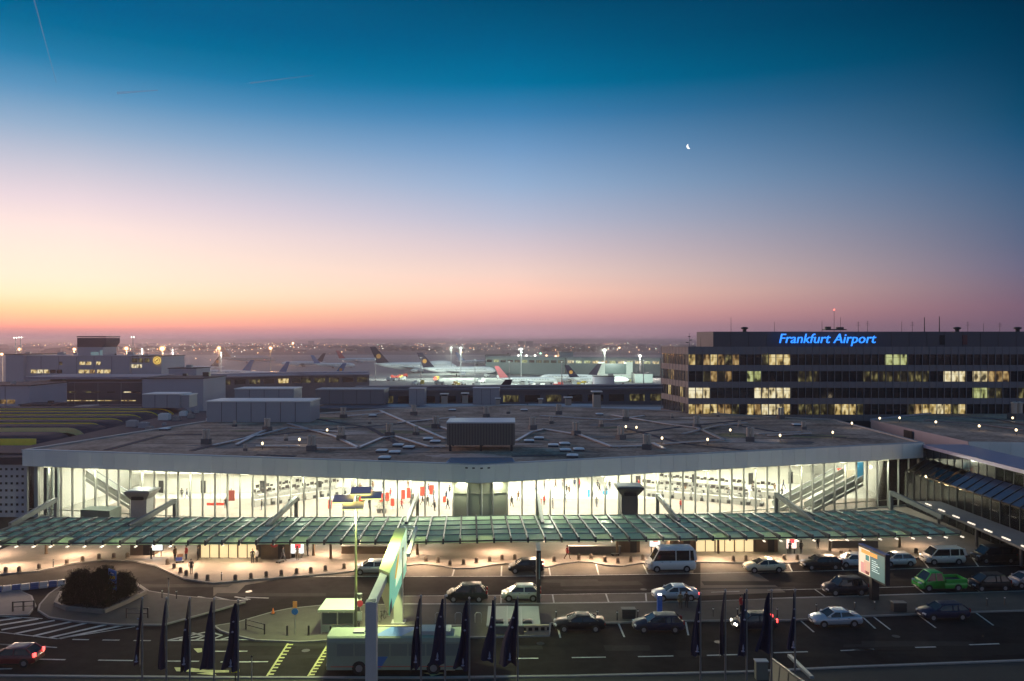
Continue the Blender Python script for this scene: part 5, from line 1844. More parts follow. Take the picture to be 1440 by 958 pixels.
def airliner(label, px, py_ground, L, heading, fin, disc=True, hump=False, four=False, body=None, ftop=None):
    """px = nose-to-tail middle; heading 0 = nose towards +x"""
    d = F * (H + .3) / (py_ground - CY)
    t = thing('airliner', label, 'airliner', ((px - CX) * d / F, d, -.3), heading)
    r = L * .047
    zc = r * 1.75
    body = body or PLW
    st = [(-.5, .12, .55), (-.46, .25, .45), (-.38, .55, .28), (-.26, .88, .1), (-.18, 1, 0), (.36, 1, 0), (.42, .9, -.05), (.46, .68, -.12), (.485, .42, -.2), (.5, .1, -.25)]
    rings = [[Vector((x * L, math.cos(a) * r * s, zc + r * o + math.sin(a) * r * s)) for a in [2 * math.pi * k / 14 for k in range(14)]] for x, s, o in st]
    obj('fuselage', MB().rings(rings, 0, True, True), body, t)
    if hump:
        rings = [[Vector((x * L, math.cos(a) * r * s * .8, zc + r * .75 + math.sin(a) * r * s * .75)) for a in [2 * math.pi * k / 10 for k in range(10)]] for x, s in ((.12, .1), (.2, .75), (.3, .9), (.38, .8), (.44, .35))]
        obj('upper_deck', MB().rings(rings, 0, True, True), body, t)
    w = MB()
    for s in (-1, 1):
        vs = [(.10 * L, s * r * .8, zc - r * .55), (-.08 * L, s * r * .8, zc - r * .5), (-.20 * L, s * L * .47, zc + r * .25), (-.155 * L, s * L * .47, zc + r * .25)]
        lo = [(x, y, z - (L * .018 if abs(y) < L * .2 else L * .004)) for x, y, z in vs]
        fs = [(0, 1, 2, 3), (7, 6, 5, 4), (0, 4, 5, 1), (1, 5, 6, 2), (2, 6, 7, 3), (3, 7, 4, 0)]
        obj('wing', MB().add(vs + lo, fs), PLB, t)
        vs = [(-.39 * L, s * r * .3, zc + r * .35), (-.47 * L, s * r * .3, zc + r * .4), (-.50 * L, s * L * .17, zc + r * .7), (-.465 * L, s * L * .17, zc + r * .7)]
        lo = [(x, y, z - L * .005) for x, y, z in vs]
        obj('tailplane', MB().add(vs + lo, fs), body, t)
        for j in range(2 if four else 1):
            yy = s * L * (.16 + .13 * j)
            xx = L * (.05 - .07 * j)
            rings = [[Vector((xx + dx * L, yy + math.cos(a) * L * .024 * q_, zc - r * .95 + math.sin(a) * L * .024 * q_)) for a in [2 * math.pi * k / 10 for k in range(10)]] for dx, q_ in ((-.045, .5), (0, .95), (.03, 1.0), (.038, .85))]
            obj('engine', MB().rings(rings, 0, True, True), ENG, t)
    hf = L * .195
    vs = [(-.325 * L, 0, zc + r * .85), (-.475 * L, 0, zc + r * .7), (-.56 * L, 0, zc + r * .8 + hf), (-.49 * L, 0, zc + r * .8 + hf)]
    th = .006 * L
    a = [(x, -th * (1 if i < 2 else .4), z) for i, (x, y, z) in enumerate(vs)]
    b = [(x, th * (1 if i < 2 else .4), z) for i, (x, y, z) in enumerate(vs)]
    fn = obj('tail_fin', MB().add(a + b, [(3, 2, 1, 0), (4, 5, 6, 7), (0, 1, 5, 4), (1, 2, 6, 5), (2, 3, 7, 6), (3, 0, 4, 7)]), fin, t)
    if disc:
        cx_, cz_, rr_ = -.455 * L, zc + r * .8 + hf * .42, hf * .15
        for s in (-1, 1):
            rings = [[Vector((cx_ + rr_ * math.cos(q_), s * y, cz_ + rr_ * math.sin(q_))) for q_ in [2 * math.pi * k / 12 for k in range(12)]] for y in (th * .6, th * 1.15)]
            obj('fin_emblem', MB().rings(rings), DISC, fn)
    m = MB()
    for x, y in ((.4, 0), (-.03, -.055), (-.03, .055)):
        m.tube([(x * L, y * L, .3), (x * L, y * L, zc)], .14, 6)
        for k in (-1, 1):
            m.tube([(x * L, y * L + k * .3 - .12, .5), (x * L, y * L + k * .3 + .12, .5)], .5, 8)
    obj('landing_gear', m, BLACK, t)
    wn_ = MB()
    n = int(L / 1.4)
    for s in (-1, 1):
        for k in range(n):
            x = (-.3 + .68 * k / n) * L
            wn_.box((x, s * (r + .0), zc + r * .22), (.45, .06, .5))
    wo_ = obj('cabin_window', wn_, GLASS_D, t, kind='stuff')
    ck = MB().box((.475 * L, 0, zc + r * .12), (.012 * L, r * .75, r * .26))
    obj('cockpit_window', ck, GLASS_D, t)
    return t


airliner('large airliner with tall dark tail fin and yellow emblem, left of the lit pair', 585, 524, 68, 0.12, FIN_D, hump=True, four=True)
airliner('second lit airliner, its dark tail fin with bright orange disc in front of the first', 645, 529, 56, 0.08, FIN_D)
airliner('airliner with slender red tail fin parked on the bright apron', 742, 541, 36, 0.1, FIN_R, disc=False)
airliner('pale airliner facing left with dark tail and round emblem beside the terminal annex', 270, 525, 47, R(178), FIN_D)
airliner('distant orange lit airliner at the left behind the emblem tail', 350, 511, 62, 0.1, FIN_O, disc=False, body=mat('airliner_orange_lit', (.62, .5, .42), .4))  # orange light painted into this airliner's body and fin colours
airliner('airliner with blue tail fin behind the pale roofed pier, nearest the emblem airliner', 318, 530, 40, R(170), FIN_B, disc=False)
airliner('airliner with blue tail fin behind the middle of the pale roofed pier', 372, 532, 38, R(160), FIN_B, disc=False)
airliner('airliner with blue and yellow tail fin behind the outer end of the pale roofed pier', 446, 536, 38, R(165), FIN_B, disc=True)
t = airliner('airliner hidden behind the low dark pier, only its big navy tail fin showing', 638, 582, 40, R(195), FIN_D, disc=False)
t.location.y = 285; t.location.x = (644 - CX) * 285 / F - 2
airliner('airliner with dark fin parked at the far pier left of the office block', 842, 541, 38, R(8), FIN_D)
airliner('small distant airliner behind the white masts at the middle', 672, 514, 45, R(20), FIN_B, disc=False)

airliner('small far airliner with blue tail above the outer end of the left pier', 470, 518, 40, .1, FIN_B, disc=False)
airliner('small far airliner with dark tail under the orange lamps of the left apron', 425, 516, 44, R(175), FIN_D, disc=False)
airliner('very distant airliner with red tail left of the tall dark emblem tail', 505, 511, 48, .2, FIN_R, disc=False)
airliner('airliner with navy tail parked at the bright hub right of the red tailed one', 800, 537, 38, R(172), FIN_D, disc=False)
# apron vehicles
VEH = [mat('apron_red', (.5, .08, .06), .5), mat('apron_white', (.7, .7, .66), .5), mat('apron_yellow', (.6, .45, .08), .5), mat('apron_grey', (.3, .32, .32), .5)]
random.seed(14)
for k in range(46):
    px = random.uniform(530, 860)
    d = random.uniform(400, 590)
    X = (px - CX) * d / F
    ln = random.uniform(2.2, 6.5)
    c = VEH[random.choice((0, 1, 1, 1, 2, 3, 3, 3))]
    t = thing('apron_vehicle', 'small service vehicle between the lit airliners on the apron', 'vehicle', (X, d, -.3), random.uniform(0, 3.1), 'service vehicles on the far apron')
    obj('body', MB().box((0, 0, 1.2), (ln, 2.2, 1.5)).box((ln * .3, 0, 2.2), (ln * .35, 2.0, .9)), c, t)
    m = MB()
    for x in (-.32, .32):
        for y in (-1.0, 1.0):
            m.tube([(x * ln, y - .12, .45), (x * ln, y + .12, .45)], .45, 8)
    obj('wheel', m, BLACK, t, kind='stuff')

# ------------------------------------------------------------------ lamp masts
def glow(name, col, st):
    """halo around a lamp put in as an emissive shell: glows in the lamp's colour, lets the bulb show through"""
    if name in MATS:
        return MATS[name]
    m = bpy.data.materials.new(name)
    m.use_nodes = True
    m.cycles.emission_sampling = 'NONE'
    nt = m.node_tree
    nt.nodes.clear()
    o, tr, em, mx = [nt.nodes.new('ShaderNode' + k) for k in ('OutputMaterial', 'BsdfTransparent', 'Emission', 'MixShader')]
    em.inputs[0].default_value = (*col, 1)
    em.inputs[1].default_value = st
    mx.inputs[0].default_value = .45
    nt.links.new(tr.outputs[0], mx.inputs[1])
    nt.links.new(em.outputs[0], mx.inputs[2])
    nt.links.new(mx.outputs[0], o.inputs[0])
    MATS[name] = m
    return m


def mast(px, py, d, label, col, st, power=0, heads=1, grp='lamp masts over the far apron', head=1.1, bare=False):
    X, zt_ = (px - CX) * d / F, H - (py - CY) * d / F
    t = thing('lamp_mast', label, 'lamp mast', (X, d, -.3), 0, grp)
    zt_ += .3
    obj('pole', MB().lathe((0, 0, 0), [(.32, 0), (.16, zt_)], 6), STEEL, t)
    obj('crossarm', MB().box((0, 0, zt_), (1.2 + head * 2, .3, .3)), STEEL, t)
    for k in range(heads):
        x = (k - (heads - 1) / 2) * head * 1.5
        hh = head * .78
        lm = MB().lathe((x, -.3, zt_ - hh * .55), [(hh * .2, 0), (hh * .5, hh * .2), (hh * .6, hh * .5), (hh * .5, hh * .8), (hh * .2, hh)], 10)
        lh = obj('lamp_halo', lm, glow('mast_glow_%d_%d_%d' % (col[0] * 99, col[1] * 99, col[2] * 99), col, 2.2), t)  # shell that imitates the halo around the bulb
        hh *= .62
        lm = MB().lathe((x, -.3, zt_ - head * .78 * .55 + hh * .3), [(hh * .2, 0), (hh * .5, hh * .2), (hh * .6, hh * .5), (hh * .5, hh * .8), (hh * .2, hh)], 8)
        obj('bulb', lm, lamp_mat('mast_bulb_%d_%d_%d' % (col[0] * 99, col[1] * 99, col[2] * 99), tuple(.5 + .5 * v for v in col), st), lh)
    if power:
        light('lamp_light', 'SPOT', (X, d, zt_ - 1.2), power, col, t, (X, d - 14, 0), 1.5, 165, .5)
    return t


OR, WH, GR = (1.0, .50, .18), (1.0, .93, .82), (.78, 1.0, .82)
for px, py, d, c, s, hd in ((28, 491, 420, OR, 5, 1.6), (105, 491, 420, OR, 6, 1.5), (178, 490, 430, OR, 9, 1.9), (200, 491, 430, WH, 6, 1.2), (228.5, 490, 430, OR, 12, 2.5), (308, 489.5, 520, OR, 10, 2.2), (380.5, 489.5, 600, OR, 9, 2.3), (243, 492.5, 480, WH, 6, 1.2), (311, 496, 470, WH, 6, 1.2), (412, 482.5, 900, OR, 6, 2.4), (3, 498, 400, OR, 3, 1.3)):
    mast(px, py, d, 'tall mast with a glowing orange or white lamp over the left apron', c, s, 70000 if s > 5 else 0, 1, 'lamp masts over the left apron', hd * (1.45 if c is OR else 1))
for px, py, d, c, s, hd, pw in ((634.5, 489, 640, GR, 9, 2.0, 60000), (648, 489.5, 560, GR, 12, 2.4, 120000), (733, 491, 560, GR, 10, 2.3, 120000), (729, 500, 640, WH, 8, 2.2, 0), (740.5, 500, 640, WH, 8, 2.2, 40000), (752.5, 500, 640, WH, 8, 2.2, 0), (768.5, 500, 640, OR, 8, 2.2, 0), (781.5, 501, 640, OR, 8, 2.4, 40000), (850, 492.5, 540, (.9, 1, .8), 14, 3.0, 120000), (871, 489, 760, OR, 8, 2.5, 0), (900, 500.5, 560, WH, 12, 2.8, 90000), (760, 497, 800, (.3, .9, .6), 5, 2.4, 0)):
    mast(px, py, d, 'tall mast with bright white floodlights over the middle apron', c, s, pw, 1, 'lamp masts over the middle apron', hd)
for px, py, d, tx, td in ((528, 505, 520, 575, 640), (592, 503, 505, 640, 590), (668, 506, 470, 690, 560), (716, 509, 410, 745, 464), (790, 509, 410, 770, 470), (905, 507, 450, 890, 520)):
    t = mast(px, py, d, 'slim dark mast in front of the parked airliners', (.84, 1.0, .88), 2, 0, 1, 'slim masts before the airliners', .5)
    zt_ = H - (py - CY) * d / F
    light('lamp_light', 'SPOT', ((px - CX) * d / F, d + .8, zt_ + .2), 110000, (.84, 1.0, .88), t, ((tx - CX) * td / F, td, 3), .6, 100, .8)  # floodlight added to brighten the near sides of the airliners
for px, py, d in ((22, 475, 380), (29, 474.5, 380), (187, 474, 400)):
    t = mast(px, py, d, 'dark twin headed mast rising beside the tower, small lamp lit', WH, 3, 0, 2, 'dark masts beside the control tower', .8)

# ------------------------------------------------------------------ the far plain: trees, sheds and thousands of lights
random.seed(31)
m = MB()
for k in range(420):
    d = random.uniform(1700, 7000)
    X = random.uniform(-.75, .75) * d
    w, dep, h = random.uniform(15, 70), random.uniform(10, 40), random.uniform(4, 13) * (1 + (random.random() < .06))
    m.box((X, d, h / 2 - .6), (w, dep, h), random.uniform(0, 3))
struct('far_sheds', m, mat('far_shed_wall', (.15, .15, .16), .8, var=.3, scale=.01), 'stuff')
m = MB()
for k in range(260):
    d = random.uniform(1900, 40000)
    X = random.uniform(-.8, .8) * d
    w = random.uniform(60, 320)
    n = 12
    for j in range(n):
        x = X + (j / n - .5) * w
        h = random.uniform(7, 15)
        m.lathe((x, d + random.uniform(-12, 12), -.6), [(3, 0), (w / n * .75, h * .35), (w / n * .6, h * .75), (1.2, h)], 6)
struct('far_woods', m, mat('far_wood_leaf', (.035, .045, .03), .95), 'stuff')
streets = []
for k in range(70):
    d = random.uniform(900, 5200)
    X = random.uniform(-.62, .5) * d
    a_ = random.choice((random.uniform(-.25, .25), random.uniform(1.0, 2.0)))
    streets.append((X, d, a_, random.uniform(25, 60), random.randint(5, 16)))
for nm, col, st, share in (('orange', (1, .52, .22), 6, .55), ('white', (1, .88, .7), 5, .3), ('green_white', (.75, 1, .8), 5, .1), ('red', (1, .2, .12), 3, .05)):
    m = MB()
    pts_ = []
    for k, (X, d, a_, st_, n) in enumerate(streets):
        if (k % 20) / 20 < share if nm == 'orange' else (k % 20) / 20 >= .55 and nm == 'white' or (k % 9 == 0 and nm == 'green_white'):
            pts_ += [(X + i * st_ * math.cos(a_), d + i * st_ * math.sin(a_)) for i in range(n)]
    for k in range(int(480 * share)):
        d = random.uniform(750, 5600)
        pts_.append((random.uniform(-.66, .66) * d, d))
    for X, d in pts_:
        if d < 1300 and X / d > -.16 and random.random() < .6:
            continue
        s = .00046 * d * random.choice((.35, .5, .6, .8, 1, 1.7)) + .15
        m.lathe((X, d, random.uniform(2, 11)), [(s * .3, 0), (s * .6, s * .5), (s * .3, s)], 5)
    struct('distant_lamps', m, lamp_mat('distant_lamp_' + nm, col, st), 'stuff')
# ------------------------------------------------------------------ the moon
p = dp(969, 206, 20000)
m = MB()
Rm = 62.0
n = 14
vs = []
for i in range(n + 1):
    a = R(-78) + R(156) * i / n
    vs.append((-Rm * math.cos(a), Rm * math.sin(a)))
ins = []
for i in range(n + 1):
    a = R(-78) + R(156) * i / n
    ins.append((-Rm * .42 * math.cos(a) + Rm * .12, Rm * .97 * math.sin(a)))
rot = R(22)
pts_o = [(x * math.cos(rot) - z * math.sin(rot), x * math.sin(rot) + z * math.cos(rot)) for x, z in vs]
pts_i = [(x * math.cos(rot) - z * math.sin(rot), x * math.sin(rot) + z * math.cos(rot)) for x, z in ins]
vv = [(x, -6, z) for x, z in pts_o] + [(x, -6, z) for x, z in pts_i] + [(x, 6, z) for x, z in pts_o] + [(x, 6, z) for x, z in pts_i]
N = n + 1
fs = []
for i in range(n):
    fs += [(i, i + 1, N + i + 1, N + i), (2 * N + i, 3 * N + i, 3 * N + i + 1, 2 * N + i + 1), (i, 2 * N + i, 2 * N + i + 1, i + 1), (N + i, N + i + 1, 3 * N + i + 1, 3 * N + i)]
m.add(vv, fs)
solo('moon', m, lamp_mat('moonlight', (1.0, .97, .9), 1.6), 'thin white crescent moon high in the blue sky', 'moon', p)
# contrails
def vapour():
    m = bpy.data.materials.new('vapour')
    m.use_nodes = True
    nt = m.node_tree
    nt.nodes.clear()
    o = nt.nodes.new('ShaderNodeOutputMaterial')
    mx, m2 = nt.nodes.new('ShaderNodeMixShader'), nt.nodes.new('ShaderNodeMixShader')
    tr, di, tl = nt.nodes.new('ShaderNodeBsdfTransparent'), nt.nodes.new('ShaderNodeBsdfDiffuse'), nt.nodes.new('ShaderNodeBsdfTranslucent')
    di.inputs[0].default_value = tl.inputs[0].default_value = (.9, .9, .9, 1)
    m2.inputs[0].default_value = .5
    nt.links.new(di.outputs[0], m2.inputs[1])
    nt.links.new(tl.outputs[0], m2.inputs[2])
    mx.inputs[0].default_value = .17
    nt.links.new(tr.outputs[0], mx.inputs[1])
    nt.links.new(m2.outputs[0], mx.inputs[2])
    nt.links.new(mx.outputs[0], o.inputs[0])
    return m


for pa_, pb_, d, w, lab in (((40, -30), (79, 116), 9000, 9.0, 'straight pale vapour trail falling across the upper left sky'), ((165, 131), (222, 127), 9000, 16.0, 'short faint vapour trail lying in the upper left sky'), ((352, 117), (440, 106), 9000, 9.0, 'faint slanting vapour trail right of the short one')):
    a, b = dp(*pa_, d), dp(*pb_, d)
    m = MB()
    n = 10
    m.tube([a.lerp(b, i / n) for i in range(n + 1)], [w * (1 - .7 * i / n) for i in range(n + 1)], 8)
    solo('vapour_trail', m, vapour(), lab, 'contrail')
# ================================================================== CARS
TYRE, RIM = mat('tyre_rubber', (.02, .02, .02), .8), mat('alloy_rim', (.35, .36, .38), .35, metal=.7)
LENS = mat('headlamp_lens', (.55, .57, .6), .12)
LENS_ON = lamp_mat('headlamp_on', (1, .9, .7), 12.0)
TAIL = mat('tail_lamp', (.28, .015, .012), .25)
TAIL_ON = lamp_mat('tail_lamp_on', (1, .05, .04), 5.0)
PLATE = mat('number_plate', (.62, .62, .58), .5)
TRIM = mat('car_trim', (.022, .022, .024), .5)


def paint(name, c, metal=.0, rough=.35):
    dk = max(c) < .06
    return mat('car_paint_' + name, c, .45 if dk else rough, metal=metal, coat=.08 if dk else .3, spec=.2 if dk else None)


TYPES = {  # L, W, H, belt, hood z, xA windscreen foot, xC roof front, xD roof rear, xB rear window foot, boot z
    'sedan': (4.65, 1.8, 1.45, .96, .86, -1.12, -.30, .92, 1.72, 1.02),
    'hatch': (4.0, 1.74, 1.52, .98, .88, -1.22, -.42, 1.22, 1.82, .98),
    'estate': (4.6, 1.8, 1.49, .97, .87, -1.12, -.34, 1.62, 2.16, .97),
    'mpv': (4.2, 1.78, 1.68, 1.02, .95, -1.36, -.50, 1.42, 1.96, 1.02),
    'suv': (4.5, 1.86, 1.76, 1.06, 1.0, -1.12, -.46, 1.6, 2.12, 1.06),
    'van': (4.9, 1.92, 1.95, 1.12, 1.0, -1.75, -1.0, 2.15, 2.38, 1.12),
    'minibus': (5.6, 2.0, 2.55, 1.32, 1.12, -2.2, -1.5, 2.6, 2.74, 1.32),
    'pickup': (5.2, 1.9, 1.98, 1.12, .95, -1.95, -1.25, -.1, .1, 1.0),
}


def car(kind, pm, label, px, py, yaw=0.0, lit=False, group='parked and passing cars', roof_sign=None, plane=0.0, glassm=None, braking=False, cat='car', flip=False):
    L, Wd, Hh, belt, hood, xA, xC, xD, xB, boot = TYPES[kind]
    loc = gp(px, py, plane)
    loc.y += Wd / 2                      # the surveyed point is the near side's wheel line
    t = thing({'van': 'parked_van', 'minibus': 'minibus', 'pickup': 'pickup_truck'}.get(kind, 'parked_car'), label, cat, loc, yaw + (math.pi if flip else 0), group)
    hw = Wd / 2
    f0, f1 = -L / 2, L / 2

    def ring(x, w, zt, zb=.24, crown=.02):
        zm = zb + (zt - zb) * .52
        half = [(w * .86, zb), (w * .97, zb + .1), (w, zm), (w * .975, zt - .1), (w * .90, zt - .02)]
        r = [Vector((x, -y, z)) for y, z in half] + [Vector((x, 0, zt + crown))] + [Vector((x, y, z)) for y, z in half[::-1]] + [Vector((x, 0, zb))]
        return r
    nose = .62 if kind not in ('van', 'minibus', 'pickup') else .85
    rings = [ring(f0, hw * .72, nose, .36), ring(f0 + .07, hw * .86, nose + .06, .28), ring(f0 + .3, hw * .95, hood - .05), ring(f0 + .6, hw, hood), ring(xA - .25, hw, belt - .03), ring(xA + .1, hw, belt), ring(0 if xB > .3 else xB - .1, hw, belt), ring(min(xB, f1 - .2) - .1, hw, boot if kind != 'pickup' else belt)]
    if kind == 'pickup':
        rings += [ring(.2, hw, .92), ring(f1 - .1, hw, .92), ring(f1, hw * .96, .88, .36)]
    else:
        rings += [ring(f1 - .22, hw * .96, boot - .02), ring(f1 - .07, hw * .9, boot - .12, .3), ring(f1, hw * .8, boot - .3, .38)]
    obj('body', MB().rings(rings, 0, True, True), pm, t)
    # cabin glass and roof
    hb, ht = hw * .93, hw * (.74 if kind not in ('van', 'minibus') else .84)
    zr = Hh - .07
    bot = [(xA, -hb), (xB, -hb * .97), (xB, hb * .97), (xA, hb)]
    top = [(xC, -ht), (xD, -ht), (xD, ht), (xC, ht)]
    m = MB().add([(x, y, belt - .03) for x, y in bot] + [(x, y, zr) for x, y in top], [(0, 1, 5, 4), (1, 2, 6, 5), (2, 3, 7, 6), (3, 0, 4, 7), (4, 5, 6, 7)])
    obj('window_glass', m, glassm or GLASS_D, t)
    rr = MB()
    rr.rings([[Vector((x, y, z)) for x, y in ((xC - e * 1.2, -ht - e), (xD + e, -ht - e), (xD + e, ht + e), (xC - e * 1.2, ht + e))] for e, z in ((.035, zr - .04), (.03, zr - .005), (-.0, zr + .03), (-.09, zr + .055), (-.26, zr + .072))], 0, True, True)
    for s in (-1, 1):
        rr.bar((xA, s * hb, belt - .02), (xC, s * ht, zr), .09, .07)
        rr.bar((xB, s * hb * .97, belt - .02), (xD, s * ht, zr), .13 if kind not in ('van', 'minibus') else .3, .07)
        xm = (xC + xD) / 2 - .1
        rr.bar((xm, s * (hb + .006), belt - .02), (xm, s * (ht + .012), zr), .09, .05)
        if xD - xC > 1.9:
            xm = xD - .55
            rr.bar((xm, s * (hb + .006), belt - .02), (xm, s * (ht + .012), zr), .1, .05)
    obj('roof', rr, pm, t)
    if kind == 'minibus':
        e = MB().rings([[Vector((x, y, z)) for x, y in ((xC - .05 + q * 2, -ht + q * .5), (xD - q, -ht + q * .5), (xD - q, ht - q * .5), (xC - .05 + q * 2, ht - q * .5))] for q, z in ((0, zr + .05), (.08, zr + .2), (.3, zr + .3))], 0, True, False)
        obj('raised_roof', e, pm, t)
    wr = .32 if kind not in ('van', 'minibus', 'pickup', 'suv') else .35
    for x in (f0 + L * .185, f1 - L * .2):
        for s in (-1, 1):
            w = obj('wheel', MB().tube([(x, s * (hw - .02), wr), (x, s * (hw + .006), wr)], wr + .06, 14), BLACK, t)
            ty = obj('tyre', MB().tube([(x, s * (hw - .2), wr), (x, s * (hw + .02), wr)], wr, 14), TYRE, w)
            obj('rim', MB().tube([(x, s * (hw + .0), wr), (x, s * (hw + .035), wr)], wr * .62, 10), RIM, w)
    for s in (-1, 1):
        obj('headlight', MB().box((f0 + .16, s * hw * .68, nose + .02), (.26, .36, .15), s * -.35), LENS_ON if lit else LENS, t)
        zt2 = boot - .28 if kind in ('sedan', 'pickup') else belt - .06
        obj('tail_light', MB().box((f1 - .07, s * hw * .76, zt2), (.14, .26, .17 if kind == 'sedan' else .3), s * .3), TAIL_ON if (lit or braking) else TAIL, t)
        obj('wing_mirror', MB().box((xA + .22, s * (hw + .08), belt + .07), (.14, .2, .13)), TRIM if kind in ('van', 'minibus', 'pickup') else pm, t)
        hd = MB().box((xA + 1.05, s * (hw + .005), belt - .14), (.18, .03, .035))
        if kind != 'pickup':
            hd.box((xA + 2.0, s * (hw + .005), belt - .14), (.18, .03, .035))
        obj('door_handle', hd, TRIM, t)
    obj('bumper', MB().box((f0 + .04, 0, .40), (.14, Wd * .76, .12)), TRIM, t)
    obj('bumper', MB().box((f1 - .03, 0, .42), (.12, Wd * .78, .12)), TRIM, t)
    obj('grille', MB().box((f0 + .03, 0, nose - .05), (.10, Wd * .36, .12)), TRIM, t)
    obj('number_plate', MB().box((f0 - .035, 0, .42), (.02, .5, .11)), PLATE, t)
    obj('sill', MB().box((0, 0, .25), (L * .86, Wd * .9, .12)), TRIM, t)
    if kind == 'pickup':
        b = MB()
        for s in (-1, 1):
            b.box((1.4, s * (hw - .05), 1.08), (2.3, .07, .34))
        b.box((f1 - .05, 0, 1.08), (.07, Wd - .1, .34)).box((.26, 0, 1.08), (.07, Wd - .1, .34))
        obj('bed_side', b, pm, t)
        obj('bed_floor', MB().box((1.4, 0, .945), (2.25, Wd - .14, .03)), TRIM, t)
    if roof_sign:
        obj('roof_sign', MB().box((.25, 0, Hh + .1), (.14, .42, .16)), roof_sign, t)
    return t


Y3 = R(3.4)
P = paint
SILV, WHT, BLK, NAVY = P('silver', (.36, .38, .40), .5), P('white', (.68, .68, .66)), P('black', (.012, .012, .014)), P('navy', (.012, .018, .045))
car('hatch', SILV, 'small silver car half hidden by the overhead sign gantry at the kerb', 522, 809)
car('hatch', BLK, 'black hatchback by the kerb, behind the thin dark advertising pillar', 740, 807)
car('minibus', WHT, 'white high roofed minibus parked at the kerb', 945, 805, Y3 * .6, cat='minibus')
car('sedan', P('taxi_cream', (.66, .58, .38)), 'cream taxi saloon with a yellow roof sign at the kerb', 1078, 806, Y3, roof_sign=lamp_mat('taxi_sign', (1, .8, .25), 1.2), cat='taxi')
car('estate', P('glossy_black', (.018, .017, .018)), 'shiny black estate right behind the cream taxi', 1158, 802, Y3)
car('hatch', P('pearl', (.62, .62, .62)), 'white car half hidden behind the left edge of the lit billboard', 1204, 798.5, Y3)
car('hatch', P('light_silver', (.58, .59, .58), .2), 'pale silver hatchback right of the lit billboard', 1266, 797.5, Y3)
car('van', P('van_white', (.60, .57, .54)), 'long off white passenger van parked at the kerb', 1331, 795, Y3, cat='van')
car('van', P('van_black', (.010, .010, .010)), 'black passenger van at the far right of the kerb', 1404, 793, Y3, cat='van')
car('mpv', P('dark_green', (.022, .032, .026), .2), 'dark grey green compact people carrier by the traffic island', 656, 847.5)
car('hatch', P('silver_green', (.40, .43, .36), .3), 'silver hatchback beside the thin dark advertising pillar', 733, 846.5)
car('sedan', P('silver_blue', (.40, .46, .52), .3), 'silver blue saloon with glowing red tail light, two people beside it', 952, 846, Y3 * .5, braking=True)
car('suv', P('midnight', (.010, .013, .024)), 'dark blue off roader left of the billboard post', 1193, 838.5, Y3)
car('pickup', P('vivid_green', (.02, .36, .04)), 'bright green pickup truck with open low bed', 1327, 832, Y3, cat='pickup truck')
car('mpv', P('coal', (.010, .010, .012)), 'black people carrier behind the green pickup', 1397, 832, Y3)
car('hatch', P('coal_silver', (.25, .25, .26)), 'grey car cut by the right edge behind the black people carrier', 1452, 828, Y3)
car('sedan', P('ink', (.008, .008, .010)), 'black saloon in the near parking bays beside the flat roofed hut', 816, 890)
car('estate', NAVY, 'dark blue estate in the near parking bays beside the blue pillar', 928, 891)
car('hatch', P('night', (.010, .013, .024)), 'dark car with lit headlights and a red tail lamp behind the flags', 1064, 889, Y3, lit=True)
car('sedan', P('ice_blue', (.36, .43, .50), .3), 'pale blue silver saloon in the near parking bays under the billboard', 1180, 883, Y3)
car('estate', P('dark_blue', (.012, .018, .05)), 'dark blue estate car parked alone in the near bays at the right', 1333, 873.5, Y3)
car('hatch', P('wine', (.14, .02, .02)), 'dark red car with glowing tail lamps driving off the left edge', 12, 939, R(1), braking=True)

# ------------------------------------------------------------------ bus on the near lane
b0 = gp(558, 948.5, 0)
bus = thing('city_bus', 'long pale city bus with blue graphics on the road under the sign gantry', 'bus', (b0.x, b0.y + 1.25, 0), R(0.5))
BL, BW, BHt = 11.2, 2.5, 2.95
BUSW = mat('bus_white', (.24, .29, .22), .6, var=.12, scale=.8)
rs = [[Vector((x, y * w, z)) for y, z in ((-1, .35), (-1, 1.2), (-1, 2.55), (-.93, 2.85), (-.8, BHt), (.8, BHt), (.93, 2.85), (1, 2.55), (1, 1.2), (1, .35))] for x, w in ((-BL / 2, 1.15), (-BL / 2 + .12, 1.25), (BL / 2 - .1, 1.25), (BL / 2, 1.18))]
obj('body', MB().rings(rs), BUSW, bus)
for s in (-1, 1):
    for k in range(7):
        obj('window', MB().box((-BL / 2 + 1.5 + k * 1.42, s * 1.262, 1.95), (1.3, .03, .95)), mat('bus_window', (.17, .20, .18), .3), bus)
obj('windscreen', MB().box((-BL / 2 - .0, 0, 1.85), (.06, 2.1, 1.3)), GLASS_D, bus)
obj('graphic', MB().sheet([(-1.9, -1.0, BHt + .004), (.3, -1.0, BHt + .004), (1.6, 1.0, BHt + .004), (-.8, 1.0, BHt + .004)]), mat('bus_blue', (.06, .16, .42), .4), bus)
obj('graphic', MB().sheet([(-2.2, -1.256, .5), (-1.3, -1.256, .5), (-.7, -1.256, 1.42), (-1.6, -1.256, 1.42)]), mat('bus_blue', (0, 0, 0)), bus)
obj('roof_unit', MB().box((3.0, 0, BHt + .14), (2.4, 1.5, .28)), GREYPANEL, bus)
obj('roof_hatch', MB().box((-3.2, 0, BHt + .06), (.9, .8, .12)), GREYPANEL, bus)
for x in (-3.0, 2.9):
    for s in (-1, 1):
        w = obj('wheel', MB().tube([(x, s * 1.2, .5), (x, s * 1.265, .5)], .56, 16), BLACK, bus)
        obj('tyre', MB().tube([(x, s * 1.0, .48), (x, s * 1.28, .48)], .48, 16), TYRE, w)
        obj('rim', MB().tube([(x, s * 1.26, .48), (x, s * 1.3, .48)], .28, 12), RIM, w)
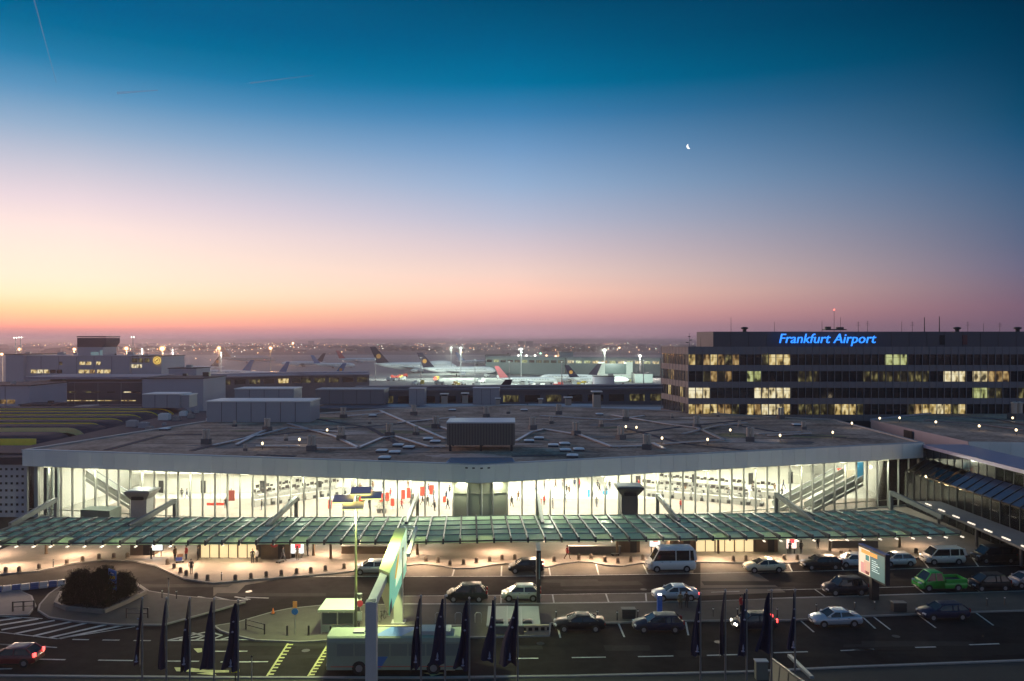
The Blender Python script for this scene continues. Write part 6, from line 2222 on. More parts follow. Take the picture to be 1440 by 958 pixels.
for s in (-1, 1):
    obj('tail_light', MB().box((BL / 2 + .01, s * .95, .95), (.06, .22, .5)), TAIL_ON, bus)
    obj('headlight', MB().box((-BL / 2 - .01, s * .9, .7), (.06, .4, .2)), LENS, bus)
m = MB().box((0, -1.256, .62), (BL * .94, .02, .05)).box((0, 1.256, .62), (BL * .94, .02, .05))
obj('side_stripe', m, mat('bus_red', (.55, .06, .03), .4), bus)

# ================================================================== PEOPLE
SKIN = mat('skin', (.42, .26, .19), .6)
def figure(pose):
    """one continuous body grown over a jointed skeleton; returns (body mesh, hair mesh)"""
    st = 1.0 if pose == 'walk' else 0.0
    J, E, rad = [], [], []

    def v(p, r, parent=None):
        J.append(Vector(p)); rad.append(r)
        if parent is not None:
            E.append((parent, len(J) - 1))
        return len(J) - 1
    pel = v((0, 0, .95), (.155, .115))
    wa = v((0, .0, 1.12), (.14, .105), pel)
    ch = v((0, -.01, 1.32), (.165, .12), wa)
    nk = v((0, -.0, 1.47), (.065, .065), ch)
    hd = v((0, -.03, 1.60), (.082, .10), nk)
    tp = v((0, -.02, 1.71), (.07, .085), hd)
    v((0, -.135, 1.60), (.018, .022), hd)                       # nose
    for s in (-1, 1):
        hip = v((s * .095, 0, .88), (.095, .10), pel)
        fw = st * s
        kn = v((s * .10, -.20 * fw - .02, .50), (.062, .066), hip)
        an = v((s * .10, -.26 * fw + (.16 if fw < 0 else 0), .10 if fw >= 0 else .14), (.042, .046), kn)
        v((s * .11, -.26 * fw + (.16 if fw < 0 else 0) - .16, .04 if fw >= 0 else .05), (.04, .032), an)
        sh = v((s * .20, 0, 1.40), (.065, .065), ch)
        el = v((s * .255, .05 + .14 * fw, 1.13), (.046, .046), sh)
        wr = v((s * .25, -.06 + .24 * fw, .90), (.031, .034), el)
        pm_ = v((s * .245, -.085 + .25 * fw, .83), (.036, .022), wr)
        for k in range(4):
            f1 = v((s * (.262 - .0), -.125 + .021 * k + .25 * fw, .775 + (.006 if k in (0, 3) else 0)), (.009, .009), pm_)
            v((s * .248, -.122 + .021 * k + .25 * fw, .735 + (.012 if k in (0, 3) else 0)), (.008, .008), f1)
        th = v((s * .232, -.125 + .25 * fw, .835), (.011, .011), pm_)
        v((s * .222, -.145 + .25 * fw, .795), (.009, .009), th)
    me = bpy.data.meshes.new('person_body')
    me.from_pydata(J, E, [])
    o = bpy.data.objects.new('person_body', me)
    COL.objects.link(o)
    sk = o.modifiers.new('skin', 'SKIN')
    for i, r in enumerate(rad):
        sv = me.skin_vertices[0].data[i]
        sv.radius = r
        sv.use_root = (i == 0)
    sk.use_smooth_shade = True
    sb = o.modifiers.new('sub', 'SUBSURF')
    sb.levels = sb.render_levels = 1
    dg = bpy.context.evaluated_depsgraph_get()
    out = bpy.data.meshes.new_from_object(o.evaluated_get(dg))
    bpy.data.objects.remove(o)
    out.materials.clear()
    for _ in range(4):
        out.materials.append(SKIN)
    for p in out.polygons:
        c = p.center
        arm = abs(c.x) > .185 and c.z < 1.45
        if c.z > 1.475 or (arm and c.z < .88):
            k = 0
        elif c.z > .86 or arm:
            k = 1
        elif c.z > .09:
            k = 2
        else:
            k = 3
        p.material_index = k
    hair = MB().lathe((0, .015, 1.585), [(.09, -.02), (.108, .05), (.102, .12), (.07, .165), (.015, .185)], 10)
    return out, hair.mesh('hair', mat('dark_hair', (.03, .02, .015), .7))


BODY = {'stand': figure('stand'), 'walk': figure('walk')}
HAIR = {'dark': mat('dark_hair', (0, 0, 0)), 'fair': mat('fair_hair', (.25, .17, .08), .7), 'grey': mat('grey_hair', (.3, .3, .3), .7)}


def cloth(n, c):
    return mat('cloth_' + n, c, .9)


def person(px, py, label, coat, legs, pose='stand', rz=0.0, hair='dark', h=1.75, plane=KZ, at=None, group=None, bag=None):
    loc = at if at is not None else gp(px, py, plane)
    t = thing('person', label, 'person', loc, rz, group)
    t.scale = (h / 1.78,) * 3
    me = BODY[pose][0].copy()
    for i_, m_ in enumerate((SKIN, coat, legs, BLACK)):
        me.materials[i_] = m_
    place('body', me, t, (0, 0, 0))
    hm = BODY[pose][1].copy()
    hm.materials.clear(); hm.materials.append(HAIR[hair])
    place('hair', hm, t, (0, 0, 0))
    # open coat skirt hanging from the waist
    m = MB()
    r = [[Vector((rx * math.cos(a), ry * math.sin(a), z)) for a in [2 * math.pi * k / 12 for k in range(12)]] for rx, ry, z in ((.195, .15, .74), (.178, .14, .95), (.165, .13, 1.1))]
    m.rings(r, 0, False, True)
    obj('coat_hem', m, coat, t)
    return t


BL_, GR_, RD_, WH_, BR_, BE_ = cloth('black', (.015, .015, .018)), cloth('grey', (.12, .12, .13)), cloth('red', (.35, .03, .03)), cloth('white', (.6, .6, .58)), cloth('brown', (.12, .06, .03)), cloth('beige', (.35, .28, .2))
JE = cloth('jeans', (.03, .045, .09))
person(212.5, 787, 'person in dark coat standing before the glowing white poster at the left', BL_, BL_, 'stand', 2.6)
person(246, 788.5, 'person in brown coat at the left of the luggage group', BR_, BL_, 'stand', 1.2)
person(262, 787, 'person in red brown jacket behind the loaded luggage trolley', RD_, JE, 'stand', -.6)
person(278.5, 788, 'person in black coat at the right of the luggage group', BL_, BL_, 'stand', -1.5)
person(269, 807.5, 'person in black standing near the kerb below the luggage group', BL_, BL_, 'stand', .3)
person(355, 792, 'person in black suit left of the brown kiosk, next to one in white', BL_, BL_, 'stand', .4)
person(361, 791, 'person in white jacket beside the person in the black suit', WH_, BL_, 'stand', -.5)
person(398, 789, 'person bending grey over trolleys in front of the brown kiosk', GR_, GR_, 'walk', 1.4)
person(418, 788, 'person in beige coat in front of the red and white lit poster', BE_, BR_, 'stand', 3.0)
person(432.5, 782, 'person in black at the right of the red and white lit poster', BL_, BL_, 'stand', 2.0)
person(798, 786.5, 'person in dark red coat walking alone along the middle pavement', RD_, BR_, 'walk', 1.5)
person(957, 857, 'person in olive coat beside the silver blue saloon', cloth('olive', (.10, .09, .05)), BL_, 'stand', 2.9)
person(965.5, 855.5, 'person in black at the rear door of the silver blue saloon', BL_, BL_, 'stand', 2.4)
person(1111, 780, 'person in black to the left of the glowing red poster', BL_, BL_, 'stand', 2.8)
person(1126.5, 779.5, 'person in black to the right of the glowing red poster', BL_, BL_, 'stand', -2.8)
person(1150, 772, 'person in dark coat standing alone right of the glowing red poster', BL_, BL_, 'stand', .2)
person(1042, 861, 'person in dark red jacket on the island behind the flags', RD_, BL_, 'stand', .8)
random.seed(17)
for i in range(64):
    px = random.choice((random.uniform(470, 634), random.uniform(470, 634), random.uniform(716, 868), random.uniform(716, 868), random.uniform(240, 470), random.uniform(890, 1130)))
    py = random.uniform(686, 719)
    q = gp(px, py, .12)
    q.y = max(q.y, 109 + abs(px - 675) * .022)
    q.x = (px - CX) * q.y / F
    coat = random.choice((BL_, GR_, BR_, JE, RD_, BL_))
    cn_ = {id(BL_): 'black', id(GR_): 'grey', id(BR_): 'brown', id(JE): 'dark blue', id(RD_): 'red'}[id(coat)]
    person(0, 0, 'traveller in %s coat behind the hall glass' % cn_, coat, random.choice((BL_, JE)), random.choice(('stand', 'walk')), random.uniform(0, 6), at=q, group='travellers inside the hall')

# ================================================================== STREET FURNITURE
bl = None
for px, py in ((8, 805), (27, 804.5), (55, 800.5), (94, 793.5), (116, 789.5), (139, 786), (160, 785), (179, 784.5), (235.5, 793.5), (245, 799.5), (254, 805.5), (262, 809.5), (276, 813.5), (292, 816), (331, 816), (353, 813.6), (374.5, 811.5), (395.6, 809.2), (417, 806.8), (437, 805.2), (457.6, 803), (484, 799.7), (599, 790), (616, 791), (633, 795), (652, 794), (670, 791.4), (688.5, 790), (706, 787.5), (724, 787), (779, 790), (814, 786.6), (831, 786), (850.6, 790), (869, 792), (887, 790), (904, 787.5), (1031, 789), (1049, 788.5), (1103, 787), (1121, 787), (1183, 781.5), (1195, 781), (1288, 778), (1310, 777)):
    p = gp(px, py, KZ)
    if bl is None:
        bl = thing('bollard', 'short squat dark bollard along the pavement edge', 'bollard', p, 0, 'squat bollards along the kerb')
        obj('base', MB().lathe((0, 0, 0), [(.27, 0), (.27, .07), (.2, .12)], 12), mat('bollard_base', (.14, .11, .08), .7), bl)
        obj('body', MB().lathe((0, 0, .12), [(.19, 0), (.21, .1), (.21, .4), (.15, .5), (.03, .54)], 12), mat('bollard_body', (.085, .062, .045), .6), bl)
    else:
        dup(bl, p)
sp = None
for px, py in ((75, 797.5), (311.5, 816), (228, 841), (248, 842), (782, 871), (840, 871), (868, 872), (897, 870), (1037, 867), (1093, 867.5), (1148, 861), (1202, 858), (1230, 857), (1388, 852), (1413, 851), (1003, 867)):
    p = gp(px, py, KZ)
    if sp is None:
        sp = thing('slim_post', 'thin dark barrier post on the pavement', 'post', p, 0, 'thin dark posts')
        obj('shaft', MB().lathe((0, 0, 0), [(.06, 0), (.055, .85), (.02, .9)], 8), DARK, sp)
        obj('ring', MB().lathe((0, 0, .7), [(.075, 0), (.075, .08)], 8), WHITE, sp)
    else:
        dup(sp, p)
bp = None
for px, py in ((404, 893), (434, 893), (465, 894)):
    p = gp(px, py, KZ)
    if bp is None:
        bp = thing('tall_bollard', 'tall dark bollard on the lit island beside the shelter', 'bollard', p, 0, 'tall bollards before the shelter')
        obj('shaft', MB().lathe((0, 0, 0), [(.1, 0), (.09, .75), (.1, .78), (.06, .86)], 10), DARK, bp)
        obj('base', MB().lathe((0, 0, 0), [(.17, 0), (.15, .05)], 10), DARK, bp)
    else:
        dup(bp, p)


def railing(pa, pb, label, posts=2, h=.95, rails=2, plane=KZ):
    a, b = gp(*pa, plane), gp(*pb, plane)
    t = thing('railing', label, 'railing', a)
    b = b - a
    for k in range(posts):
        p = b * (k / (posts - 1))
        obj('post', MB().box((p.x, p.y, h / 2), (.12, .12, h)), DARK, t)
    for k in range(rails):
        z = h - .06 - k * h * .48
        obj('rail', MB().bar((0, 0, z), (b.x, b.y, z), .07, .07), DARK, t)


railing((346, 885), (372, 892), 'short dark railing at the tip of the island with the shelter')
railing((178, 869), (208, 869), 'short dark railing on the island with the shrubs')
railing((18, 860), (48, 858), 'short dark railing on the small dark island at the left edge', 3)

# blue and white barrier elements across the road mouth
a, b = gp(-10, 834, 0), gp(93, 823, 0)
for k in range(8):
    p, q = a.lerp(b, k / 8), a.lerp(b, (k + 1) / 8)
    d = (q - p).normalized() * .05
    blue = k % 2 == 0
    t = thing('road_barrier', 'blue plastic road barrier across the left road mouth' if blue else 'white plastic road barrier across the left road mouth', 'barrier', p.lerp(q, .5), 0, 'blue and white barrier blocks')
    m = MB().bar(p + d - t.location + Vector((0, 0, .12)), q - d - t.location + Vector((0, 0, .12)), .5, .24)
    cm = mat('barrier_blue', (.03, .09, .25), .5) if blue else mat('barrier_white', (.5, .47, .46), .5)
    obj('foot', m, cm, t)
    obj('body', MB().bar(p + d - t.location + Vector((0, 0, .44)), q - d - t.location + Vector((0, 0, .44)), .26, .4), cm, t)

# planter with shrubs
pl_px = [(78, 847), (94, 853.5), (146, 858), (180, 843.5), (205, 831), (190, 820), (160, 814.5), (110, 818), (88, 830)]
pp_ = [gp(x, y, .45) for x, y in pl_px]
pl_ = thing('planter', 'raised planter bed with pale kerb on the left island', 'planter', (pp_[0].x, pp_[0].y, KZ))
m = MB()
for i in range(len(pp_)):
    a, b = pp_[i], pp_[(i + 1) % len(pp_)]
    m.bar((a.x, a.y, .3), (b.x, b.y, .3), .3, .4)
obj('rim', m, mat('planter_kerb', (.17, .16, .14), .8, var=.2), pl_, local=False)
obj('soil', MB().prism([(p.x, p.y) for p in pp_], .135, .40), mat('planter_soil', (.035, .03, .022), .95, var=.3, scale=3), pl_, local=False)
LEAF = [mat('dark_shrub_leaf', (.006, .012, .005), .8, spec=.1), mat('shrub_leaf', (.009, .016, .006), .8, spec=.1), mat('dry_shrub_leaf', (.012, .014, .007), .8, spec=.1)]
TWIG = mat('shrub_twig', (.05, .035, .025), .9)


def shrub(px, py, w, h, label, seed):
    random.seed(seed)
    p = gp(px, py, .4)
    t = thing('shrub', label, 'shrub', p, 0, None)
    st = MB()
    tips = []
    for k in range(44):
        a, r = random.uniform(0, 6.28), random.uniform(.05, 1) ** .7
        e = Vector((math.cos(a) * r * w * .5, math.sin(a) * r * w * .42, max(.2, h * math.sqrt(max(0, 1.02 - r * r)) * random.uniform(.72, 1.06))))
        mdl = e * .5 + Vector((random.uniform(-.15, .15), random.uniform(-.15, .15), h * .06))
        st.tube([(e.x * .35, e.y * .35, 0), mdl, e], [.04, .025, .008], 5)
        tips += [e, e, mdl.lerp(e, .6), mdl, Vector((e.x, e.y, e.z * .45)), Vector((e.x * .9, e.y * .9, .15))]
    obj('stem', st, TWIG, t, kind='stuff')
    sh_ = MB()
    for k in range(170):
        c = random.choice(tips)
        d = Vector((random.gauss(0, .35) + c.x * .25, random.gauss(0, .35), 1)).normalized()
        s = d.orthogonal().normalized() * .022
        L = random.uniform(.35, .75)
        sh_.sheet([c - s, c + s, c + d * L])
        for q_ in (.45, .65, .85):
            e_ = c + d * L * q_
            o2 = Vector((random.gauss(0, 1), random.gauss(0, 1), .4)).normalized()
            sh_.sheet([e_, e_ + o2 * .1 + d * .03, e_ + o2 * .2, e_ + o2 * .1 - d * .03])
    obj('shoot', sh_, LEAF[1], t, kind='stuff')
    for li in range(3):
        lf = MB()
        for k in range(2600 if li < 2 else 700):
            c = random.choice(tips)
            c = c + Vector((random.gauss(0, .2), random.gauss(0, .18), random.gauss(0, .18)))
            if c.z < .05:
                c.z = random.uniform(.05, .4)
            d = (Vector((random.gauss(0, .8), random.gauss(0, .8), random.gauss(.9, .6)))).normalized()
            s = d.orthogonal().normalized() * random.uniform(.03, .05)
            L = random.uniform(.16, .36)
            lf.sheet([c - s, c + d * L * .5 - s * .4, c + d * L, c + d * L * .4 + s])
        obj('foliage', lf, LEAF[li], t, kind='stuff')


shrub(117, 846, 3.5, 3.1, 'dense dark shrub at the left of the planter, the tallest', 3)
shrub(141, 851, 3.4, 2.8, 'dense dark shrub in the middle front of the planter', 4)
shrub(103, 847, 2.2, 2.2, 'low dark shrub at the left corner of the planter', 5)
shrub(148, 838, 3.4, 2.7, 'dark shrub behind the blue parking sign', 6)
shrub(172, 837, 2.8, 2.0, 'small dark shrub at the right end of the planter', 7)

# direction sign in front of the shrubs
p = gp(158, 846, .4)
t = thing('direction_sign', 'blue direction sign with yellow and green bands on a pole before the shrubs', 'sign', p, R(-38))
zc = H - (815 - CY) * p.y / F - .4
ss = p.y / F
obj('pole', MB().lathe((0, 0.06, 0), [(.06, 0), (.05, zc + .9)], 8), STEEL, t)
wd = 17 * ss * 1.25
obj('panel', MB().box((0, 0, zc), (wd, .08, 27 * ss)), mat('sign_blue', (.01, .12, .42), .4), t)
obj('yellow_band', MB().box((.05, -.045, zc + .22), (wd * .8, .02, .3), ry=-.16), mat('sign_yellow', (.7, .45, .02), .4), t)
obj('green_band', MB().box((0, -.045, zc - .66), (wd * .94, .02, .22)), mat('sign_green', (.04, .32, .2), .4), t)
obj('white_line', MB().box((-.05, -.045, zc - .22), (wd * .7, .02, .06)), WHITE, t)
obj('white_line', MB().box((.1, -.045, zc + .62), (wd * .5, .02, .06)), WHITE, t)

# traffic sign, bus-stop post, cone, litter boxes, blue pillar
p = gp(415, 891, KZ)
t = thing('traffic_sign', 'thin pole with a round blue sign and an orange board on the lit island', 'sign', p)
h = 2.75
obj('pole', MB().lathe((0, 0, 0), [(.04, 0), (.035, h)], 8), STEEL, t)
obj('round_sign', MB().tube([(0, -.05, 2.0), (0, -.09, 2.0)], .3, 16), mat('sign_blue', (0, 0, 0)), t)
obj('orange_board', MB().box((0, -.06, 2.62), (.36, .05, .6)), mat('sign_orange', (.7, .28, .08), .5), t)
p = gp(384, 863, KZ)
t = thing('traffic_cone', 'small orange traffic cone on the upper edge of the lit island', 'cone', p)
obj('cone', MB().lathe((0, 0, .04), [(.15, 0), (.03, .5)], 10), mat('cone_orange', (.6, .14, .03), .6), t)
obj('base', MB().box((0, 0, .02), (.4, .4, .04)), BLACK, t)
for px, py, lab in ((884.5, 870.5, 'dark slatted litter box on the island left of the blue pillar'), (1266, 861, 'dark slatted litter box on the island right of the billboard post')):
    p = gp(px, py, KZ)
    t = thing('litter_box', lab, 'litter box', p)
    obj('body', MB().box((0, .35, .42), (1.22, .66, .84)), DARK, t)
    for k in range(6):
        obj('slat', MB().box((0, 0, .12 + k * .135), (1.28, .05, .09)), mat('dark_slat', (.05, .045, .04), .7), t)
    obj('top', MB().box((0, .35, .87), (1.34, .78, .07)), mat('litter_top', (.12, .12, .11), .6), t)
p = gp(928, 862, KZ)
t = thing('ticket_pillar', 'glowing blue ticket machine pillar behind the dark blue estate', 'ticket machine', p)
obj('body', MB().box((0, .2, .85), (.46, .4, 1.7)), mat('pillar_blue', (.02, .08, .32), .35, emit=(.02, .12, .6), estr=.06, sample=False), t)
obj('screen', MB().box((0, -.02, 1.35), (.3, .06, .3)), mat('pillar_screen', (.1, .2, .4), .2), t)
obj('lamp', MB().box((0, .1, 1.76), (.34, .3, .12)), lamp_mat('pillar_lamp', (1, .85, .7), 3.0), t)
p = gp(1003, 0 + 868, KZ)

# ------------------------------------------------------------------ glass bus shelter
s0, s1 = gp(452, 891, KZ), gp(497, 891, KZ)
t = thing('bus_shelter', 'small bus shelter with pale green flat roof and glass sides', 'shelter', ((s0.x + s1.x) / 2, s0.y, KZ))
w, dp_, hh = s1.x - s0.x, 2.7, 2.12
obj('roof', MB().box((0, dp_ / 2 - .1, hh + .06), (w + .45, dp_ + .5, .14)), mat('shelter_roof', (.50, .58, .50), .5, var=.06), t)
obj('gutter', MB().box((0, -.36, hh + .02), (w + .5, .06, .22)), mat('shelter_frame', (.45, .48, .38), .4), t)
for x in (-w / 2, 0, w / 2):
    for y in (0, dp_):
        obj('post', MB().box((x, y, hh / 2), (.09, .09, hh)), mat('shelter_frame', (0, 0, 0)), t)
for x in (-w / 4, w / 4):
    obj('pane', MB().box((x, 0, 1.35), (w / 2 - .14, .03, 1.0)), mat('shelter_smoked_glass', (.14, .16, .16), .1), t)
    obj('lower_panel', MB().box((x, 0, .45), (w / 2 - .14, .04, .66)), mat('shelter_panel', (.42, .47, .36), .5), t)
    obj('pane', MB().box((x, dp_, 1.1), (w / 2 - .14, .03, 1.7)), GLASS_C, t)
obj('pane', MB().box((w / 2, dp_ / 2, 1.1), (.03, dp_ - .14, 1.7)), GLASS_C, t)
obj('bench', MB().box((0, dp_ - .5, .45), (w * .7, .4, .06)).box((-w * .3, dp_ - .5, .22), (.06, .3, .42)).box((w * .3, dp_ - .5, .22), (.06, .3, .42)), TIMBER, t)
p = gp(506, 888, KZ)
t = thing('bus_stop_post', 'bus stop post with a small red flag sign right of the shelter', 'bus stop', p)
obj('pole', MB().lathe((0, 0, 0), [(.05, 0), (.05, 2.75)], 8), STEEL, t)
obj('red_sign', MB().tube([(0, -.05, 2.55), (0, -.1, 2.55)], .3, 14), mat('stop_red', (.4, .03, .06), .5), t)
obj('timetable', MB().box((0, -.08, 1.4), (.42, .06, .8)), GREYPANEL, t)

# flat hut with three hatches
a, b = gp(684, 881, .85), gp(760, 881, .85)
t = thing('flat_roofed_hut', 'very low flat roofed hut with pale roof and three dark roof hatches', 'hut', ((a.x + b.x) / 2, a.y, 0))
w = b.x - a.x
dep = F * (H - .85) / (853.5 - CY) - a.y
obj('wall', MB().box((0, dep / 2, .4), (w - .3, dep - .3, .8)), CONC_D, t)
obj('roof', MB().box((0, dep / 2, .86), (w, dep, .12)), mat('hut_roof', (.24, .28, .25), .6, var=.08), t)
for x in (-w * .26, .0 + w * .0, w * .27):
    x = x - .05
    r = [[Vector((x + i * e, .9 + j * e, z)) for i, j in ((-1, -1), (1, -1), (1, 1), (-1, 1))] for e, z in ((.42, .92), (.4, 1.08), (.2, 1.14))]
    obj('hatch', MB().rings(r), DARK, t)
obj('seam', MB().box((-w * .12, dep / 2, .925), (.06, dep, .03)).box((w * .15, dep / 2, .925), (.06, dep, .03)), GREYPANEL, t)


def balustrade(pa, pb, label):
    a, b = gp(*pa, KZ), gp(*pb, KZ)
    L = (b - a).length
    t = thing('concrete_balustrade', label, 'balustrade', a, math.atan2(b.y - a.y, b.x - a.x))
    c = mat('balustrade_stone', (.34, .29, .20), .8, var=.15)
    obj('plinth', MB().box((L / 2, 0, .16), (L, .24, .32)), c, t)
    obj('coping', MB().box((L / 2, 0, .78), (L, .3, .16)), c, t)
    n = max(3, int(L / .45))
    me = MB().box((0, 0, .51), (.2, .18, .38)).mesh('baluster', c)
    for k in range(n):
        place('baluster', me, t, (L * (k + .5) / n, 0, 0))
    obj('backing', MB().box((L / 2, .13, .51), (L, .04, .38)), BLACK, t)


balustrade((524, 893.5), (650, 892.5), 'long low stone balustrade with small square holes behind the bus')
balustrade((737, 893), (772, 892), 'short low stone balustrade with square holes at the corner of the flat hut')
for px in (612, 640, 668):
    p = gp(px, 876, KZ)
    t = thing('cycle_stand', 'thin bent steel cycle stand on the dark part of the island', 'cycle stand', p, 0, 'cycle stands')
    obj('hoop', MB().tube([(0, 0, 0), (0, 0, .8), (.12, 0, .95), (.5, 0, .95), (.6, 0, .8), (.6, 0, 0)], .035, 6), STEEL, t)

# parked bicycle under the gantry
p = gp(538, 872, KZ)
t = thing('bicycle', 'parked bicycle leaning under the sign gantry', 'bicycle', p, R(75))
for x in (-.52, .52):
    ring = [(x + .33 * math.cos(a), 0, .34 + .33 * math.sin(a)) for a in [2 * math.pi * k / 16 for k in range(17)]]
    wv = obj('wheel', MB().tube(ring, .025, 5), BLACK, t)
    sp_ = MB()
    for k in range(6):
        an = math.pi * k / 6
        sp_.tube([(x - .32 * math.cos(an), 0, .34 - .32 * math.sin(an)), (x + .32 * math.cos(an), 0, .34 + .32 * math.sin(an))], .006, 4)
    obj('spoke', sp_, STEEL, wv, kind='stuff')
fr = MB()
for a, b in (((-.52, .34), (-.1, .34)), ((-.1, .34), (-.22, .85)), ((-.22, .8), (.38, .82)), ((.36, .88), (-.1, .34)), ((-.52, .34), (-.22, .8)), ((.52, .34), (.36, .95))):
    fr.tube([(a[0], 0, a[1]), (b[0], 0, b[1])], .022, 6)
obj('frame', fr, DARK, t)
obj('saddle', MB().box((-.24, 0, .92), (.26, .12, .06)), BLACK, t)
obj('handlebar', MB().tube([(.3, -.28, 1.0), (.36, -.1, 1.02), (.36, .1, 1.02), (.3, .28, 1.0)], .016, 6), BLACK, t)

# ------------------------------------------------------------------ overhead sign gantry
gt = thing('sign_gantry', 'overhead gantry with a long lit sign box spanning the road', 'gantry', (-10, 58, 0))
GP_ = mat('gantry_paint', (.70, .70, .62), .45, var=.06)
def GO(n, m, mm_, **k):
    return obj(n, m, mm_, gt, local=False, **k)
X_ = (522.5 - CX) * 57.6 / F
ZG = H - 366 * 57.6 / F
GO('post', MB().box((X_, 57.6, ZG / 2), (.78, .7, ZG)), mat('gantry_post', (.52, .50, .48), .5, var=.05))
XF = (565 - CX) * 79.5 / F
GO('beam', MB().bar((X_, 57.3, ZG - .28), (XF + .2, 80, ZG - .28), .62, .56), GP_)
XP = (560.5 - CX) * 74.4 / F
GO('post', MB().box((XP, 74.4, (ZG - .5) / 2), (.82, .6, ZG - .5)), mat('gantry_post_lit', (.50, .52, .42), .5))  # copy of the post paint with the floodlight's tint put into it
GO('base', MB().box((XP, 74.4, .2), (1.3, 1.1, .14)), CONC)
GO('cross_beam', MB().bar((XP - .2, 74.4, ZG - .62), (XF + .9, 74.4, ZG - .62), .3, .3), GP_)
# sign box
XS0, XS1 = X_ + .35, X_ + 1.9
sb_y0, sb_y1 = 63.2, 79.2
zb_, zt_ = ZG - 2.95, ZG - .05
def along(y, e):
    return X_ + (XF - X_) * (y - 57.6) / (79.5 - 57.6) + e
SIGN_G = mat('sign_face_green', (.16, .42, .30), .4, emit=(.16, .52, .36), estr=.75, sample=False)
SIGN_T = mat('sign_box_top', (.66, .74, .30), .5)
def fx(y):
    """the long face of the sign box leans away from the beam"""
    return -9.8 - .7 * (y - 63.5) / 15.5


sb_y0, sb_y1 = 63.4, 79.0
zbn, zbf = 4.55, 3.6
zt_ = 7.9
m = MB()
vs = [(fx(sb_y0 + 1) - 1.0, sb_y0 + 1.5, zt_ - 1.6), (fx(sb_y0), sb_y0, zbn), (fx(sb_y1), sb_y1, zbf), (fx(sb_y1) - 1.05, sb_y1, zbf), (fx(sb_y0 + 1) - 1.0, sb_y0 + 1.5, zt_), (fx(sb_y0), sb_y0 + .3, zt_), (fx(sb_y1), sb_y1, zt_), (fx(sb_y1) - 1.05, sb_y1, zt_)]
m.add(vs, [(3, 2, 1, 0), (4, 5, 6, 7), (0, 1, 5, 4), (1, 2, 6, 5), (2, 3, 7, 6), (3, 0, 4, 7)])
GO('sign_box', m, SIGN_T)


def face(t, u):
    """point of the sign's long face; t along (0 near), u up (0 bottom)"""
    y = sb_y0 + (sb_y1 - sb_y0) * t
    zl = zbn + (zbf - zbn) * t
    return Vector((fx(y) + .03, y + .3 * u * (1 - t), zl + (zt_ - zl) * u))


def facepoly(n, pts, mm_, lift=0.0):
    m = MB()
    m.sheet([face(a, b) + Vector((lift, 0, 0)) for a, b in pts])
    return GO(n, m, mm_)


facepoly('sign_face', [(0, 0), (1, 0), (1, 1), (0, 1)], SIGN_G)
facepoly('navy_corner', [(0, 0), (.13, 0), (.10, .3), (.0, .22)], mat('sign_navy', (.01, .03, .10), .4), .012)
facepoly('white_field', [(.30, .3), (1, .25), (1, 1), (.42, 1)], mat('sign_pale_field', (.55, .65, .50), .4, emit=(.75, 1.0, .6), estr=.9, sample=False), .012)
facepoly('yellow_swoosh', [(.24, .55), (.33, .5), (.46, .72), (.5, .95), (.42, .92), (.32, .78)], mat('sign_swoosh', (.8, .45, .02), .4, emit=(1, .5, .02), estr=.5, sample=False), .02)
SB = mat('sign_letter_blue', (.02, .06, .5), .4, emit=(.02, .06, .7), estr=.2, sample=False)
for k, (a, w, u0, u1) in enumerate(((.50, .05, .62, .95), (.565, .035, .6, .85), (.615, .05, .62, .98), (.68, .03, .6, .82), (.73, .04, .6, .95), (.79, .03, .58, .8), (.84, .04, .58, .92), (.90, .03, .58, .8))):
    facepoly('blue_stroke', [(a, u0), (a + w * .5, u0 - .04), (a + w, u1 - .05), (a + w * .5, u1)], SB, .02)
for k in range(5):
    y = 64 + k * 3.4
    m = MB().bar((along(y, .2), y, ZG - .5), (along(y, .5), y, ZG - .5), .08, .08)
    GO('bracket', m, DARK)
m = MB()
for k in range(4):
    y = 65 + k * .5
    m.bar((along(y, .3), y, ZG - 1.8), (along(y + .8, .3), y + .8, ZG - 3.6), .06, .06)
    m.bar((along(y + .8, .3), y + .8, ZG - 1.8), (along(y, .3), y, ZG - 3.6), .06, .06)
GO('lattice', m, DARK)
GO('second_beam', MB().bar((-9.64, 80.2, ZG - .05), (-9.12, 70, ZG - .05), .3, .3), mat('gantry_white', (.62, .65, .55), .45))
GO('end_bar', MB().bar((XF - .1, 80.0, ZG - .05), (-9.6, 80.2, ZG - .05), .2, .2), mat('gantry_white', (0, 0, 0)))

# ------------------------------------------------------------------ floodlight mast
p = gp(500.5, 896, KZ)
zt_ = H - (700 - CY) * p.y / F
fm = thing('floodlight_mast', 'slender floodlight mast with four mirror panels glowing yellow underneath', 'lamp mast', p)
obj('pole', MB().lathe((0, 0, 0), [(.16, 0), (.12, 3), (.085, zt_ - .6)], 10), mat('mast_paint', (.14, .145, .11), .6), fm)
obj('base', MB().lathe((0, 0, 0), [(.42, 0), (.42, .3), (.26, .5)], 12), DARK, fm)
MIR = mat('mirror_top', (.75, .52, .55), .95, spec=.05)
GLO = lamp_mat('mirror_glow', (.85, 1.0, .25), 2.4)  # reflected floodlight put in as emission, the panels are no lamps
for (x, y, z, rz) in ((-1.05, -.15, -.25, .06), (.35, .55, .35, .12), (1.35, .2, .0, .1), (-.1, -.6, -.75, .1)):
    mp = obj('mirror_panel', MB().box((x, y, zt_ + z + .07), (1.8, 1.5, .10), rz, rx=.2), MIR, fm)
    obj('glowing_underside', MB().box((x, y - .02, zt_ + z - .02), (1.74, 1.44, .07), rz, rx=.2), GLO, mp)
    obj('arm', MB().bar((0, 0, zt_ - .8), (x, y, zt_ + z), .1, .1), STEEL, fm)
obj('projector', MB().lathe((.35, -.1, 3.4), [(.14, 0), (.22, .25), (.24, .5)], 10), STEEL, fm)
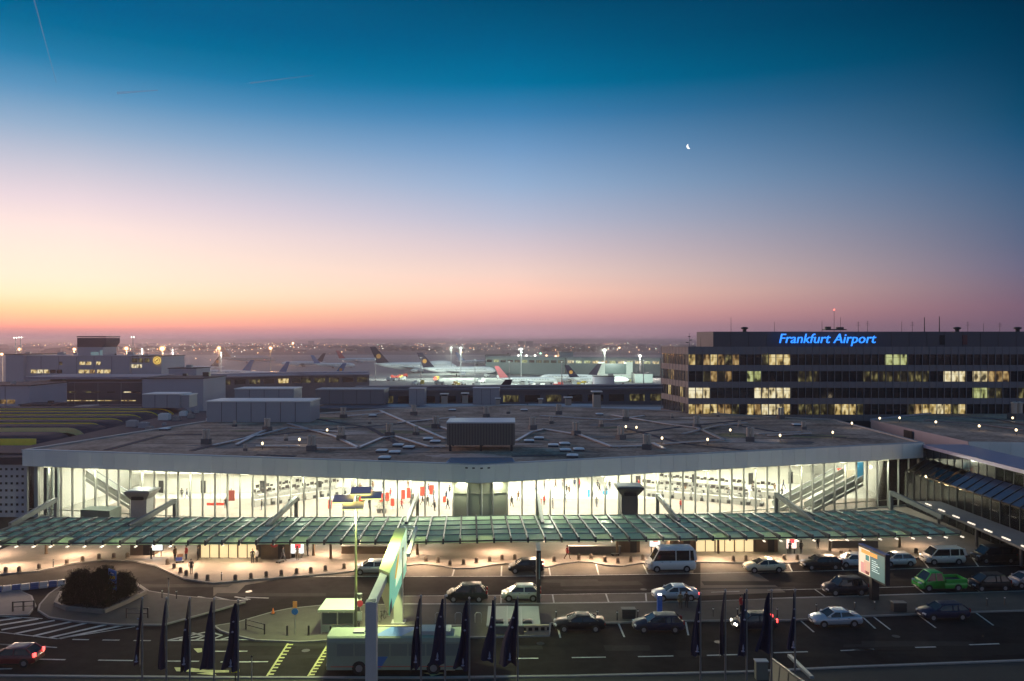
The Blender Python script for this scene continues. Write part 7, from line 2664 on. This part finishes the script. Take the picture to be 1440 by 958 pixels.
light('lamp_light', 'SPOT', p + Vector((-.2, -.2, zt_ - 1.2)), 11000, (.84, 1.0, .42), fm, p + Vector((.9, -1.5, 0)), .8, 160, .8)
light('lamp_light', 'SPOT', p + Vector((.3, -.2, zt_ - 1.1)), 9000, (.92, 1.0, .5), fm, Vector((-9.8, 70, 6)), .4, 95, .8)
light('lamp_light', 'SPOT', p + Vector((.35, -.1, 3.95)), 420, (.85, 1.0, .3), fm, p + Vector((0, 0, zt_)), .2, 50, .5)

# ------------------------------------------------------------------ advertising panels
p = gp(757.5, 852, KZ)
t = thing('advertising_pillar', 'tall thin dark advertising pillar seen edge on beside the silver hatchback', 'billboard', p)
zt_ = H - (771 - CY) * (p.y + 1) / F
obj('post', MB().box((0, 1.2, 1.2), (.34, .5, 2.4)), DARK, t)
obj('panel', MB().box((0, 1.2, zt_ / 2 + 1.1), (.40, 3.4, zt_ - 2.2)), mat('pillar_panel', (.02, .022, .026), .3), t)
obj('highlight_strip', MB().box((.06, -.52, zt_ / 2 + 1.3), (.12, .03, zt_ - 3.0)), mat('pillar_highlight', (.12, .20, .24), .3), t)  # bluish highlight on the pillar's edge, put in as a coloured strip
A_, B_ = Vector((36.3, 83.4, 0)), Vector((37.0, 78.9, 0))
bb = thing('billboard', 'lit advertising billboard with orange top and white lines on a dark post', 'billboard', (36.6, 81, KZ))
zb1, zt1 = 2.3, 5.05
u = (B_ - A_).normalized()
n_ = Vector((-u.y, u.x, 0))
n_ = n_ if n_.x < 0 else -n_
c_ = (A_ + B_) / 2
Lb = (B_ - A_).length
obj('frame', MB().bar(A_ - n_ * .02 + Vector((0, 0, (zb1 + zt1) / 2)) - n_ * .22, B_ - n_ * .24 + Vector((0, 0, (zb1 + zt1) / 2)), .5, zt1 - zb1 + .3), mat('billboard_frame', (.02, .022, .03), .4), bb, local=False)
obj('top_edge', MB().bar(A_ - n_ * .2 + Vector((0, 0, zt1 + .19)), B_ - n_ * .2 + Vector((0, 0, zt1 + .19)), .55, .06), mat('billboard_blue', (.02, .05, .25), .4), bb, local=False)


def bface(n, s0, s1, z0, z1, mm_, lift=.03, sk=0.0):
    m = MB()
    a = A_ + u * (s0 * Lb) + n_ * (lift)
    b = A_ + u * (s1 * Lb) + n_ * (lift)
    m.sheet([(a.x, a.y, zb1 + (zt1 - zb1) * z0), (b.x, b.y, zb1 + (zt1 - zb1) * (z0 + sk)), (b.x, b.y, zb1 + (zt1 - zb1) * (z1 + sk)), (a.x, a.y, zb1 + (zt1 - zb1) * z1)])
    return obj(n, m, mm_, bb, local=False)


def lit(name, c, s):
    return mat('lit_' + name, tuple(v * .6 for v in c), .4, emit=c, estr=s, sample=False)


bface('poster', .02, .98, .02, .98, lit('teal', (.10, .19, .18), .8))
bface('picture_field', .02, .45, .02, .98, lit('cream', (1, .82, .6), .75), .04)
bface('orange_band', .12, .72, .80, .94, lit('orange', (1, .42, .08), .8), .05)
bface('pink_figure', .10, .30, .06, .45, lit('pink', (.9, .45, .40), .6), .05)
bface('skin_figure', .22, .45, .16, .55, lit('skin', (.85, .55, .38), .65), .05)
bface('teal_figure', .28, .42, .58, .78, lit('deep_teal', (.05, .28, .26), .6), .05)
bface('dark_figure', .26, .42, .06, .18, lit('dark_red', (.25, .05, .04), .5), .05)
for k in range(6):
    bface('white_line', .52, .80 - (k % 3) * .06, .28 + k * .075, .305 + k * .075, lit('white', (.8, 1, .95), .7), .05)
obj('post', MB().box((c_.x - n_.x * .25, c_.y, (zb1 + .13) / 2), (.75, .6, zb1 - .13)), mat('billboard_post', (.015, .015, .018), .5), bb, local=False)

# ------------------------------------------------------------------ kiosks, lit posters and entrances under the canopy
def kiosk(x0, x1, yb, h, label, m=BROWN, sign=None, depth=2.2):
    a, b = gp(x0, yb, KZ), gp(x1, yb, KZ)
    w = b.x - a.x
    t = thing('pavement_kiosk', label, 'kiosk', ((a.x + b.x) / 2, a.y, KZ))
    obj('wall', MB().box((0, depth / 2, h / 2), (w, depth, h)), m, t)
    obj('roof', MB().box((0, depth / 2, h + .05), (w + .2, depth + .2, .1)), DARK, t)
    obj('door', MB().box((w * .2, -.02, .95), (.8, .05, 1.9)), DARK, t)
    if sign:
        obj('sign_board', MB().box((-w * .08, -.05, h * .76), (w * .5, .06, .4)), sign, t)
    return t


kiosk(183, 216, 781, 2.5, 'plain brown kiosk under the left part of the canopy')
kiosk(367, 408, 786, 2.5, 'brown kiosk with a red round sign beside the lit entrance at the left')
kiosk(408, 411, 784, 2.3, 'narrow brown panel between kiosk and red lit poster')
kiosk(869, 900, 777, 2.5, 'low brown kiosk with yellow sign left of the minibus', sign=mat('kiosk_yellow', (.7, .5, .05), .5))
kiosk(942, 976, 776, 2.6, 'brown kiosk with small pale sign behind the minibus', sign=mat('kiosk_cream', (.6, .55, .4), .5))
kiosk(1062, 1094, 776, 2.6, 'brown kiosk with small pale sign behind the cream taxi', sign=mat('kiosk_cream', (0, 0, 0)))
p = gp(386, 786, KZ)
solo('round_sign', MB().tube([(0, -.1, 1.9), (0, -.16, 1.9)], .5, 16), mat('round_red', (.5, .03, .05), .5), 'round red sign on the front of the left brown kiosk', 'sign', p)


def lit_poster(px, py, w, h, colors, label, zc=1.35):
    p = gp(px, py, KZ)
    t = thing('lit_poster', label, 'poster', p)
    obj('case', MB().box((0, .12, zc), (w + .2, .2, h + .2)), GREYPANEL, t)
    obj('stand', MB().box((-w * .35, .12, (zc - h / 2) / 2), (.1, .1, zc - h / 2)).box((w * .35, .12, (zc - h / 2) / 2), (.1, .1, zc - h / 2)), DARK, t)
    obj('poster', MB().box((0, 0, zc), (w, .04, h)), colors[0], t)
    if len(colors) > 1:
        obj('poster_picture', MB().box((w * .05, -.03, zc + h * .1), (w * .5, .03, h * .4)), colors[1], t)
    light('lamp_light', 'AREA', p + Vector((0, -.25, zc)), 60, (1, .9, .8), t, p + Vector((0, -3, 0)), 1.0)


lit_poster(221, 783, 1.25, 1.1, [lit('poster_white', (.95, 1, 1), 1.5)], 'glowing white poster case beside the plain brown kiosk')
lit_poster(418, 785, 1.5, 1.5, [lit('poster_white', (0, 0, 0), 1), lit('poster_red', (1, .1, .12), .9)], 'glowing red and white poster case right of the left brown kiosk')
lit_poster(921, 778, 1.25, 1.2, [lit('poster_white', (0, 0, 0), 1), lit('poster_pink', (1, .35, .3), .7)], 'glowing white poster with pink foot left of the minibus', 1.45)
lit_poster(1113, 779, 1.2, 1.6, [lit('poster_rose', (1, .75, .65), 1.6), lit('poster_red', (0, 0, 0), 1)], 'glowing red and white poster between two people at the right', 1.5)


def lobby(x0, x1, yb, label):
    a, b = gp(x0, yb, KZ), gp(x1, yb, KZ)
    w = b.x - a.x
    n = 6
    t = thing('entrance_lobby', label, 'entrance', ((a.x + b.x) / 2, a.y, KZ))
    for k in range(n):
        x = -w / 2 + w * (k + .5) / n
        obj('door_panel', MB().box((x, 0, 1.2), (w / n - .1, .06, 2.3)), mat('lobby_lit_glass', (.6, .5, .3), .3, emit=(1, .78, .42), estr=.85, sample=False), t)
    for k in range(n + 1):
        obj('door_frame', MB().box((-w / 2 + w * k / n, -.05, 1.2), (.09 if k % 2 else .16, .1, 2.4)), BROWN, t)
    obj('lintel', MB().box((0, 0, 2.5), (w + .2, .3, .25)), BROWN, t)
    obj('side_wall', MB().box((-w / 2 - .1, 2.1, 1.25), (.12, 4, 2.5)).box((w / 2 + .1, 2.1, 1.25), (.12, 4, 2.5)), BROWN, t)
    light('lamp_light', 'AREA', Vector((t.location.x, a.y - .5, 2.3)), 220, (1, .82, .5), t, Vector((t.location.x, a.y - 4, 0)), w * .8, size_y=.3)


lobby(282, 361, 784.5, 'row of lit cream entrance doors under the left part of the canopy')
lobby(978, 1060, 776, 'row of lit cream entrance doors under the right part of the canopy')
for x0, x1, yb, lab in ((800, 873, 779, 'long low grey wall under the middle of the canopy'), (480, 560, 779, 'low brown wall under the canopy left of the gantry'), (1170, 1235, 771, 'low dark wall under the right end of the canopy')):
    a, b = gp(x0, yb, KZ), gp(x1, yb, KZ)
    t = thing('low_wall', lab, 'wall', ((a.x + b.x) / 2, a.y, KZ))
    obj('wall', MB().box((0, .2, .45), (b.x - a.x, .4, .9)), CONC_D if x0 != 480 else BROWN, t)
    obj('coping', MB().box((0, .2, .93), (b.x - a.x + .1, .5, .08)), CONC, t)


def trolley(px, py, label, rz, bags=True):
    p = gp(px, py, KZ)
    t = thing('luggage_trolley', label, 'trolley', p, rz)
    m = MB().box((0, 0, .22), (.9, .5, .04)).tube([(.42, -.22, .2), (.5, -.22, 1.0), (.5, .22, 1.0), (.42, .22, .2)], .02, 6)
    obj('frame', m, STEEL, t)
    m = MB()
    for x in (-.35, .35):
        for y in (-.2, .2):
            m.tube([(x, y - .03, .1), (x, y + .03, .1)], .1, 8)
    obj('wheel', m, BLACK, t)
    if bags:
        q = p + Vector((0, 0, .25))
        tagged(solo('suitcase', MB().box((-.1, 0, .2), (.7, .42, .4), rz).box((-.1, 0, .415), (.2, .05, .04), rz), mat('suitcase_blue', (.02, .05, .25), .5), 'blue suitcase at the bottom of the load on the luggage trolley', 'suitcase', q))
        tagged(solo('suitcase', MB().box((0, 0, .17), (.6, .38, .34), rz + .2).box((0, 0, .35), (.2, .05, .04), rz), mat('suitcase_brown', (.14, .07, .04), .5), 'brown suitcase on top of the blue one on the trolley', 'suitcase', q + Vector((0, 0, .42))))


trolley(253, 791, 'luggage trolley loaded with two suitcases among the group at the left', .3)
trolley(394, 791, 'empty luggage trolley in front of the brown kiosk with the red sign', 1.2, False)
trolley(865, 781, 'empty luggage trolley parked by the long low grey wall', .2, False)

# ------------------------------------------------------------------ flags
FLAG = mat('navy_flag_cloth', (.007, .009, .04), .8)
EMBL = mat('flag_emblem', (.22, .24, .34), .8)


def flag(px, py_top, w_px, h_px, d, sway, label, grp, seed, em=True):
    random.seed(seed)
    zt = H - (py_top - CY) * d / F
    X = (px - CX) * d / F
    s = d / F
    t = thing('flagpole', label, 'flag', (X, d, KZ), 0, grp)
    obj('pole', MB().lathe((0, 0, 0), [(.075, 0), (.05, zt - KZ)], 8), mat('pole_grey', (.15, .15, .15), .5), t)
    obj('finial', MB().lathe((0, 0, zt - KZ), [(.03, 0), (.08, .06), (.08, .12), (.02, .18)], 8), STEEL, t)
    hh, ww = h_px * s, w_px * s
    n, mseg = 14, 13
    vs, fs = [], []
    for i in range(n + 1):
        v = i / n
        wv = (.12 + .88 * v ** (1.05 + .25 * math.sin(seed * 2.1))) * ww * (1 + .10 * math.sin(v * 6 + seed * 1.7))
        for j in range(mseg + 1):
            uu = j / mseg
            x = -.06 - wv * uu + sway * v * ww * (1 - uu) * .0 - .05 * math.sin(v * 5 + seed)
            y = .22 * math.sin(uu * 9 + seed + v * 1.2) * (.25 + .75 * v) * (.5 + .5 * v) * (1 + .5 * math.sin(seed * 3.3))
            z = zt - KZ - .1 - hh * v * (1 - .16 * uu * (1 - v) + .06 * math.sin(seed * 1.3) * uu)
            vs.append((x, y, z))
    for i in range(n):
        for j in range(mseg):
            a = i * (mseg + 1) + j
            fs.append((a, a + 1, a + mseg + 2, a + mseg + 1))
    m = MB().add(vs, fs, 0, True)
    f = obj('flag_cloth', m, FLAG, t)
    if em:
        e = MB()
        for (v, uu, w_, h_) in ((.84, .42, .14, .20), (.90, .42, .26, .05), (.4, .5, .18, .06), (.25, .5, .16, .05)):
            zc = zt - KZ - .1 - hh * v
            xc = -.06 - (.12 + .88 * v) * ww * uu
            e.lathe((xc, -.30, zc - h_), [(w_ * .3, 0), (w_ * .5, h_ * .6), (w_ * .25, h_ * 1.6), (.01, h_ * 2)], 8)
        obj('emblem', e, EMBL, f)


ords = ['first', 'second', 'third', 'fourth', 'fifth']
for grp, items in (('left', ((200, 843, 11, 92), (234, 843, 11, 96), (267, 843, 13, 96), (301, 844, 21, 94), (335, 846, 20, 96))), ('middle', ((592, 840, 15, 96), (626, 840, 25, 92), (660, 843, 20, 98), (696, 842, 17, 88), (728, 842, 27, 90))), ('right', ((985, 836, 12, 84), (1020, 832, 9, 85), (1050, 832, 15, 88), (1085, 832, 22, 84), (1118, 832, 9, 82)))):
    for i, (px, py, w, h) in enumerate(items):
        flag(px, py, w, h, 54.0, 0, '%s from the left in the %s row of limp navy flags on grey poles' % (ords[i], grp), 'navy flags in the %s row' % grp, i + len(grp), i % 2 == 0 or grp == 'middle')

# ------------------------------------------------------------------ glass stair cover and small things on the near pavement
st = thing('stair_cover', 'glazed stair cover with slanted panes rising from the near pavement', 'stair cover', gp(1110, 950, KZ))
o_ = st.location
FR = mat('stair_frame', (.13, .15, .13), .4)
A1, A2 = dp(1086, 927, 57.5) - o_, dp(1137, 965, 50) - o_
B1, B2 = dp(1110, 922, 58.5) - o_, dp(1142, 953, 53) - o_
obj('rail', MB().bar(A1, A2, .14, .14), FR, st)
obj('rail', MB().bar(B1, B2, .26, .18), mat('stair_blue_rail', (.13, .18, .20), .4), st)
for k in range(4):
    t0, t1 = k / 4, (k + .86) / 4
    p, q = A1.lerp(A2, t0), A1.lerp(A2, t1)
    lo = Vector((-.25, -.2, -1.9))
    m = MB()
    vs = [p, q, q + lo, p + lo]
    m.add(vs + [v + Vector((.03, .03, 0)) for v in vs], [(0, 1, 2, 3), (7, 6, 5, 4), (0, 4, 5, 1), (1, 5, 6, 2), (2, 6, 7, 3), (3, 7, 4, 0)])
    obj('side_pane', m, mat('milky_pane', (.24, .27, .21), .3), st)
    obj('post', MB().bar(p, p + lo, .1, .1), FR, st)
obj('base_wall', MB().bar(A1 + Vector((-.3, -.2, -2.1)), A2 + Vector((-.3, -.2, -2.1)), .3, .5), CONC_D, st)
p = gp(1072, 957, KZ)
t = thing('control_cabinet', 'small pale cabinet left of the glazed stair cover', 'cabinet', p)
obj('body', MB().box((0, .3, .7), (.9, .5, 1.4)), FR, t)
obj('top', MB().box((0, .3, 1.43), (1.0, .62, .07)), GREYPANEL, t)
p = gp(331, 961, KZ)
t = thing('small_sign', 'little yellow topped marker post at the near kerb', 'sign', p)
obj('post', MB().lathe((0, 0, 0), [(.05, 0), (.05, .85)], 8), DARK, t)
obj('cap', MB().box((0, 0, .95), (.55, .2, .2)), mat('marker_yellow', (.75, .65, .03), .5), t)
for px, py, lab in ((237, 850, 'thin grey lamp column on the left island'), (354, 943, 'short thin grey post on the near lane edge at the left')):
    p = gp(px, py + 18, KZ if px < 300 else 0)
    hgt = 3.6 if px < 300 else 2.0
    t = thing('thin_column', lab, 'post', p)
    obj('shaft', MB().lathe((0, 0, 0), [(.06, 0), (.04, hgt)], 8), STEEL, t)
    obj('head', MB().lathe((0, 0, hgt), [(.05, 0), (.1, .1), (.02, .2)], 8), DARK, t)
# ------------------------------------------------------------------ labels of look-alikes: say which one, counted from the left
ONES = 'first second third fourth fifth sixth seventh eighth ninth tenth eleventh twelfth thirteenth fourteenth fifteenth sixteenth seventeenth eighteenth nineteenth'.split()


def ordinal(n):
    if n < 20:
        return ONES[n - 1]
    t, o = divmod(n, 10)
    return (['twentieth', 'thirtieth', 'fortieth', 'fiftieth', 'sixtieth', 'seventieth'][t - 2] if o == 0 else ['twenty', 'thirty', 'forty', 'fifty', 'sixty', 'seventy'][t - 2] + '-' + ONES[o - 1])


SHORT = {'twin pipe vents on the hall roof': 'twin pale vent pipes on the hall roof', 'small vents on the hall roof': 'small low twin vent pipes on the hall roof', 'white skylights on the hall roof': 'flat white skylight on the hall roof',
         'thin dark posts': 'thin dark barrier post', 'squat bollards along the kerb': 'short squat dark bollard along the pavement kerb', 'check in desks in rows behind the glass front': 'grey check in desk with dark screens behind the glass',
         'globe lamps on the flat roofs': 'white globe lamp on a stick on the flat roof', 'tall bollards before the shelter': 'tall dark bollard before the bus shelter', 'cycle stands': 'bent steel cycle stand on the island',
         'blue and white barrier elements': None, 'ventilation units on the service roof': 'small boxy ventilation unit on the service roof', 'lamps under the glass canopy': 'warm strip lamp under the glass canopy', 'red banner stands in the hall': 'red banner stand on the hall floor',
         'yellow edged low roofs left of the hall': 'low dark roof with thin yellow curled edge left of the hall', 'lamp masts over the left apron': 'tall lamp mast glowing over the left apron', 'lamp masts over the middle apron': 'tall floodlight mast over the middle apron',
         'dark masts beside the control tower': 'dark twin headed mast by the control tower', 'stand floodlights on the low pier': 'small floodlight on the low dark pier roof', 'round lamps in the glazed link': 'round ceiling lamp in the glazed link', 'soffit lamps under the fascia': 'square lamp under the pale hall fascia', 'slim masts before the airliners': 'slim dark mast before the parked airliners', 'potted plants in the hall': 'dark green potted plant beside the red banners'}
bpy.context.view_layer.update()
groups = {}
for o in bpy.data.objects:
    if o.parent is None and 'label' in o:
        g_ = o.get('group')
        base = SHORT.get(g_) if g_ else None
        key = (base or o['label'])
        groups.setdefault((g_, key), []).append((o.location.x / max(o.location.y, 1), o))
for (g_, key), items in groups.items():
    if len(items) > 1:
        items.sort(key=lambda q_: q_[0])
        for n_i, (_, o) in enumerate(items):
            o['label'] = '%s, %s from the left' % (key, ordinal(n_i + 1))
# ================================================================== AIR
hz = MB().prism([(-6500, -60), (6500, -60), (6500, 9000), (-6500, 9000)], -1.6, 38)
hm = bpy.data.materials.new('haze_air')
hm.use_nodes = True
nt = hm.node_tree
nt.nodes.clear()
o_ = nt.nodes.new('ShaderNodeOutputMaterial')
pv_ = nt.nodes.new('ShaderNodeVolumePrincipled')
pv_.inputs['Color'].default_value = (1.0, .80, .80, 1)
pv_.inputs['Density'].default_value = 0.00024
pv_.inputs['Anisotropy'].default_value = .6
nt.links.new(pv_.outputs[0], o_.inputs['Volume'])
struct('haze', hz, hm, 'stuff')
